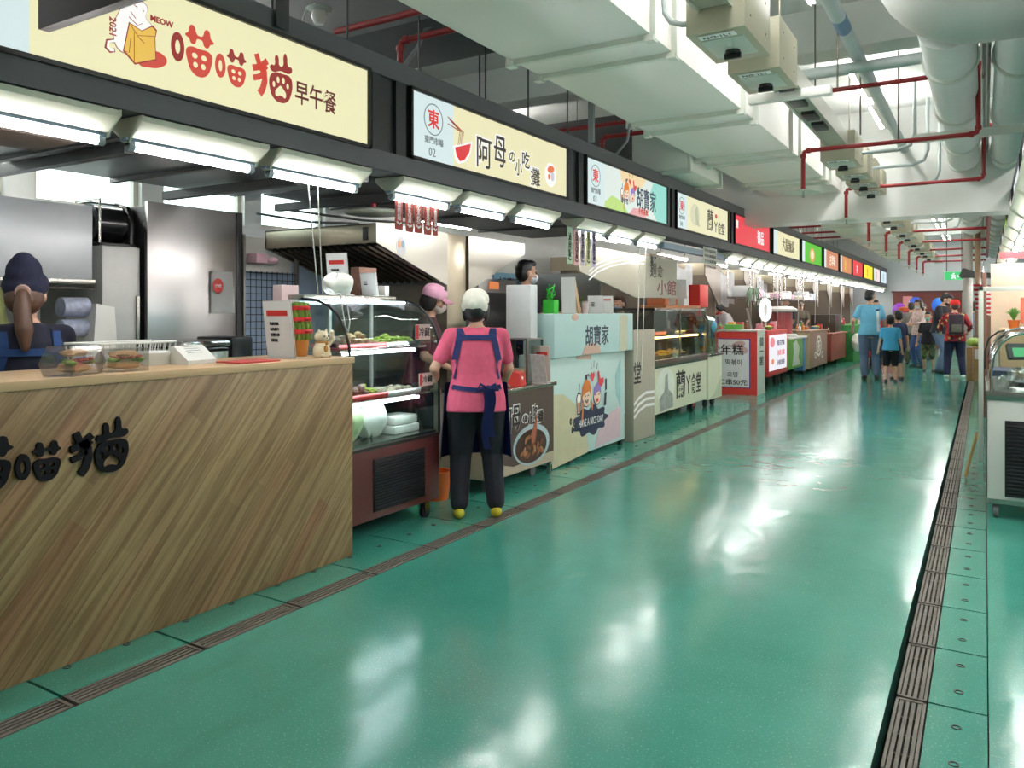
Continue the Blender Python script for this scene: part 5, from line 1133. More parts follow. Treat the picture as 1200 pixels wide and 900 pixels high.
# things on the showcase
TOPZ = 1.501
stand('tall white notice card with a red band standing on the showcase, left one', (-3.66, 3.86, TOPZ-.0), .16, .27, .12, PI/2+.1, 3)
stand('white framed menu leaning in front of the brown box on the showcase', (-3.62, 4.12, TOPZ), .15, .15, .15, PI/2-.1, 2, False)
m = M(); m.box(-3.78, -3.70, 4.1, 4.28, TOPZ, TOPZ+.2, .004); solo('photo_board', m, mat('brown_photo_board', (120, 82, 66), .5, var=.4, scale=30), 'brown framed picture board behind the white menu on the showcase', 'board')
m = M(); [m.box(-3.74, -3.64, 4.30+i*.052, 4.348+i*.052, TOPZ, TOPZ+.075, .004) for i in range(1)]; solo('paper_cup_box', m, PAPER, 'leftmost of the small white cartons at the right end of the showcase top', 'carton')
bag = softbag('crumpled clear white bag hanging from the white cords above the showcase', (-3.42, 3.60, 1.50), (.085, .115, .065), WBAG, 5)
for i, (ua, ub, lb) in enumerate(((361, 373, 'left white cord hanging from the third lamp'), (372, 378, 'right white cord hanging from the third lamp'))):
    a = at(ua, 212, X=-3.24); b_ = at(ub, 345, X=-3.42); m = M(); m.tube([a, a.lerp(b_, .5)+V((0, 0, -.01)), b_], .0035, 6); solo('white_string', m, WHITEP, lb, 'cord')
m = M(); m.tube([(-3.40, 3.60, 1.50), (-3.37, 3.585, 1.4), (-3.36, 3.60, 1.3), (-3.37, 3.635, 1.27), (-3.38, 3.66, 1.33), (-3.40, 3.645, 1.5)], .004, 6); solo('white_string', m, WHITEP, 'looped white cord dangling below the crumpled bag', 'cord')
m = M(); m.box(-3.80, -3.72, 3.42, 3.56, 1.14, 1.56, .004); solo('cup_column', m, mat('pinkish_paper', (214, 190, 190), .6), 'pinkish carton standing behind the lucky bamboo', 'carton')
# red and pastel paper strips
def strips(edges, vt, vbs, cols, group, base, inks, X=-3.235, txts=None):
    for i, (u0, u1) in enumerate(edges):
        lb = '%s %s' % (['first', 'second', 'third', 'fourth', 'fifth'][i], base)
        T = thing('menu_strip', lb, 'menu strip', group); F = FE(X, 0, 0); b4 = pbox(F, X, u0, u1, vt, vbs[i])
        m = M(); m.box(X-.002, X, *b4); m.build('strip', cols[i], T); w_ = (b4[1]-b4[0])
        fit('lettering', T, F, (txts or ['滷肉飯', '貢丸湯', '炒米粉', '燙青菜', '豬血湯'])[i], (b4[0]+w_*.25, b4[1]-w_*.25, b4[2]+.06, b4[3]-.05), inks, .01, .002, vertical=True)
        shape('price_mark', T, F, [stroke([(b4[0]+w_*.2, b4[2]+.05), (b4[0]+w_*.5, b4[2]+.035), (b4[0]+w_*.8, b4[2]+.045)], .012)], inks, .002)
RS = mat('dark_red_strip', (170, 62, 58), .6)
strips([(463, 472), (475.5, 484), (486, 494.5), (497, 505.5), (507, 513)], 226, [269, 272, 273, 275, 276], [RS]*5, 'red paper strips under the fourth lamp', 'red menu strip from the left, hanging under the lamp', PAPER)
PST = [mat('strip_%s' % n, c, .6) for n, c in (('green', (190, 214, 190)), ('pink', (232, 178, 176)), ('lilac', (222, 204, 220)), ('yellow', (224, 222, 170)), ('purple', (206, 190, 222)))]
strips([(664.5, 671), (672.5, 678.5), (680, 685.5), (687, 692), (693.5, 698.5)], 266, [309, 311, 311, 312, 313], PST, 'pastel paper strips under the seventh lamp', 'pastel menu strip from the left, beside the cartoon sign', INK, X=-3.22)

# ================================================================ stall 2 counter
T = thing('food_counter', 'brown counter with a bowl photo and outlined characters, behind the pink worker', 'counter')
X = -3.18; m = M(); m.box(-3.72, X, 4.98, 5.98, .11, .76, .006); m.build('counter_body', mat('cream_laminate', (196, 178, 156), .5), T)
m = M(); m.box(-3.74, X+.02, 4.96, 6.0, .76, .79, .004); m.build('counter_top', STEEL, T)
F = FE(X, 0, 0); shape('printed_panel', T, F, [[(4.99, .24), (5.3, .17), (5.97, .20), (5.97, .755), (4.99, .755)]], mat('dark_brown_print', (84, 66, 60), .45, var=.08), .001)
for ch, bx in (('阿', (590, 599, 479, 508)), ('母', (600, 609, 475, 503)), ('の', (612, 618, 486, 495)), ('小', (618, 624, 484, 497)), ('吃', (624, 629, 474, 492)), ('攤', (629, 636, 481, 494))):
    b4 = pbox(F, X, *bx); e = .012; fit('character_outline', T, F, ch, (b4[0]-e, b4[1]+e, b4[2]-e, b4[3]+e), PAPER, .07, off=.0025); fit('character', T, F, ch, b4, mat('dark_print', (48, 34, 32), .5), .02, off=.004)
b4 = pbox(F, X, 599, 645, 494, 548); cx, cy = (b4[0]+b4[1])/2, (b4[2]+b4[3])/2; rx, ry = (b4[1]-b4[0])*.46, (b4[3]-b4[2])*.44
shape('printed_bowl', T, F, [ell(cx, cy, rx, ry, 30)], mat('bowl_blue_white', (176, 196, 204), .5, var=.3, scale=30), .003); shape('printed_bowl_inside', T, F, [ell(cx-.01, cy-.01, rx*.86, ry*.82, 30)], mat('dark_sauce', (70, 44, 34), .4, var=.4, scale=30), .0045)
rr = random.Random(4)
for i in range(22): a = rr.uniform(0, 2*PI); r_ = rr.random()**.5; shape('printed_food', T, F, [ell(cx+r_*rx*.66*math.cos(a), cy-.02+r_*ry*.6*math.sin(a), .035, .018, 10, rr.uniform(0, 3))], mat('printed_food_%d' % (i % 3), [(150, 92, 58), (120, 72, 48), (176, 120, 80)][i % 3], .5), .0055+.0002*i, .0004)
shape('printed_meat', T, F, [[(cx-.02, cy+.0), (cx+.03, cy+.02), (cx+.07, cy+.13), (cx+.075, cy+.25), (cx+.03, cy+.17), (cx-.03, cy+.08)]], mat('printed_meat', (176, 98, 72), .5), .0105)
for y in (5.92,): m = M(); m.box(-3.22, -3.19, y, y+.03, 0, .11); m.build('leg', STEEL, T)
for y in (5.10, 5.80): m = M(); m.cyl((-3.32, y, .045), (-3.285, y, .045), .045, n=18); m.box(-3.33, -3.275, y-.02, y+.02, .08, .11); m.build('castor', mat('grey_castor', (110, 112, 114), .5), T)
for y in (5.10, 5.80): m = M(); m.cyl((-3.66, y, .045), (-3.625, y, .045), .045, n=18); m.box(-3.67, -3.615, y-.02, y+.02, .08, .11); m.build('castor', MATS['grey_castor'], T)
T = thing('acrylic_cabinet', 'small glass fronted cabinet on the brown counter', 'cabinet'); m = M(); m.box(-3.55, -3.26, 5.66, 5.94, 1.15, 1.165, .002); m.box(-3.55, -3.26, 5.66, 5.94, .791, .80, .002); [m.box(x, x+.015, y, y+.015, .8, 1.15) for x in (-3.55, -3.275) for y in (5.66, 5.925)]; m.build('cabinet_frame', STEELB, T)
m = M(); m.box(-3.264, -3.261, 5.675, 5.925, .80, 1.15); m.build('front_pane', CLEAR, T); m = M(); m.box(-3.55, -3.545, 5.675, 5.925, .8, 1.15); m.build('back_pane', mat('tinted_green', (88, 104, 96), .2), T)
m = M(); [m.box(-3.52, -3.3, 5.69+.08*i, 5.76+.08*i, .802, .9, .01) for i in range(3)]; m.build('food_tubs', mat('tub_beige', (196, 180, 156), .5), T)
m = M(); m.box(-3.53, -3.285, 5.76, 5.88, 1.166, 1.62, .01); solo('white_appliance', m, mat('matte_white_box', (226, 228, 230), .5), 'white upright box standing on the small glass cabinet', 'box')
T = thing('tissue_box', 'red box on the brown counter beside the leaning menu', 'box', loc=(-3.27, 5.50, .791), rot=.2); m = M(); m.poly([(-.06, -.07, 0), (.06, -.07, 0), (.045, -.06, .10), (-.05, -.06, .12)], (0, .14, 0)); m.build('box_body', mat('red_plastic', (208, 60, 52), .4), T); m = M(); m.sph((.05, 0, .06), (.008, .02, .015)); m.build('tissue', PAPER, T)
stand('glossy leaning menu stand on the brown counter', (-3.215, 5.75, .79), .2, .24, .2, PI/2-.15, 0, False, None, mat('glossy_menu', (206, 204, 200), .15, var=.35, scale=26))
stand('small red and white sign behind the leaning menu on the brown counter', (-3.245, 5.90, .79), .14, .30, .05, PI/2, 0, True, None, mat('beige_menu', (200, 180, 170), .5))
m = M(); m.lathe([(.09, 0), (.11, .2), (.115, .21), (.10, .21), (.085, .02)], (-3.5, 4.72, 0), 22); solo('orange_bucket', m, mat('orange_plastic', (226, 110, 50), .4), 'orange bucket on the floor behind the pink worker', 'bucket')
m = M(); m.lathe([(.03, 0), (.035, .02), (.035, .09), (.02, .11), (.012, .13)], (-3.55, 4.5, 0), 14); solo('green_bottle', m, mat('green_plastic', (70, 190, 110), .4), 'small green bottle on the floor beside the showcase', 'bottle')

# ================================================================ stall 3: pale blue counter
BL = mat('pale_blue_laminate', (196, 220, 216), .45, var=.03); BL2 = mat('pale_aqua_laminate', (184, 214, 212), .45, var=.03)
T = thing('drinks_counter', 'pale blue drinks counter with two cartoon faces and a cloud banner', 'counter')
X = -3.25; m = M(); m.box(-3.32, X, 6.0, 7.70, .05, 1.0, .006); m.box(-3.78, -3.32, 6.40, 7.70, .05, .98, .006); m.build('counter_body', BL, T)
m = M(); m.box(-3.38, X+.06, 6.01, 7.78, .985, 1.37, .008); m.box(-3.74, -3.38, 6.42, 7.78, 1.34, 1.37, .004); m.box(-3.74, -3.72, 6.42, 7.78, .98, 1.34); m.build('raised_front_box', BL2, T)
m = M(); [m.box(x, x+.04, y, y+.04, 0, .05) for x in (-3.3, -3.76) for y in (6.44, 7.62)]; m.build('feet', BLACK, T)
F = FE(X, 0, 0); P = lambda l: [(at(u, v, X=X).y, at(u, v, X=X).z) for u, v in l]
shape('printed_patch', T, F, [P([(647, 463), (660, 462), (676, 475), (686, 500), (689, 520), (688.5, 530), (647, 550)])], mat('patch_beige', (206, 200, 166), .5), .001)
shape('printed_patch', T, F, [P([(697, 525), (701, 505), (710, 488), (722, 478), (727, 477), (727, 511)])], mat('patch_pink', (218, 192, 200), .5), .001)
shape('printed_patch', T, F, [P(ell(684, 421, 9, 13, 20)[10:]+[(693, 421)])], mat('patch_peach', (214, 176, 160), .5), .001)
shape('printed_patch', T, F, [P([(727, 419), (721, 440), (722, 462), (727, 477)])], mat('patch_aqua', (160, 206, 206), .5), .0015)
c_ = at(693, 464, X=X); girls(T, F, c_.y, c_.z, .45, 'counter', glow=False)
c_ = at(692, 495, X=X); cl = [(c_.y+.36*math.cos(t)*(1+.10*math.cos(9*t)), c_.z+.02+.13*math.sin(t)*(1+.16*math.cos(9*t))) for t in [2*PI*i/72 for i in range(72)]]
shape('cloud_banner', T, F, [cl], mat('navy_print', (46, 52, 78), .5), .0065); fit('banner_lettering', T, F, 'HAVE A NICE DAY', (c_.y-.27, c_.y+.28, c_.z-.02, c_.z+.05), PAPER, .02, .008)
for u, v in ((668.5, 494), (673, 496), (670.5, 504)): q = at(u, v, X=X); shape('coffee_bean', T, F, [ell(q.y, q.z, .022, .032, 12), ell(q.y+.005, q.z, .008, .02, 8)], INK, .004)
Fu = FE(X+.06, 0, 0); Xu = X+.06
fit('shop_characters', T, Fu, '胡寶家', pbox(Fu, Xu, 686, 713, 381, 405), mat('grey_navy_print', (52, 62, 78), .5), .02, .002)
shape('printed_patch', T, Fu, [rect(*pbox(Fu, Xu, 726, 735.5, 369, 411))], mat('patch_sand', (205, 205, 180), .5), .0008); q = at(674, 374, X=Xu); shape('printed_patch', T, Fu, [ell(q.y, 1.34, .07, .03, 18)], MATS['patch_peach'], .001); shape('printed_patch', T, Fu, [[(6.55, .99), (6.62, 1.07), (6.78, 1.10), (6.93, 1.06), (6.97, .99)]], MATS['patch_peach'], .001)
TZ = 1.371
T = thing('paper_menu_easel', 'brown folded paper easel on the pale blue counter', 'menu stand', loc=(-3.40, 6.78, TZ), rot=.3)
m = M(); m.poly([(-.07, -.06, 0), (-.05, -.06, 0), (.0, -.06, .33), (-.012, -.06, .33)], (0, .16, 0)); m.build('front_leaf', mat('kraft_brown', (170, 134, 98), .7), T); m = M(); m.poly([(.07, -.06, 0), (.05, -.06, 0), (.0, -.06, .33), (.012, -.06, .33)], (0, .16, 0)); m.build('rear_leaf', MATS['kraft_brown'], T)
stand('tall plain white card standing beside the brown easel', (-3.30, 6.50, TZ), .13, .33, .06, PI/2+.1, 0, False)
stand('small framed white card near the middle of the pale blue counter', (-3.32, 7.14, TZ), .16, .17, .12, PI/2, 3, False)
stand('small white card with a pink mark on the pale blue counter', (-3.30, 7.36, TZ), .13, .17, .1, PI/2, 0, True, None, PAPER)
for i, (x, y, c, h) in enumerate(((-3.34, 6.93, (210, 190, 190), .10), (-3.5, 6.9, (190, 200, 205), .15), (-3.5, 7.24, (180, 170, 165), .12))):
    m = M(); m.lathe([(.028, 0), (.036, h), (.038, h), (.038, h+.006), (.001, h+.006)], (x, y, TZ), 16); solo('drink_cup', m, mat('cup_tone_%d' % i, c, .3), ['short pink drink cup', 'tall pale drink cup', 'greyish drink cup'][i]+' on the pale blue counter', 'cup')
T = thing('tea_jar', 'dark red tea in a clear jar at the right end of the pale blue counter', 'jar', loc=(-3.36, 7.52, TZ)); m = M(); m.lathe([(.05, 0), (.055, .01), (.055, .13)], (0, 0, 0), 20); m.build('tea', mat('dark_tea', (90, 28, 24), .15), T); m = M(); m.lathe([(.058, .0), (.058, .16), (.05, .165)], (0, 0, 0), 20, cap=False); m.build('jar_glass', CLEAR, T)
T = thing('small_potted_plant', 'small leafy green plant on the pale blue counter', 'plant', loc=(-3.62, 7.35, TZ)); m = M(); m.lathe([(.03, 0), (.04, .06)], (0, 0, 0), 14); m.build('pot', WHITEP, T)
m = M(); [m.tube([(0, 0, .05), (.02*math.cos(a), .02*math.sin(a), .12), (.06*math.cos(a), .06*math.sin(a), .17+.02*math.sin(a*3))], .0, 5, radii=[.006, .014, .003]) for a in [i*.7 for i in range(9)]]; m.build('leaves', mat('leaf_green', (96, 150, 60), .5, var=.3), T)
m = M(); [m.tube([(-3.5, 6.5, 1.50), (-3.5+.03*math.cos(a), 6.5+.05*math.cos(a*2), 1.56+.04*math.sin(a)), (-3.48+.05*math.cos(a+1), 6.5+.10*math.sin(a), 1.58+.07*math.sin(a*2))], .007, 6) for a in [i*.6 for i in range(11)]]; m.box(-3.55, -3.43, 6.45, 6.55, 1.371, 1.50, .01)
solo('green_ribbon_bundle', m, mat('bright_green', (60, 190, 60), .5), 'bright green ribbon bundle on the left of the pale blue counter', 'bundle')
# platform behind
m = M(); m.box(-5.2, -3.85, 6.0, 7.05, 0, .2, .004); solo('step_platform', m, BLACK, 'low dark platform behind the pale blue counter', 'platform')
# beige panels with waves and characters
BG = mat('beige_panel', (172, 165, 148), .55, var=.03); WV = mat('wave_white', (236, 236, 236), .5)
T = thing('beige_partition', 'lower beige partition with white waves and one large black character', 'partition')
X = -3.19; m = M(); m.box(-3.29, X, 7.80, 8.42, 0, 1.19, .004); m.build('panel', BG, T); F = FE(X, 0, 0)
fit('large_character', T, F, '堂', (7.805, 8.0, *pbox(F, X, 731, 748, 425, 451)[2:]), INK, .03, .002)
for dz in (0, .07, .14): shape('wave_line', T, F, [stroke([(7.81, .40-dz), (7.95, .46-dz), (8.15, .50-dz), (8.41, .49-dz)], .03)], WV, .001)
T = thing('beige_hood_panel', 'upper beige hood panel with white waves, black and red characters', 'panel')
X = -3.37; P = lambda l: [(X, at(u, v, X=X).y, at(u, v, X=X).z) for u, v in l]
m = M(); m.poly(P([(672, 285), (793, 306), (793, 349), (746, 349), (712, 333), (680, 318)]), (-.03, 0, 0)); m.build('panel', BG, T); F = FE(X, 0, 0); Q = lambda l: [(at(u, v, X=X).y, at(u, v, X=X).z) for u, v in l]
for k in range(3): shape('wave_line', T, F, [Q(stroke([(690, 318+k*5), (700, 309+k*5), (715, 303+k*4.5), (735, 300+k*4), (755, 301+k*4)], 1.5))], WV, .001)
fit('black_character', T, F, '麵', pbox(F, X, 762, 769, 299, 325), INK, .04, .002); fit('black_character', T, F, '食', pbox(F, X, 770, 777, 311, 325), INK, .04, .002)
fit('red_characters', T, F, '小館', pbox(F, X, 770, 792, 328, 346), mat('dark_red_print', (120, 28, 40), .5), .04, .002)
for i, (u, lb) in enumerate(((750, 'left thin white cord in front of the beige partition'), (757, 'right thin white cord in front of the beige partition'))):
    a = at(u, 285, X=-3.2); b_ = at(u-4 if i == 0 else u-5, 440, X=-3.16); m = M(); m.tube([a, a.lerp(b_, .5), b_], .004, 6); solo('white_string', m, WHITEP, lb, 'cord')
m = M(); m.box(-5.4, -3.9, 8.5, 8.56, .0, 1.85); solo('steel_partition', m, STEELB, 'steel partition behind the fourth stall cart', 'partition')
m = M(); m.box(-4.5, -4.1, 8.7, 10.2, 0, 1.1); m.box(-4.5, -4.08, 8.7, 10.2, 1.1, 1.13); solo('back_worktop', m, STEELB, 'steel worktop behind the partition', 'table')

# ================================================================ stall 4 glass cart
T = thing('noodle_cart', 'cream noodle cart with an ink landscape, brush characters and a glass case', 'cart')
X = -3.4; CB = mat('cream_green_print', (212, 216, 190), .5, var=.04); Y0c, Y1c = 8.93, 11.02
m = M(); m.box(-4.0, X, Y0c, Y1c, .14, .70, .006); m.build('cart_body', CB, T); m = M(); m.box(-4.02, X+.02, Y0c-.01, Y1c+.01, .70, .80, .004); m.build('worktop', STEEL, T)
F = FE(X, 0, 0); shape('printed_moon', T, F, [ell(9.35, .45, .33, .24, 30)], mat('moon_print', (222, 230, 216), .5), .001); shape('printed_ink_wash', T, F, [[(9.15, .16), (9.12, .32), (9.3, .40), (9.33, .58), (9.42, .62), (9.44, .42), (9.6, .34), (9.62, .18)]], mat('ink_wash_grey', (150, 158, 148), .6, var=.5, scale=14), .002)
fit('brush_characters', T, F, '蘭', pbox(F, X, 792, 803, 434, 466), INK, .025, .003); fit('brush_characters', T, F, 'ㄚ食堂', pbox(F, X, 804, 821, 437, 461), INK, .03, .003)
m = M(); fr = .018
for y in (Y0c+.02, Y1c-.04):
    for x in (-3.98, X-.0): m.box(x-fr, x, y, y+fr, .80, 1.42)
for z in (1.08, 1.40): m.box(X-fr, X, Y0c+.02, Y1c-.02, z, z+fr); m.box(-3.998, -3.98, Y0c+.02, Y1c-.02, z, z+fr); m.box(-3.98, X, Y0c+.02, Y0c+.04, z, z+fr); m.box(-3.98, X, Y1c-.04, Y1c-.02, z, z+fr)
m.box(X-fr, X, 9.9, 9.918, .8, 1.42); m.build('case_frame', STEEL, T)
m = M(); m.box(X-.012, X-.008, Y0c+.04, Y1c-.04, .80, 1.40); m.build('front_glass', CLEAR, T); m = M(); m.box(-3.98, X-.01, Y0c+.026, Y0c+.03, .8, 1.4); m.build('end_glass', CLEAR, T); m = M(); m.box(-3.98, X, Y0c+.02, Y1c-.02, 1.415, 1.43); m.build('case_top', STEEL, T)
m = M(); m.box(-3.96, X-.03, Y0c+.05, Y1c-.05, 1.085, 1.095); m.build('glass_shelf', CLEAR, T)
m = M(); m.cyl((-3.5, Y0c+.08, 1.06), (-3.5, Y1c-.1, 1.06), .012, n=8); m.build('warm_lamp', mat('warm_led', (255, 190, 120), emit=20., var=0), T)
for y in (9.2, 10.75):
    for x in (-3.52, -3.86): m = M(); m.cyl((x-.02, y, .09), (x+.02, y, .09), .09, n=20); m.box(x-.03, x+.03, y-.03, y+.03, .12, .14); m.build('wheel', RUBBER, T); q = M(); q.cyl((x+.021, y, .09), (x+.024, y, .09), .04, n=14); q.build('wheel_hub', mat('red_hub', (150, 40, 36), .5), T)
for i, (y, mm, lb) in enumerate(((9.3, FD1, 'left'), (9.75, mat('yellow_food', (226, 190, 70), .5, var=.3, scale=30), 'middle'), (10.3, FD2, 'right'))): tray('tray of cooked food in the noodle cart case, %s one' % lb, y, .801, .42, STEEL, [('cooked_food', mm, 0, .16, .06, 26)], -3.6)
tray('red tray on the glass shelf of the noodle cart', 9.5, 1.096, .5, TRR, [('braised_food', FD1, 0, .2, .05, 20)], -3.65); tray('second tray on the glass shelf of the noodle cart', 10.3, 1.096, .4, STEEL, [('sliced_food', FD4, 0, .16, .04, 16)], -3.65)
T = thing('orange_tray', 'long orange tray with papers on top of the noodle cart case', 'tray'); m = M(); m.box(-3.8, -3.45, 9.5, 10.9, 1.431, 1.47, .01); m.build('tray_body', mat('orange_tan', (214, 140, 90), .5), T); m = M(); m.box(-3.75, -3.5, 9.6, 10.1, 1.471, 1.56, .02); m.build('orange_cloth', mat('orange_cloth', (226, 140, 96), .8), T)
stand('tall narrow white card on the noodle cart, left', (-3.5, 9.75, 1.47), .16, .32, .25, PI/2+.2, 2, False); stand('tall narrow white card on the noodle cart, right', (-3.6, 10.5, 1.47), .16, .36, .3, PI/2+.2, 0, False); m = M(); m.box(-3.48, -3.42, 10.1, 10.3, 1.47, 1.56); solo('receipt_block', m, PAPER, 'small white block between the two cards on the noodle cart', 'box')
T = thing('side_cart', 'narrow cream side cart joined to the right of the noodle cart', 'cart'); m = M(); m.box(-3.85, -3.38, 11.06, 11.72, .12, .74, .006); m.build('cart_body', CB, T); m = M(); m.box(-3.87, -3.36, 11.05, 11.74, .74, .77, .004); m.build('worktop', STEEL, T)
F = FE(-3.38, 0, 0); shape('printed_patch', T, F, [[(11.1, .13), (11.35, .2), (11.7, .45), (11.7, .13)]], mat('patch_green_tint', (190, 200, 170), .5), .001)
for y in (11.2, 11.55): m = M(); m.cyl((-3.5, y, .06), (-3.46, y, .06), .06, n=16); m.box(-3.5, -3.46, y-.02, y+.02, .08, .12); m.build('wheel', RUBBER, T)
m = M(); m.cyl((-3.8, 11.4, .06), (-3.76, 11.4, .06), .06, n=16); m.box(-3.8, -3.76, 11.38, 11.42, .08, .12); m.build('wheel', RUBBER, T)
T = thing('glass_tank', 'greenish glass tank on the side cart', 'tank'); m = M(); m.box(-3.8, -3.42, 11.1, 11.7, .771, 1.32, .006); m.build('tank_glass', glass('green_glass', (190, 205, 170), .5), T); m = M(); m.box(-3.78, -3.44, 11.12, 11.68, .775, 1.0, .01); m.build('contents', mat('olive_contents', (140, 130, 80), .6, var=.5, scale=20), T)
m = M(); m.sph((-3.5, 11.45, 1.17), (.12, .14, .11), 18, 12); m.lathe([(.05, .771), (.04, 1.07)], (-3.5, 11.45, 0), 12); solo('blue_ladle_bowl', m, mat('aqua_plastic', (70, 160, 190), .4), 'blue upturned bowl at the side cart', 'bowl')
m = M(); m.box(-3.72, -3.55, 11.2, 11.6, 1.45, 1.78, .01); m.box(-3.66, -3.6, 11.38, 11.42, 1.32, 1.45); solo('red_box', m, mat('bright_red_plastic', (220, 50, 40), .4), 'bright red upright box behind the glass tank', 'box')

# ================================================================ stall 5: red framed Korean menu counter
T = thing('rice_cake_counter', 'counter with a red framed menu in Chinese and Korean', 'counter')
RED = mat('red_laminate', (206, 58, 52), .5); m = M(); m.box(-4.5, -3.2, 13.12, 13.66, 0, 1.06, .006); m.build('counter_body', mat('mint_white_laminate', (206, 218, 206), .5), T)
F = FS(-4.5, 13.118, 0); W5 = 1.3; shape('red_front', T, F, [rect(0, W5, 0, 1.05)], RED, .001); shape('purple_border', T, F, [rect(.0, W5-.11, .115, .935)], mat('purple_line', (74, 56, 140), .5), .002); shape('menu_sheet', T, F, [rect(.0, W5-.13, .13, .92)], mat('menu_pale', (228, 226, 226), .5), .0035)
shape('blossom_print', T, F, [ell(.99, .83, .12, .06, 16, .3), ell(1.08, .74, .07, .06, 12)], mat('blossom_pink', (206, 170, 166), .5, var=.3, scale=30), .0045)
fit('menu_lettering', T, F, '炒年糕', (.50, 1.08, .66, .84), INK, .03, .006); fit('menu_lettering', T, F, '50元', (.35, .72, .50, .60), INK, .03, .006); fit('menu_lettering', T, F, '떡볶이', (.78, 1.05, .49, .59), INK, .015, .006)
fit('menu_lettering', T, F, '黑輪', (.42, .72, .28, .40), INK, .03, .006); fit('menu_lettering', T, F, '오뎅', (.81, .98, .29, .38), INK, .015, .006); fit('menu_lettering', T, F, '二串50元', (.66, 1.14, .16, .26), INK, .03, .006)
F = FE(-3.2, 13.12, 0); fit('side_lettering', T, F, '韓一館', (.16, .42, .48, .96), INK, .03, .002, vertical=True)
m = M(); m.box(-4.5, -3.19, 13.10, 13.68, 1.06, 1.08, .003); m.build('counter_top', WHITEP, T)
T = thing('light_box_cart', 'cart with a red framed white glowing menu box', 'cart'); m = M(); m.box(-3.8, -3.2, 13.86, 15.42, .25, 1.05, .006); m.build('cart_body', RED, T); F = FE(-3.2, 13.86, .25)
shape('lit_menu', T, F, [rect(.08, 1.48, .09, .72)], mat('lit_menu_white', (240, 238, 246), emit=1.), .002); 
for k, (x, y, w_, h_, c) in enumerate(((.15, .5, .35, .18, (226, 130, 140)), (.7, .52, .6, .1, (70, 70, 90)), (.25, .2, .2, .1, (230, 140, 90)))): shape('menu_picture', T, F, [ell(x+w_/2, y+h_/2, w_/2, h_/2, 12)] if k != 1 else [rect(x, x+w_, y, y+h_)], em('lm_%d' % k, c), .004) if k != 1 else fit('menu_lettering', T, F, '韓式拌飯', (x, x+w_, y, y+h_), em('lm_dark', c), .01, .004)
fit('menu_lettering', T, F, '泡菜豆腐', (.7, 1.3, .34, .44), em('lm_red', (220, 90, 100)), .01, .004); fit('menu_lettering', T, F, '海鮮煎餅', (.7, 1.3, .16, .26), em('lm_dark', (70, 70, 90)), .01, .004)
for y in (14.1, 15.2):
    for x in (-3.4, -3.7): m = M(); m.cyl((x, y, .11), (x+.05, y, .11), .11, n=18); m.box(x, x+.05, y-.03, y+.03, .15, .25); m.build('wheel', RUBBER, T)
T = thing('green_cart', 'bright green printed drinks cart with a blue edge', 'cart'); m = M(); m.box(-3.8, -3.22, 15.55, 17.0, .26, .84, .006); m.build('cart_body', mat('bright_green_print', (98, 164, 62), .5, var=.15, scale=5), T); F = FE(-3.22, 15.55, .26); shape('printed_splash', T, F, [[(.4, .05), (.55, .3), (.5, .5), (.8, .56), (1.1, .4), (1.0, .2), (1.2, .05)]], mat('splash_white', (214, 224, 214), .5, var=.3, scale=20), .001)
m = M(); m.box(-3.8, -3.21, 17.0, 17.25, .15, .84, .006); m.build('blue_side', mat('blue_print', (80, 130, 190), .5), T); m = M(); m.box(-3.82, -3.18, 15.52, 17.27, .84, .875, .004); m.build('counter_top', WHITEP, T)
for y in (15.8, 16.7):
    for x in (-3.4, -3.7): m = M(); m.cyl((x, y, .1), (x+.05, y, .1), .1, n=16); m.box(x, x+.05, y-.03, y+.03, .14, .26); m.build('wheel', RUBBER, T)
T = thing('drink_dispenser', 'glass machine with a red lit drum on the green cart', 'machine'); m = M(); m.lathe([(.30, .876), (.30, .92), (.26, .94)], (-3.5, 16.35, 0), 24); m.build('dispenser_base', WHITEP, T); m = M(); m.lathe([(.2, .94), (.2, 1.36)], (-3.5, 16.35, 0), 24); m.build('red_drum', mat('pinkish_red_drum', (214, 90, 96), .4, var=.3, scale=8), T)
m = M(); m.lathe([(.27, .94), (.27, 1.38)], (-3.5, 16.35, 0), 24, cap=False); m.build('glass_cover', CLEAR, T); m = M(); m.lathe([(.29, 1.38), (.30, 1.43), (.2, 1.48), (.01, 1.49)], (-3.5, 16.35, 0), 24); m.build('top_cap', WHITEP, T)
T = thing('wood_cart', 'brown wooden cart with a white round emblem', 'cart'); m = M(); m.box(-3.95, -3.25, 17.85, 20.1, .14, .93, .008); m.build('cart_body', mat('brown_wood_print', (150, 120, 104), .5, var=.15, scale=3, stretch=(1, 6, 1)), T)
m = M(); m.box(-3.95, -3.25, 17.82, 17.86, .14, .93); m.build('pale_end', mat('pale_wood_end', (196, 172, 128), .5), T); m = M(); m.box(-3.98, -3.22, 17.8, 20.14, .93, .965, .004); m.build('counter_top', mat('wood_top', (176, 146, 122), .5), T)
F = FE(-3.25, 17.85, 0); shape('white_emblem', T, F, [ell(1.15, .6, .3, .24, 30), ell(1.15, .6, .24, .19, 30)], PAPER, .001); fit('emblem_character', T, F, '茶', (.98, 1.32, .46, .74), PAPER, .03, .001); shape('white_emblem', T, F, [ell(.75, .4, .12, .08, 16), ell(.75, .4, .08, .05, 16)], PAPER, .001); shape('white_emblem', T, F, [ell(1.6, .38, .12, .08, 16), ell(1.6, .38, .08, .05, 16)], PAPER, .001)
for y in (18.1, 19.8):
    for x in (-3.45, -3.85): m = M(); m.cyl((x, y, .09), (x+.05, y, .09), .09, n=16); m.box(x, x+.05, y-.03, y+.03, .1, .14); m.build('wheel', RUBBER, T)
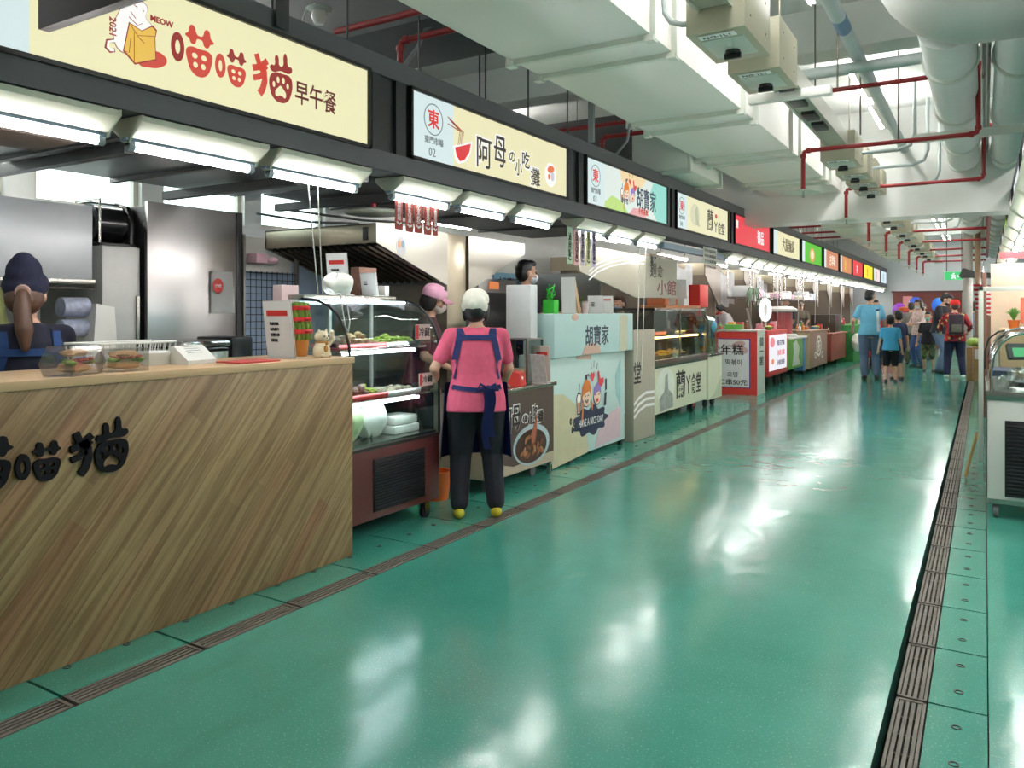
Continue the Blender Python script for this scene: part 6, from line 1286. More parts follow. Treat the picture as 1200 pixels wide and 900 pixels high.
T = thing('red_wood_cart', 'reddish wooden cart beyond the brown one', 'cart'); m = M(); m.box(-3.95, -3.22, 20.5, 22.8, .16, .80, .008); m.build('cart_body', mat('red_wood', (134, 58, 44), .4, var=.2, scale=4, stretch=(1, 4, 1)), T); m = M(); m.box(-4.0, -3.18, 20.45, 22.85, .80, .84, .004); m.build('counter_top', mat('red_wood_top', (150, 80, 60), .4), T)
m = M(); m.box(-3.9, -3.3, 21.6, 22.7, .84, 1.3, .01); m.build('dark_case', mat('dark_case', (66, 60, 50), .3), T)
for y in (20.8, 22.5):
    for x in (-3.45, -3.85): m = M(); m.cyl((x, y, .06), (x+.05, y, .06), .06, n=14); m.box(x, x+.05, y-.03, y+.03, .1, .16); m.build('wheel', RUBBER, T)
m = M(); m.box(-3.9, -3.05, 23.0, 25.6, .0, 1.0, .01); solo('green_draped_table', m, mat('green_cloth', (50, 120, 60), .8), 'green draped table behind the man in light blue', 'table')
softbag('white carrier bag hanging beside the green draped table', (-2.95, 22.95, .30), (.14, .2, .25), WBAG, 7)
for i, (y, c, lb) in enumerate(((26.0, (170, 150, 130), 'tan laminate far counter'), (28.4, (120, 70, 60), 'dark red far counter'), (30.6, (200, 196, 190), 'pale counter at the far end of the row'))): m = M(); m.box(-3.9, -3.2, y, y+1.8, 0, .95, .01); solo('food_counter', m, mat('far_counter_%d' % i, c, .5), lb, 'counter')
# ring lamp, fan, plants and goods on far counters
T = thing('ring_lamp', 'round white ring lamp on the Korean menu counter', 'lamp'); p = at(897, 363, X=-3.4); m = M(); m.tube([(p.x+.03*math.sin(0), p.y+.30*math.cos(a), p.z+.17*math.sin(a)) for a in [2*PI*i/24 for i in range(25)]], .045, 8); m.build('ring', mat('ring_glow', (255, 252, 250), emit=1.3), T)
m = M(); m.box(p.x-.03, p.x-.02, p.y-.26, p.y+.26, p.z-.14, p.z+.14, .004); m.build('backing_disc', WHITEP, T); m = M(); m.cyl((p.x, p.y, 1.06), (p.x, p.y, p.z-.15), .02, n=8); m.lathe([(.12, 1.055), (.11, 1.075)], (p.x, p.y, 0), 16); m.build('lamp_stand', GALV, T)
T = thing('table_fan', 'grey table fan standing on the light box cart', 'fan', loc=(-3.6, 15.1, 1.051)); m = M(); m.lathe([(.12, 0), (.1, .03), (.02, .05)], (0, 0, 0), 18); m.cyl((0, 0, .04), (0, 0, .25), .015, n=8); m.build('fan_stand', GALV, T)
m = M(); [m.tube([(.04, .22*math.cos(a), .38+.2*math.sin(a)) if k else (.07, .02*math.cos(a), .38+.02*math.sin(a)) for k in (0, 1)], .003, 4) for a in [i*2*PI/30 for i in range(30)]]; m.tube([(.03, .22*math.cos(a), .38+.2*math.sin(a)) for a in [2*PI*i/24 for i in range(25)]], .008, 6); m.build('fan_guard', MATS['grey_plastic'], T)
m = M(); m.cyl((-.06, 0, .38), (.02, 0, .38), .05, n=14); [m.poly([(.02, 0, .38), (.02, .17*math.cos(a), .38+.16*math.sin(a)), (.03, .17*math.cos(a+.7), .38+.16*math.sin(a+.7))], (.004, 0, 0)) for a in (0, 2.1, 4.2)]; m.build('fan_blades', mat('smoky_blade', (120, 124, 130), .3), T)
def goods(y0_, y1_, z, n, seed, where, x0=-3.75, x1=-3.3):
    rr = random.Random(seed); pal = [('red', (206, 60, 60)), ('yellow', (222, 196, 90)), ('green', (110, 170, 80)), ('white', (236, 236, 232)), ('brown', (130, 92, 66)), ('pink', (226, 160, 170)), ('blue', (90, 140, 190)), ('orange', (226, 140, 70))]
    for i in range(n):
        cn, c = pal[rr.randrange(8)]; y = y0_+(y1_-y0_)*(i+.5)/n; x = rr.uniform(x0, x1); k = rr.randrange(3); h = rr.uniform(.08, .2); mm = mat('goods_'+cn, c, .45)
        if k == 0: T = thing('bottle', '%s bottle %s' % (cn, where), 'bottle', 'goods '+where, loc=(x, y, z)); m = M(); m.lathe([(.03, 0), (.034, .01), (.034, h*.6), (.014, h*.8), (.013, h)], (0, 0, 0), 12); m.build('bottle_body', mm, T); m = M(); m.lathe([(.016, h), (.016, h+.02)], (0, 0, 0), 10); m.build('cap', WHITEP, T)
        elif k == 1: m = M(); m.box(x-.05, x+.05, y-.07, y+.07, z, z+h*.8, .006); solo('food_carton', m, mm, '%s carton %s' % (cn, where), 'carton', 'goods '+where)
        else: T = thing('food_bowl', '%s bowl of food %s' % (cn, where), 'bowl', 'goods '+where, loc=(x, y, z)); m = M(); m.lathe([(.04, 0), (.085, .06), (.08, .06), (.04, .012)], (0, 0, 0), 16); m.build('bowl', mm, T); m = M(); lump(m, (0, 0, .055), (.07, .07, .03), i, 12); m.build('food', [FD1, FD2, FD3, FD4][i % 4], T)
goods(13.16, 13.6, 1.081, 3, 1, 'on the Korean menu counter', -4.3, -3.5); goods(13.9, 15.0, 1.051, 6, 2, 'on the light box cart'); goods(17.9, 20.0, .966, 8, 3, 'on the brown wooden cart'); goods(20.6, 21.5, .841, 4, 4, 'on the reddish cart'); goods(23.1, 25.5, 1.001, 8, 5, 'on the green draped table'); goods(26.1, 27.9, .951, 6, 6, 'on the tan far counter'); goods(28.5, 30.3, .951, 6, 7, 'on the dark red far counter')
T = thing('green_box', 'green and white food boxes on the Korean menu counter', 'box'); m = M(); m.box(-3.75, -3.5, 13.15, 13.4, 1.081, 1.17, .01); m.build('green_tub', mat('green_pack', (110, 176, 84), .5, var=.2), T); m = M(); m.box(-4.1, -3.8, 13.15, 13.3, 1.081, 1.14, .01); m.build('red_tub', mat('red_pack', (206, 110, 110), .5, var=.3, scale=30), T)
stand('pale pink leaning card on the Korean menu counter', (-3.34, 13.3, 1.08), .22, .36, .2, .4, 0, False, None, mat('pink_card', (232, 212, 220), .5))
# interiors of the far stalls
PART = mat('brown_steel_partition', (128, 116, 104), .45, .5, var=.1, scale=2)
bounds = [11.32, 13.80, 16.28, 18.75, 21.1, 23.35, 25.6, 28.05, 30.1]
for i, y in enumerate(bounds):
    T = thing('stall_partition', 'brown steel partition and hood side, %s beyond the noodle cart' % ['first', 'second', 'third', 'fourth', 'fifth', 'sixth', 'seventh', 'eighth', 'ninth'][i], 'partition')
    m = M(); m.box(-5.9, -4.1, y, y+.05, 0, 2.2, .003); m.build('partition_panel', PART, T); m = M(); m.poly([(-4.0, y-.9, 2.2), (-4.0, y+.0, 2.2), (-4.0, y, 1.5), (-4.0, y-.15, 1.5), (-4.0, y-.9, 2.0)], (-.02, 0, 0)); m.build('hood_side', PART, T)
    m = M(); m.box(-5.6, -4.02, y-.9, y-.88, 2.0, 2.2); m.build('hood_lip', HBR, T)
shelfcols = [(206, 200, 190), (180, 150, 130), (220, 220, 216), (200, 120, 110), (160, 170, 160)]
for i in range(8):
    ya = bounds[i]+.25; T = thing('back_shelf', 'back shelving with mixed goods, %s bay beyond the noodle cart' % ['first', 'second', 'third', 'fourth', 'fifth', 'sixth', 'seventh', 'eighth'][i], 'shelving')
    m = M(); [m.box(-5.0, -4.6, ya, ya+1.7, z, z+.03) for z in (.9, 1.35, 1.8)]; [m.box(x, x+.03, y, y+.03, 0, 2.15) for x in (-5.0, -4.63) for y in (ya, ya+1.67)]; m.build('shelf_frame', STEEL, T)
    rr = random.Random(i)
    for z in (.931, 1.381, 1.831):
        y = ya+.05
        while y < ya+1.5: w_ = rr.uniform(.1, .25); h = rr.uniform(.12, .34); m = M(); m.box(-4.95, -4.68, y, y+w_, z, z+h, .01); m.build('stored_goods', mat('stored_%d' % (k := rr.randrange(5)), shelfcols[k], .6), T); y += w_+.02
T = thing('menu_light_box', 'warm orange lit picture menu deep in the far stalls', 'sign'); X = -4.4; a = V((X, 28.3, 0)); b_ = V((X, 30.0, 0)); m = M(); m.box(X-.05, X, a.y, b_.y, 1.75, 2.22, .004); m.build('housing', BLACK, T); F = FE(X, a.y, 1.75); W_ = b_.y-a.y; shape('lit_picture', T, F, [rect(.05, W_-.05, .04, .43)], em('warm_lit', (206, 96, 36)), .001)
for k in range(4): shape('lit_dish', T, F, [ell(W_*(.15+.23*k), .22, W_*.09, .12, 14)], em('dish_lit', (250, 200, 90)), .003)
# ================================================================ right hand row
b = M(); b.box(.29, .40, 3.0, 31.5, 2.83, 2.95); struct('trim_20', b, DARKF); b = M(); b.box(.29, .44, 3.0, 31.5, 2.20, 2.37); struct('trim_21', b, DARKF); b = M(); b.box(.46, .52, 3.0, 31.5, 2.37, 2.83); struct('trim_22', b, DARKF2)
rc = [((246, 240, 222), 'cream'), ((236, 238, 236), 'white'), ((230, 236, 240), 'pale blue'), ((236, 236, 230), 'off-white'), ((160, 214, 100), 'light green'), ((240, 238, 236), 'plain white'), ((232, 236, 230), 'greyish white'), ((250, 240, 60), 'yellow'), ((240, 236, 230), 'warm white')]
for i, (c, n_) in enumerate(rc): a = 3.6+2.45*i; signbox(a, a+2.15, 2.37, 2.83, c, 'right hand row sign with a %s face, seen edge on' % n_, X=.285, flip=True)
pr = lamp(1.0, 'fluorescent lamp in the run under the right hand signs', 'right row fluorescent lamps', (.27, 3.3, 2.0), TUBER)
for i in range(1, 24): dup(pr, (.27, 3.3+1.1*i, 2.0))
pr = lamp(1.0, 'second line of fluorescent lamps inside the right hand stalls', 'inner right row lamps', (.85, 5.0, 2.0), TUBER)
for i in range(1, 18): dup(pr, (.85, 5.0+1.3*i, 2.0))
# display fridge at the right edge
T = thing('display_fridge', 'white display fridge with an arched glass top at the right edge', 'display fridge')
FX0, FX1, FY = .015, .75, 6.2; WF = mat('fridge_grey_white', (206, 206, 200), .4, var=.04)
m = M(); m.box(FX0, FX1, FY, 7.6, .13, .80, .01); m.build('base_cabinet', WF, T); m = M(); m.box(FX0-.01, FX1+.01, FY-.01, 7.61, .80, .86, .004); m.build('steel_ledge', STEEL, T); m = M(); m.box(FX0-.003, FX0, FY+.04, 7.55, .2, .75); m.build('navy_side_panel', mat('navy_panel', (34, 40, 84), .5), T)
m = M(); m.box(FX0+.10, FX1-.05, FY-.008, FY, .155, .665, .003); m.build('grille_frame', BLACK, T)
for i in range(20): z = .17+.0245*i; q = M(); q.poly([(FX0+.11, FY-.008, z), (FX0+.11, FY-.018, z-.006), (FX0+.11, FY-.008, z-.012)], (FX1-FX0-.17, 0, 0)); q.build('grille_slat', MATS['slat_black'], T)
arch = [(FX0+.02, .86), (FX0+.02, 1.0), (FX0+.035, 1.10), (FX0+.075, 1.18), (FX0+.14, 1.235), (FX0+.24, 1.26), (FX1, 1.27)]
for y in (FY+.0, FY+.35, 7.58): m = M(); m.tube([(x, y, z) for x, z in arch], .011, 8); m.build('arch_frame', CHROME, T)
m = M(); m.sheet(lambda a, b2: (lambda t: (lambda i, f_: (arch[i][0]+(arch[i+1][0]-arch[i][0])*f_, FY+1.38*b2, arch[i][1]+(arch[i+1][1]-arch[i][1])*f_))(min(int(t), 5), t-min(int(t), 5)))(a*6), 18, 2, .004); m.build('arched_glass', CLEAR, T)
m = M(); m.poly([(x, FY+.008, z) for x, z in arch]+[(FX1, FY+.008, .86)], (0, .004, 0)); m.build('end_glass', CLEAR, T)
m = M(); m.box(FX0, FX1, FY+.002, FY+.02, .10, .135); m.build('base_rail', STEEL, T)
for x in (FX0+.05, FX1-.1):
    for y in (FY+.06, 7.5): m = M(); m.cyl((x-.015, y, .045), (x+.015, y, .045), .045, n=18); m.box(x-.02, x+.02, y-.015, y+.015, .05, .13); m.build('castor', MATS['grey_castor'], T)
T = thing('weighing_scale', 'digital scale with a green display inside the arched fridge', 'scale', loc=(.30, 6.75, .861), rot=.3); m = M(); m.box(-.13, .13, -.1, .1, 0, .03, .01); m.cyl((0, .08, .03), (0, .08, .2), .012, n=8); m.build('scale_base', BLACK, T)
m = M(Matrix.Translation((0, .06, .24)) @ Matrix.Rotation(-.5, 4, 'X')); m.box(-.15, .15, -.02, .02, -.06, .06, .008); m.build('display_housing', BLACK, T); F = (V((-.12, .02, .205)), V((1, 0, 0)), V((0, .48, .88))); shape('green_display', T, F, [rect(0, .16, 0, .07)], em('green_lcd', (90, 210, 130)), .004)
for i, (x, y, s) in enumerate(((.13, 6.5, .06), (.42, 6.45, .06), (.22, 7.2, .07))): softbag(['clear bag of produce at the front of the arched fridge', 'second clear bag inside the arched fridge', 'clear bag at the rear of the arched fridge'][i], (x, y, .861), (s, s, s*.7), PLAST, i+20)
T = thing('wooden_crate', 'tan cardboard panel box behind the arched fridge', 'box'); m = M(); m.box(.12, .9, 8.6, 9.3, 0, 1.23, .01); m.build('box_body', mat('tan_card', (196, 158, 118), .7, var=.08), T); m = M(); m.tube([(.25+.25*(1-math.cos(a)), 8.59, 1.0+.12*math.sin(a)) for a in [PI*i/10 for i in range(11)]], .01, 6); m.build('arched_mark', mat('brown_line', (130, 90, 60), .6), T)
for i, (x, c, lb) in enumerate(((.235, (226, 120, 50), 'small plant in an orange pot on the tan box'), (.37, (176, 130, 96), 'small plant in a clay pot on the tan box'))):
    T = thing('potted_plant', lb, 'plant', loc=(x, 8.75, 1.231)); m = M(); m.lathe([(.035, 0), (.05, .07), (.054, .08), (.045, .08)], (0, 0, 0), 16); m.build('pot', mat('pot_%d' % i, c, .5), T); m = M()
    for k in range(26): a = k*2.4; r_ = .012+.05*(k/26); h = .15-.05*(k/26); m.tube([(0, 0, .07), (r_*.6*math.cos(a), r_*.6*math.sin(a), .07+h*.7), (r_*1.2*math.cos(a), r_*1.2*math.sin(a), .05+h)], 0, 4, radii=[.003, .008, .002])
    m.build('leaves', MATS['leaf_green'], T)
T = thing('stall_frame', 'pale metal stall frame post right of the red backpack', 'frame'); m = M(); m.box(-.05, -.01, 8.45, 8.5, 0, 1.62, .004); m.build('post', GALV, T); m = M(); m.box(-.05, .9, 8.45, 8.5, 1.58, 1.62, .004); m.build('top_rail', GALV, T)
m = M(); m.tube([(.0, 7.9, .9), (.0, 7.9, 1.05), (.03, 7.9, 1.16), (.1, 7.9, 1.22), (.18, 7.9, 1.24)], .008, 6); m.tube([(.03, 7.9, .9), (.03, 7.9, 1.03), (.06, 7.9, 1.12), (.12, 7.9, 1.18), (.18, 7.9, 1.2)], .008, 6); solo('bent_rail', m, BLACK, 'pair of black curved rails above the arched fridge', 'rail')
m = M(); m.box(.02, .2, 7.7, 8.2, 0, .9, .01); solo('navy_cabinet', m, MATS['navy_panel'], 'navy cabinet behind the arched fridge', 'cabinet')
m = M(); m.tube([(-.14, 7.6, .01), (-.055, 7.75, .36)], .012, 6); solo('wooden_stick', m, mat('yellow_wood', (190, 150, 84), .6), 'short wooden stick leaning against the right hand fridge', 'stick')
m = M(); m.lathe([(.10, 0), (.14, .03), (.15, .05), (.13, .05)], (.35, 6.9, .01), 20); solo('orange_basin', m, mat('orange_basin', (220, 130, 50), .4), 'orange basin on the floor under the right hand fridge', 'basin')
m = M(); m.box(.06, 1.2, 10.8, 10.84, .9, 1.95); solo('poster_board', m, mat('pinkish_poster', (222, 196, 170), .6, var=.2, scale=6), 'cream backboard with posters in the right hand stall', 'board')
m = M(); m.box(.35, .52, 10.6, 10.7, 1.25, 1.55, .01); solo('red_poster', m, mat('red_white_poster', (226, 110, 90), .6, var=.3, scale=10), 'reddish white box standing before the cream backboard', 'box')
m = M(); m.lathe([(.05, 1.23), (.055, 1.25), (.055, 1.5), (.02, 1.56)], (.62, 9.0, 0), 16); solo('red_bottle', m, MATS['red_plastic'], 'red bottle on the tan box at the right', 'bottle')
T = thing('shirt_display', 'red and white striped shirt hanging above the cardboard boxes', 'shirt'); 
m = M(); m.sheet(lambda a, b_: (-.16+.26*a+.05*(1-b_), 14.0+.02*math.sin(a*9), 1.38+.45*b_-.08*a), 10, 8, .02)
sm = bpy.data.materials.new('red_white_stripes'); sm.use_nodes = True; nt = sm.node_tree; wv = nt.nodes.new('ShaderNodeTexWave'); wv.inputs['Scale'].default_value = 4.5; wv.bands_direction = 'Z'; tcn = nt.nodes.new('ShaderNodeTexCoord'); nt.links.new(tcn.outputs['Object'], wv.inputs[0]); cr = nt.nodes.new('ShaderNodeValToRGB'); cr.color_ramp.interpolation = 'CONSTANT'; cr.color_ramp.elements[1].position = .5; cr.color_ramp.elements[0].color = (*lin((206, 50, 56)), 1); cr.color_ramp.elements[1].color = (*lin((235, 230, 228)), 1); nt.links.new(wv.outputs['Fac'], cr.inputs[0]); nt.links.new(cr.outputs[0], nt.nodes['Principled BSDF'].inputs['Base Color'])
m.build('shirt_body', sm, T); m = M(); m.cyl((-.02, 14.0, 1.83), (-.02, 14.0, 2.2), .005, n=6); m.build('hanger', STEEL, T)
T = thing('cardboard_box', 'left upright cardboard box at the right of the aisle', 'box'); m = M(); m.box(-.31, -.21, 18.0, 18.4, .0, .66, .006); m.build('box_body', mat('cardboard', (160, 126, 84), .8, var=.08), T)
T = thing('cardboard_box', 'right upright cardboard box with a white label', 'box'); m = M(); m.box(-.20, -.05, 18.0, 18.4, .0, .68, .006); m.build('box_body', MATS['cardboard'], T); shape('white_label', T, FS(-.17, 17.998, .44), [rect(0, .08, 0, .2)], PAPER, .001)
softbag('yellow green bag lying on the two cardboard boxes', (-.17, 18.2, .68), (.14, .14, .09), mat('lime_bag', (150, 180, 80), .5, var=.3, scale=12), 31)
m = M(); m.box(-.03, .02, 12.0, 17.8, 0, 1.9, .004); m.box(.02, .7, 17.78, 17.82, 0, 1.9); solo('brown_stall_side', m, mat('brown_post', (120, 84, 70), .6), 'brown side wall of a right hand stall', 'partition')
m = M(); m.box(.1, .8, 9.6, 12.0, 0, 1.0, .01); solo('market_counter', m, mat('white_counter', (220, 214, 206), .5), 'pale counter of the second right hand stall', 'counter'); goods(9.7, 11.8, 1.001, 7, 12, 'on the pale right hand counter', .2, .6)
for i, (z, lb) in enumerate(((1.92, 'red dotted price rail under the right hand lamps'),)): m = M(); m.box(.12, 1.0, 8.7, 8.72, z-.03, z+.03); solo('price_rail', m, mat('red_white_rail', (196, 90, 96), .5, var=.6, scale=20), lb, 'rail')
# balloons / flowers at the far end
for i, (u, v, c, nm) in enumerate(((1054, 364, (150, 60, 200), 'purple'), (1073, 357, (70, 110, 240), 'blue, left one'), (1100, 358, (60, 130, 240), 'blue, right one'))):
    p = at(u, v, Y=27.0); T = thing('balloon', 'glossy balloon at the far end of the aisle, %s' % nm, 'balloon'); m = M(); m.sph(p, (.2, .2, .24), 16, 12); m.build('balloon_body', mat('balloon_%d' % i, c, .15), T); m = M(); m.tube([p+V((0, 0, -.24)), p+V((.02, 0, -.7)), V((p.x, p.y, .0))], .006, 4); m.build('balloon_string', WHITEP, T)
T = thing('ornament_column', 'red and gold festive column beside the children', 'decoration'); p = at(1058, 430, Z=0); p = V((-2.05, 26.2, 0))
for k in range(9): m = M(); m.lathe([(.04, k*.17), (.17, k*.17+.04), (.17, k*.17+.12), (.04, k*.17+.165)], (p.x, p.y, 0), 14); m.build('lantern_ring', mat('festive_red' if k % 2 else 'festive_gold', (196, 36, 40) if k % 2 else (206, 90, 50), .4), T)
m = M(); m.box(-2.9, -2.3, 27.0, 27.8, 0, 1.05, .02); solo('red_stall_table', m, mat('red_cloth', (190, 44, 50), .8), 'red draped table at the far end behind the family', 'table')

for i, (y, L) in enumerate(((11.9, 1.4), (14.4, 1.4), (16.9, 1.4), (19.4, 1.4), (21.7, 1.2), (24.0, 1.2), (26.4, 1.2), (28.6, 1.2))):  # more added lamps, put in to lift the dim far bays
    T = thing('stall_fill_lamp', 'added fill lamp inside a far stall of the left row', 'lamp', 'added fill lamps in the far left stalls'); x = -4.45; m = M(); m.box(x-.04, x+.04, y, y+L, 2.30, 2.34); m.build('batten', WHITEP, T); m = M(); m.cyl((x, y+.02, 2.28), (x, y+L-.02, 2.28), .016, n=10); m.build('tube', FILLTUBE, T); m = M(); [m.cyl((x, yy, 2.34), (x, yy, 4.2), .005, n=5) for yy in (y+.1, y+L-.1)]; m.build('hanger', MATS['dark_rod'], T)
for i, (y0_, y1_, z0_, z1_, lb) in enumerate(((11.9, 12.75, 1.45, 2.12, 'white plastic sheet hanging behind the side cart'), (14.35, 15.3, 1.5, 2.1, 'white plastic sheet hanging behind the light box cart'), (17.2, 18.0, 1.5, 2.1, 'white plastic sheet hanging behind the green cart'))):
    m = M(); m.sheet(lambda a, b_: (-4.2+.03*math.sin(a*14), y0_+(y1_-y0_)*a, z0_+.04*math.sin(a*9)+(z1_-z0_)*b_), 20, 3, .004); solo('hanging_sheet', m, mat('white_sheet', (230, 230, 232), .4, var=.1, scale=8), lb, 'plastic sheet')
for i, (y, lb) in enumerate(((14.2, 'first'), (16.6, 'second'), (19.0, 'third'))):
    T = thing('overhead_shelf', '%s overhead wire shelf with white goods above the far carts' % lb, 'shelf'); x0, x1 = -4.0, -3.6; m = M(); m.box(x0, x1, y, y+1.9, 1.62, 1.65); [m.cyl((x, yy, 1.62), (x, yy, 4.2), .012, n=8) for x in (x0, x1) for yy in (y+.03, y+1.87)]; m.build('shelf_frame', STEEL, T); rr = random.Random(i+40); yy = y+.1
    while yy < y+1.6: w_ = rr.uniform(.15, .35); m = M(); m.box(x0+.05, x1-.03, yy, yy+w_, 1.651, 1.65+rr.uniform(.08, .22), .03); m.build('stored_goods', mat('shelfgood_%d' % (k := rr.randrange(4)), [(232, 232, 232), (222, 180, 200), (236, 228, 216), (200, 206, 214)][k], .6), T); yy += w_+.04
T = thing('trailing_plant', 'dark green trailing plant above the ring lamp', 'plant'); p = at(883, 345, X=-3.55); m = M()
for k in range(16): a = k*2.4; m.tube([p, p+V((.05*math.cos(a), .22*math.sin(a), .10)), p+V((.09*math.cos(a), .42*math.sin(a), -.02-.12*(k % 3)))], 0, 5, radii=[.012, .022, .004])
m.build('leaves', mat('dull_leaf', (96, 116, 92), .6, var=.3), T); m = M(); m.lathe([(.05, -.12), (.07, .0)], p, 12); m.cyl(p+V((0, 0, .0)), V((p.x, p.y, 2.25)), .004, n=5); m.build('hanging_pot', WHITEP, T)
T = thing('hanging_notice', 'square handwritten notice hanging at the end of the bare batten', 'notice'); F = FE(-3.2, 0, 0); b4 = pbox(F, -3.2, 824, 840, 290, 310); m = M(); m.box(-3.203, -3.199, *b4); m.build('sheet', mat('grey_notice', (206, 208, 200), .6), T)
for k in range(4): fit('lettering', T, F, '今日公休請見諒', (b4[0]+.05, b4[1]-.05, b4[3]-.07-.07*k, b4[3]-.03-.07*k), INK, .0, .002)
for k in range(5): 
    y = 15.0+1.9*k; m = M(); m.cyl((-3.3, y, 1.1), (-3.28, y+.02, 2.18), .005, n=5); solo('white_string', m, WHITEP, 'thin white string hanging from the far lamps', 'cord', 'strings under the far left lamps')
# ================================================================ people
def apron_back(col_, zs=(1.22, .95, .885, .37), bow=True, x=(.115, .18), knot=.07, skirt=True, k2=1.):
    def fn(T, d):
        m = d['fab'](col_); sh = d['shirt']; a, b_, c_, e_ = zs
        ribbon_on(sh, [(-x[0], a+.10), (-x[0], a), (-x[0]-.03, (a+b_)/2), (-x[1], b_)], .042, m, 'apron_strap', T)
        ribbon_on(sh, [(x[0], a+.10), (x[0], a), (x[0]+.03, (a+b_)/2), (x[1], b_)], .042, m, 'apron_strap', T)
        ribbon_on(sh, [(-x[0]-.02, a), (x[0]+.02, a)], .035, m, 'apron_strap', T, off=.010)
        ribbon_on(sh, [(-.20, c_+.01), (0, c_-.012), (.20, c_+.01)], .03, m, 'waist_tie', T, off=.008)
        if bow:
            y0 = -.16
            t = M(); t.sph((knot, y0, c_), (.022, .018, .022), 10, 8)
            for s in (-1, 1): t.tube([(knot, y0, c_), (knot+s*.05, y0-.015, c_+.03), (knot+s*.07, y0-.01, c_-.01), (knot+s*.01, y0, c_-.01)], .009, 6)
            t.build('apron_knot', m, T)
            for s, L in ((-.012, .40), (.02, .32)):
                t = M(); t.sheet(lambda u, v, s=s, L=L: (knot+s+(u-.5)*.045+.01*math.sin(v*7), y0-.02-.01*math.sin(v*5+u), c_-v*L), 3, 10, .004); t.build('tie_tail', m, T)
        if skirt:
            t = M(); t.sheet(lambda u, v: ((.215+.03*v)*math.sin((u-.5)*3.6), (.165+.04*v)*math.cos((u-.5)*3.6)+.02+.008*math.sin(u*26)*v, c_+.02-(c_-e_)*v), 26, 12, .006); t.build('apron_skirt', m, T)
    return fn
_pp = (-2.97, 4.46)
person('worker in pink shirt, navy apron and white head scarf, back turned, by the showcase', _pp, math.radians(36), h=1.52, w=1.2, lean=.07,
       head=(.12, -.25), feet=((-.13, .0), (.15, .02)), hands=((-.30, .16, .97), (.24, .34, .98)), top=((226, 96, 128), .42, .80), legs=((26, 27, 36), 1.), shoes=(206, 186, 40),
       hair=('bob', (20, 18, 20)), hat=('scarf', (240, 236, 224)), hk=1.12, mask=(225, 225, 225), vox=.009, extra=apron_back((30, 42, 96)))
person('worker with long brown ponytail and dark navy cap behind the wooden counter', (-4.0, 2.06), math.radians(74), h=1.58, w=1.1, lean=.05, hk=1.12, head=(.2, -.3), hands=((-.2, .35, 1.0), (.2, .38, 1.0)),
       top=((28, 30, 48), .45, 0), legs=((30, 30, 40), 1.), hair=('pony', (92, 64, 50)), hat=('beret', (30, 32, 58)), mask=(232, 232, 230), vox=.009, extra=apron_back((36, 66, 118), (1.20, .98, .90, .4), False, skirt=False))
person('worker in a pink cap and dark clothes leaning behind the glass showcase', (-3.95, 5.13), -1.15, h=1.60, lean=.12, head=(.2, .1), hands=((-.2, .3, 1.0), (.2, .3, 1.0)), top=((70, 36, 44), .45, 0), legs=((30, 30, 36), 1.),
       hair=('bob', (30, 24, 24)), hat=('cap', (228, 170, 196)), mask=(206, 190, 186), vox=.009)
person('dark haired worker with a face mask behind the pale blue drinks counter', (-4.18, 7.22), -.75, h=1.70, z0=.2, hk=1.12, head=(.05, .0), hands=((-.15, .22, 1.15), (.2, .22, 1.15)), top=((40, 46, 78), .45, 0), legs=((40, 40, 50), 1.),
       hair=('short', (20, 18, 20)), mask=(222, 228, 236), vox=.01)
person('worker in white with a pale blue mask beyond the pale blue counter', (-4.6, 10.75), PI-.3, h=1.6, head=(.15, .0), hands=((-.2, .3, 1.0), (.2, .3, 1.0)), top=((226, 222, 216), .45, 0), hair=('short', (70, 46, 36)), mask=(120, 160, 200), vox=.012)
person('worker in a white shirt with navy straps bending over the Korean menu counter', (-3.95, 14.35), PI-.75, h=1.66, lean=.45, head=(.5, 0), hands=((-.15, .42, .98), (.2, .42, .98)), top=((230, 230, 234), .45, 0), legs=((40, 44, 60), 1.), hair=('bob', (24, 20, 22)), mask=(200, 50, 56), vox=.011, extra=apron_back((50, 60, 110), (1.18, .98, .9, .4), False, skirt=False))
person('worker in navy with long dark hair behind the Korean menu counter', (-4.15, 14.95), PI-.9, h=1.58, lean=.35, head=(.4, -.3), hands=((-.1, .4, 1.0), (.2, .4, 1.0)), top=((34, 44, 88), .8, 0), hair=('long', (24, 20, 22)), mask=(210, 60, 60), vox=.012)
person('masked worker in navy behind the brown wooden cart', (-4.25, 20.3), PI+.1, h=1.7, head=(.3, 0), hands=((-.15, .38, 1.05), (.15, .38, 1.05)), top=((44, 52, 80), .45, 0), hair=('short', (22, 20, 22)), mask=(226, 230, 236), vox=.013)
person('worker with glasses and a pale brown shirt behind the reddish cart', (-4.3, 22.4), PI+.2, h=1.66, head=(.35, .2), hands=((-.15, .38, 1.05), (.15, .38, 1.05)), top=((120, 110, 96), .45, 0), hair=('bob', (30, 24, 22)), mask=(226, 190, 170), vox=.013)
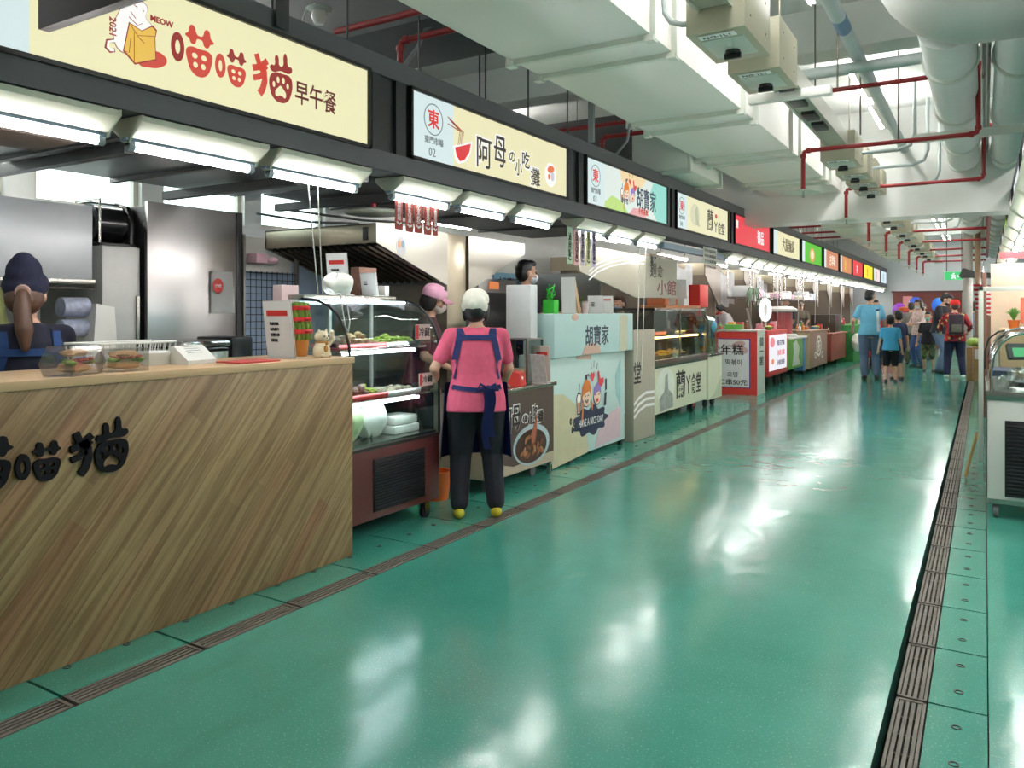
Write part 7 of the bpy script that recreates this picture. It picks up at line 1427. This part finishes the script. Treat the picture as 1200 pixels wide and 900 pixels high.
# shoppers in the aisle
def shopper_bits(kind):
    def stripe(T, d):
        t = M(); sh = d['shirt']; 
        ribbon_on(sh, [(.13, 1.38), (.14, .98)], .05, mat('white_side_panel', (236, 236, 236), .8), 'side_panel', T, off=.004)
        ribbon_on(sh, [(.09, 1.41), (.17, 1.42)], .03, d['fab']((30, 34, 70)), 'sleeve_band', T, off=.006)
    def pack(T, d):
        S, tor = d['S'], d['tor']; mm = mat('backpack_cloth', (96, 42, 52), .8, var=.6, scale=22)
        t = M(); c = S(tor((0, -.20, 1.18))); t.box(c.x-.14, c.x+.14, c.y-.07, c.y+.08, c.z-.21, c.z+.21, .05); p = t.build('backpack', mat('backpack_dark', (60, 50, 62), .8, var=.3, scale=18), T)
        t = M(); t.box(c.x-.09, c.x+.09, c.y-.10, c.y-.06, c.z-.16, c.z+.0, .02); t.build('backpack_pocket', mat('pocket_grey', (110, 110, 100), .8, var=.3, scale=20), p)
        for s in (-1, 1): t = M(); t.tube([S(tor((s*.10, -.12, 1.36))), S(tor((s*.11, .0, 1.45))), S(tor((s*.11, .13, 1.32))), S(tor((s*.13, .10, 1.1)))], .016, 6); t.build('shoulder_strap', MATS['backpack_dark'], p)
    def bag_(T, d):
        S = d['S']; w_ = d['wr'][1]; t = M(); q = S(w_+V((.02, .02, -.22))); t.sph(q, (.09, .06, .13), 14, 10); t.build('shoulder_bag', mat('black_bag', (28, 28, 32), .5), T)
        t = M(); t.tube([S(d['tor']((.16, 0, 1.43))), S(d['tor']((.24, .02, 1.1))), q], .008, 5); t.build('bag_strap', MATS['black_bag'], T)
    return dict(stripe=stripe, pack=pack, bag=bag_)[kind]
AW = PI*.02
person('tall man in a light blue polo shirt and grey jeans seen from behind', (-2.0, 17.45), math.radians(12), h=1.80, w=1.12, head=(.08, -.7), feet=((-.10, 0), (.12, .10)), hands=((-.30, .12, .95), (.30, .10, .86)), top=((112, 186, 220), .42, .86), legs=((98, 116, 146), 1.), hair=('short', (18, 16, 18)), vox=.011, extra=shopper_bits('stripe'))
person('small boy in a bright blue tee shirt and black shorts seen from behind', (-1.58, 17.0), math.radians(5), h=1.27, w=1.12, hk=1.28, head=(-.05, -.1), feet=((-.11, 0), (.11, .02)), hands=((-.30, .04, .83), (.28, .02, .80)), top=((66, 160, 206), .42, .84), legs=((24, 26, 34), .55), hair=('short', (26, 22, 24)), shoes=(50, 56, 66), vox=.010)
person('boy in a navy tee shirt standing in front of the boy in bright blue', (-1.50, 17.6), math.radians(30), h=1.36, w=1.05, hk=1.22, head=(0, .1), feet=((-.1, 0), (.1, .05)), top=((40, 48, 84), .45, .8), legs=((56, 72, 104), .55), hair=('short', (24, 22, 24)), shoes=(40, 42, 50), vox=.011)
person('woman with long dark hair and a white mask beyond the boys', (-2.25, 20.6), PI+.2, h=1.64, head=(.1, .3), top=((190, 60, 70), .45, 0), hair=('long', (24, 20, 22)), mask=(232, 232, 236), vox=.013)
person('girl in red and yellow with a pale yellow mask facing the camera', (-2.2, 19.5), PI+.1, h=1.44, head=(0, 0), hands=((-.1, .28, .98), (.12, .28, .98)), top=((206, 44, 50), .45, .8), legs=((200, 60, 60), .55), hair=('bob', (26, 22, 22)), mask=(226, 220, 130), vox=.012)
person('distant person with a dark mask under the purple balloon', (-1.75, 25.6), PI, h=1.5, top=((180, 60, 70), .45, 0), hair=('bob', (40, 30, 30)), mask=(60, 50, 90), vox=.014)
person('distant shopper in a red shirt and dark trousers at the far end', (-1.4, 25.2), PI-.6, h=1.62, lean=.3, hands=((-.2, .35, .9), (.2, .35, .9)), top=((206, 66, 70), .45, 0), legs=((60, 62, 84), 1.), hair=('short', (30, 24, 24)), vox=.014)
person('distant person in dark clothes beside the shopper in red', (-1.55, 24.2), .3, h=1.5, top=((84, 92, 70), .45, 0), legs=((30, 34, 50), 1.), hair=('short', (30, 24, 24)), vox=.014)
person('woman in a pale pink blouse and blue jeans with a white mask', (-1.38, 21.7), PI-.8, h=1.66, head=(.15, .2), feet=((-.09, 0), (.1, .05)), hands=((-.15, .32, 1.1), (.2, .25, 1.05)), top=((216, 190, 184), .85, .82), legs=((60, 84, 130), 1.), hair=('long', (32, 24, 24)), mask=(228, 234, 238), vox=.012)
person('person in a grey shirt standing behind the woman in the pale blouse', (-1.65, 23.0), .2, h=1.6, top=((130, 124, 116), .45, 0), legs=((60, 66, 50), 1.), hair=('short', (60, 44, 40)), vox=.014)
person('child in a black tee shirt and camouflage shorts with a green mask', (-1.12, 20.5), PI-.1, h=1.33, w=1.1, hk=1.22, feet=((-.12, 0), (.1, .03)), top=((34, 32, 40), .45, .8), legs=((74, 92, 52), .6), hair=('short', (26, 22, 24)), mask=(150, 206, 196), shoes=(60, 50, 50), vox=.012)
person('man in a black tee shirt and grey blue jeans looking down at his hands', (-.86, 19.9), -PI/2-.35, h=1.78, w=1.12, lean=.12, head=(.45, .1), feet=((-.1, -.05), (.1, .1)), hands=((-.15, .36, 1.08), (.15, .36, 1.08)), top=((28, 28, 36), .45, .86), legs=((92, 112, 140), 1.), hair=('short', (20, 18, 20)), mask=(40, 40, 46), vox=.011)
person('person in a red cap and red patterned top with a backpack, seen from behind', (-.53, 18.75), math.radians(8), h=1.60, w=1.12, lean=.05, feet=((-.16, 0), (.16, .05)), hands=((-.26, .22, 1.0), (.26, .2, 1.0)), top=((150, 36, 46), .8, .8), legs=((34, 36, 70), 1.), shoes=(226, 224, 220), hair=('short', (80, 50, 40)), hat=('cap', (216, 44, 40)), vox=.011, extra=shopper_bits('pack'))
person('person in blue glimpsed between the shoppers and the right hand stall', (-.2, 21.5), .4, h=1.6, top=((110, 120, 140), .45, 0), legs=((50, 60, 90), 1.), hair=('bob', (30, 26, 26)), vox=.014)
person('stall keeper in pale clothes inside the right hand stall, near the frame edge', (.95, 12.0), PI/2+.4, h=1.6, top=((226, 180, 150), .45, 0), legs=((70, 90, 130), 1.), hair=('bob', (40, 26, 24)), mask=(220, 230, 240), vox=.013)

_red = pattern_mat('red_patchwork_print', [(0, (150, 30, 40)), (.35, (60, 30, 50)), (.55, (186, 50, 50)), (.8, (210, 190, 120)), (.88, (130, 34, 44))], 26)
_camo = pattern_mat('camouflage_print', [(0, (70, 84, 50)), (.4, (50, 58, 40)), (.7, (104, 110, 70))], 16)
_flor = pattern_mat('floral_print', [(0, (218, 196, 190)), (.6, (200, 160, 156)), (.8, (226, 214, 206))], 40)
for o in bpy.data.objects:
    if o.parent and o.type == 'MESH' and o.data.materials:
        n_ = o.data.materials[0].name
        if n_ == 'cloth_150_36_46': o.data.materials[0] = _red
        elif n_ == 'cloth_74_92_52': o.data.materials[0] = _camo
        elif n_ == 'cloth_216_190_184': o.data.materials[0] = _flor
finalize_auto()
# ---------------------------------------------------------------- light from outside, camera
wd = bpy.data.worlds.new('daylight'); SC.world = wd; wd.use_nodes = True; nt = wd.node_tree
bg = nt.nodes['Background']; tc = nt.nodes.new('ShaderNodeTexCoord'); nz = nt.nodes.new('ShaderNodeTexNoise'); nz.inputs['Scale'].default_value = 2.5; nz.inputs['Detail'].default_value = 3
cr = nt.nodes.new('ShaderNodeValToRGB'); cr.color_ramp.elements[0].color = (.80, .87, .92, 1); cr.color_ramp.elements[1].color = (1, 1, .98, 1); cr.color_ramp.elements[0].position = .35; cr.color_ramp.elements[1].position = .6
nt.links.new(tc.outputs['Generated'], nz.inputs['Vector']); nt.links.new(nz.outputs['Fac'], cr.inputs[0]); nt.links.new(cr.outputs[0], bg.inputs['Color'])
bg.inputs['Strength'].default_value = WORLD
cam = bpy.data.cameras.new('camera'); co = bpy.data.objects.new('camera', cam); col.objects.link(co); SC.camera = co
co.location = (0, 0, 1.4); co.rotation_euler = (PI/2, 0, _t); cam.sensor_width = 36; cam.lens = 920/1200*36; cam.shift_y = -86/1200; cam.clip_start = .05
SC.view_settings.view_transform = 'Standard'; SC.view_settings.look = 'None'; SC.view_settings.gamma = 1; SC.view_settings.use_curve_mapping = False
SC.view_settings.exposure = EXPO
SC.cycles.max_bounces = 8; SC.cycles.transparent_max_bounces = 16; SC.cycles.use_denoising = True; SC.cycles.sample_clamp_indirect = 6
